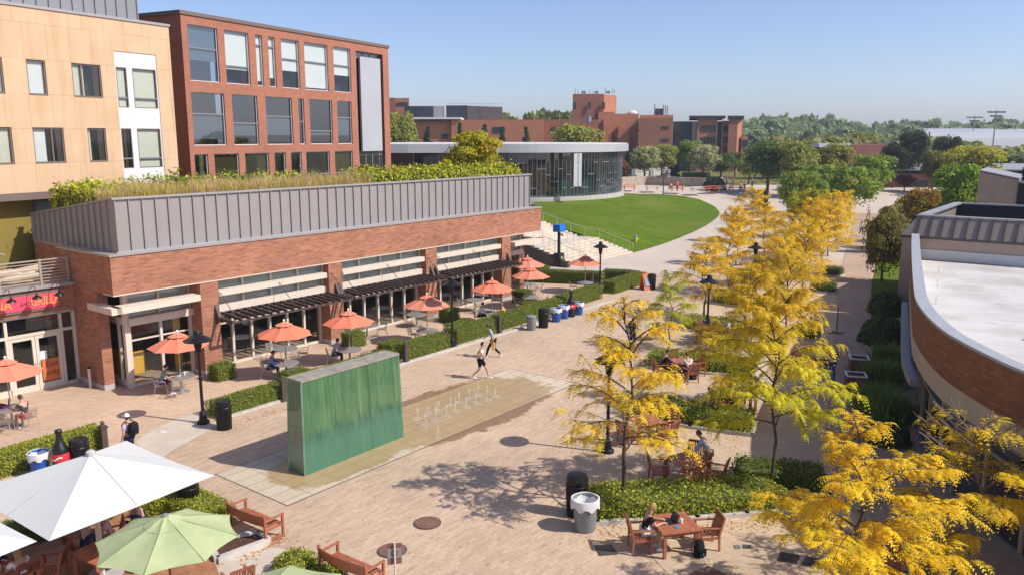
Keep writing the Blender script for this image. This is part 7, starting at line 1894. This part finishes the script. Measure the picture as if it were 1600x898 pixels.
def mk_picnic(mt):
    e = thing('picnic_table', 'x', 'picnic table', (0,0,0), 0, 'picnic tables on the far concourse'); q = MB(); q.box(-1.05,1.05,-.42,.42,.70,.76); q.build('tabletop', M[mt], e)
    for s in (-1,1): q = MB(); q.box(-1.05,1.05,.68*s-.14,.68*s+.14,.42,.47); q.build('seat', M[mt], e)
    q = MB()
    for x in (-.75,.75):
        q.bar((x,-.75,0),(x,-.2,.70),.08,.08); q.bar((x,.75,0),(x,.2,.70),.08,.08); q.bar((x,-.72,.38),(x,.72,.38),.07,.07)
    q.build('trestle', M[mt], e); return e
po = Kind(lambda: mk_picnic('orange_paint')); pw = Kind(lambda: mk_picnic('cream'))
for kd, px, py, l in ((po,983,297,'orange picnic table beside the rotunda'),(pw,1019,298,'cream picnic table left of the sign pole'),(po,1058,299,'orange picnic table where people in orange sit'),(pw,1090,300,'cream picnic table right of the sign pole'),(po,1113,299,'orange picnic table before the dark round bush'),(pw,1133,298,'cream picnic table left of the crowd'),(po,1150,298,'orange picnic table at the crowd')):
    kd(l, far(px,py), rnd.uniform(-.3,.3), 1.15)
ball_shrub('dark round bush behind an orange picnic table', far(1116,296), 2.0, 2.0, (.03,.05,.015), 30, .25, z0=2.0)
e = hedge('hedge', 'dark clipped hedge on top of the far stone wall', [far(1066,287)[:2], far(1108,288)[:2]], [far(1066,285)[:2], far(1108,286)[:2]], 1.4, (.03,.05,.015), dens=40, leaf=.2, z0=2.6)
for px, py, tp, rz, l in ((1048,298,'orange','20','person in orange sitting left at the orange table'),(1058,299,'orange','200','person in orange at the right of the orange table'),(1145,292,'red','90','person in red near the dark green tree'),(1157,302,'orange','10','person in orange standing in the crowd'),(1163,302,'navy','180','person in navy beside the one in orange'),(1175,294,'navy','30','person in navy under the dark green tree'),(1127,290,'white','150','person in white behind the round bush'),(1135,290,'navy','200','person in navy behind the round bush')):
    person(l, far(px,py), R(float(rz)), 'stand' if 'sitting' not in l else 'situp', tp, 'navy', 'dark', scale=1.05)
e = thing('direction_sign', 'brown finger sign pole at the top of the lawn', 'sign', tuple(far(1036,306,1.4))); zt = 4.6; q = MB(); q.tube([(0,0,0),(0,0,zt)], .09, 8); q.build('pole', M['dark_bronze'], e)
for z, x0_, x1_ in ((2.9,-1.2,.3),(3.4,-.3,1.0)): q = MB(); q.box(x0_,x1_,-.08,-.02,z,z+.32); q.build('arm', M['rust_iron'], e)
q = MB(); q.lathe([(.5,4.4),(.15,4.7),(.02,4.8)], 10); q.build('hat', M['dark_bronze'], e)
# ------------------------------------------------------------------ parasols, deck furniture bottom left
def square_parasol(label, corner, z_edge=2.6, side=4.1, rise=.78):
    """white square canopy; corner is its right-hand tip"""
    bk = Vector((-3.33,2.39,0)).normalized()*side; ft = Vector((-2.26,-3.39,0)).normalized()*side
    c = corner + bk/2 + ft/2; e = thing('white_parasol', label, 'parasol', (c.x,c.y,.06), 0, 'large white parasols over the deck'); q = MB()
    cs = [corner-c, corner+ft-c, corner+ft+bk-c, corner+bk-c]; zc = z_edge-.06; apex = Vector((0,0,zc+rise)); 
    for i in range(4):
        a, b = cs[i], cs[(i+1) % 4]; n = 6; v = []
        for r_ in range(n+1):
            for k in range(n+1):
                f = k/n; p = a.lerp(b, f)*(1-r_/n); p.z = zc + rise*(r_/n)**.96 - .06*math.sin(f*math.pi)*math.sin((1-r_/n)*math.pi*.5)*.6
                p.x *= 1-.02*math.sin(f*math.pi); p.y *= 1-.02*math.sin(f*math.pi); v.append(p)
        q.add(v, [(r_*(n+1)+k, r_*(n+1)+k+1, (r_+1)*(n+1)+k+1, (r_+1)*(n+1)+k) for r_ in range(n) for k in range(n)])
    q.build('canopy', M['white_canvas'], e, smooth=8); ap = apex + Vector((0,0,.012))
    for i in range(4):
        for tgt in (cs[i], (cs[i]+cs[(i+1) % 4])*.49):
            q = MB(); t1 = Vector((tgt.x*.99,tgt.y*.99,zc+.012)); q.bar(tuple(ap), tuple(t1), .012, .005); q.build('seam', M['parasol_seam'], e)
    q = MB(); q.box(-.05,.05,-.05,.05,0,zc+rise-.05); q.build('pole', M['cream'], e)
    q = MB(); q.lathe([(.11,zc+rise-.02),(.11,zc+rise+.06),(.06,zc+rise+.1),(.01,zc+rise+.11)], 12); q.build('cap', M['concrete_grey'], e, smooth=40)
    for p in cs: q = MB(); q.bar(tuple(apex-Vector((0,0,.06))), (p.x*.97,p.y*.97,zc-.02), .025, .03); q.build('rib', M['cream'], e)
    q = MB(); q.box(-.4,.4,-.4,.4,0,.08); q.build('base', M['concrete_grey'], e); return c
W1 = square_parasol('large white square parasol in the left foreground', G(335,742,2.6))
W2 = square_parasol('white square parasol cut by the left edge', G(58,845,2.6))
def green_parasol(label, c, r=1.53, ze=2.3, zt=2.8, tw=.10):
    e = thing('green_parasol', label, 'parasol', (c.x,c.y,.06), 0, 'pale green parasols'); q = MB(); canopy(q, 8, r, ze-.06, zt-.06, .05, .12, 0, tw); q.build('canopy', M['green_canvas'], e, smooth=12)
    q = MB(); canopy(q, 8, .50, zt-.19, zt-.0, .05, .05, 0, tw); q.build('vent_cap', M['green_canvas'], e, smooth=12)
    q = MB(); q.tube([(0,0,0),(0,0,zt-.02)], .03, 8); q.build('pole', M['wood_red'], e); q = MB(); q.lathe([(.07,zt-.02),(.07,zt+.03),(.02,zt+.06)], 10); q.build('cap', M['steel'], e)
    for k in range(8):
        a = tw + 6.283*k/8; q = MB(); q.bar((math.cos(a)*.1,math.sin(a)*.1,zt-.10),(math.cos(a)*r*.985,math.sin(a)*r*.985,ze-.085),.03,.03); q.build('rib', M['wood_red'], e)
        q = MB(); q.bar((math.cos(a)*.12,math.sin(a)*.12,zt-.045),(math.cos(a)*r*.995,math.sin(a)*r*.995,ze-.050),.016,.010); q.build('seam', M['green_seam'], e)
    q = MB(); q.box(-.3,.3,-.3,.3,0,.08); q.build('base', M['concrete_grey'], e)
green_parasol('pale green octagonal parasol in the left foreground', Vector((-7.6,16.62,0))); green_parasol('pale green parasol showing only its top at the bottom edge', Vector((-4.45,14.0,0)))
dw = Vector((0,0,.06))
def dtable(label, c, rz): o = wtab(label, Vector((c.x,c.y,.06)), rz); o['group'] = 'wooden tables on the deck'; return o
def dchair(label, p, rz): o = wch(label, Vector((p.x,p.y,.06)), rz); o['group'] = 'wooden armchairs on the deck'; return o
D1 = G(8,893,.8); dtable('red wood table at the bottom left corner of the deck', D1, R(-30))
D2 = G(160,858,.8); dtable('wooden table under the large white parasol', D2, R(-30))
D3 = G(300,925,.8); dtable('wooden table under the pale green parasol', D3, R(-30))
dchair('red wood armchair with a high back in the middle of the deck', G(80,888,.45), R(100)); dchair('red wood armchair of the person in jeans on the deck', G(128,858,.45), R(-30)); dchair('red wood armchair at the bottom edge beneath the green parasol', G(372,912,.45), R(40)); dchair('red wood armchair behind the table with the pink clothes', G(172,845,.45), R(120)); dchair('red wood armchair hidden behind the blonde at the left', G(35,905,.45), R(60))
person('blonde long haired woman in white seen from behind at the bottom left', (G(38,905,.6).x,G(38,905,.6).y,.06), R(60), 'sit', 'white', 'khaki', 'blonde', long=True)
person('person in blue jeans and dark top under the white parasol', (G(130,860,.6).x,G(130,860,.6).y,.06), R(-30), 'sit', 'navy', 'jeans', 'brown', sleeves=True)
person('person in rose clothes opposite the one in jeans', (G(176,838,.6).x,G(176,838,.6).y,.06), R(120), 'sit', 'rose', 'rose', 'dark', skin='skin')
person('blonde person under the edge of the white parasol by the hedge', (G(226,818,.7).x,G(226,818,.7).y,.06), R(95), 'sit', 'navy', 'white', 'blonde', long=True, sleeves=True)
person('person in dark clothes at the left edge of the deck', (G(-2,872,.7).x,G(-2,872,.7).y,.06), R(-120), 'sit', 'navy', 'navy', 'brown', sleeves=True)
q = MB(); q.lathe([(.03,0),(.033,.15),(.012,.2),(.012,.24)], 8); tag(q.build('green_bottle', M['green_glass'], None, (D1.x+.15,D1.y+.3,.803), smooth=40), 'green bottle on the table at the bottom left', 'bottle')
mug('white cup on the table at the bottom left', (D1.x-.2,D1.y+.1,.803))
# fallen leaves along the kerbs
g = rng(99); P = []
for (ax, ay), (bx, by), n, sp_ in ((gp(355,668),gp(620,582),420,.16),(gp(330,690),gp(420,640),60,.3),(gp(375,872),gp(440,838),260,.22),(gp(900,840),gp(1225,815),420,.35),(gp(985,680),gp(1165,690),200,.4),(gp(560,795),gp(900,830),80,1.6),(gp(930,560),gp(1130,700),160,1.8),(gp(640,660),gp(880,640),90,.8)):
    f = g.uniform(0,1,n)[:,None]; q_ = np.array([ax,ay])*(1-f) + np.array([bx,by])*f + g.normal(size=(n,2))*sp_; P.append(np.concatenate([q_, np.full((n,1),.022)],1))
P = np.concatenate(P); V, F = leaf_quads(P, unit(np.array([0,0,1.])+g.normal(size=(len(P),3))*.15), .035, g, 1.8)
o = bpy.data.objects.new('fallen_leaves', np_mesh('fallen_leaves', V, F, M['frond'], np.repeat(g.uniform(0,1,len(P)),4))); col.objects.link(o); o.color = (.62,.27,.05,1); tag(o, 'orange fallen leaves scattered along the kerbs', None, None, 'stuff')
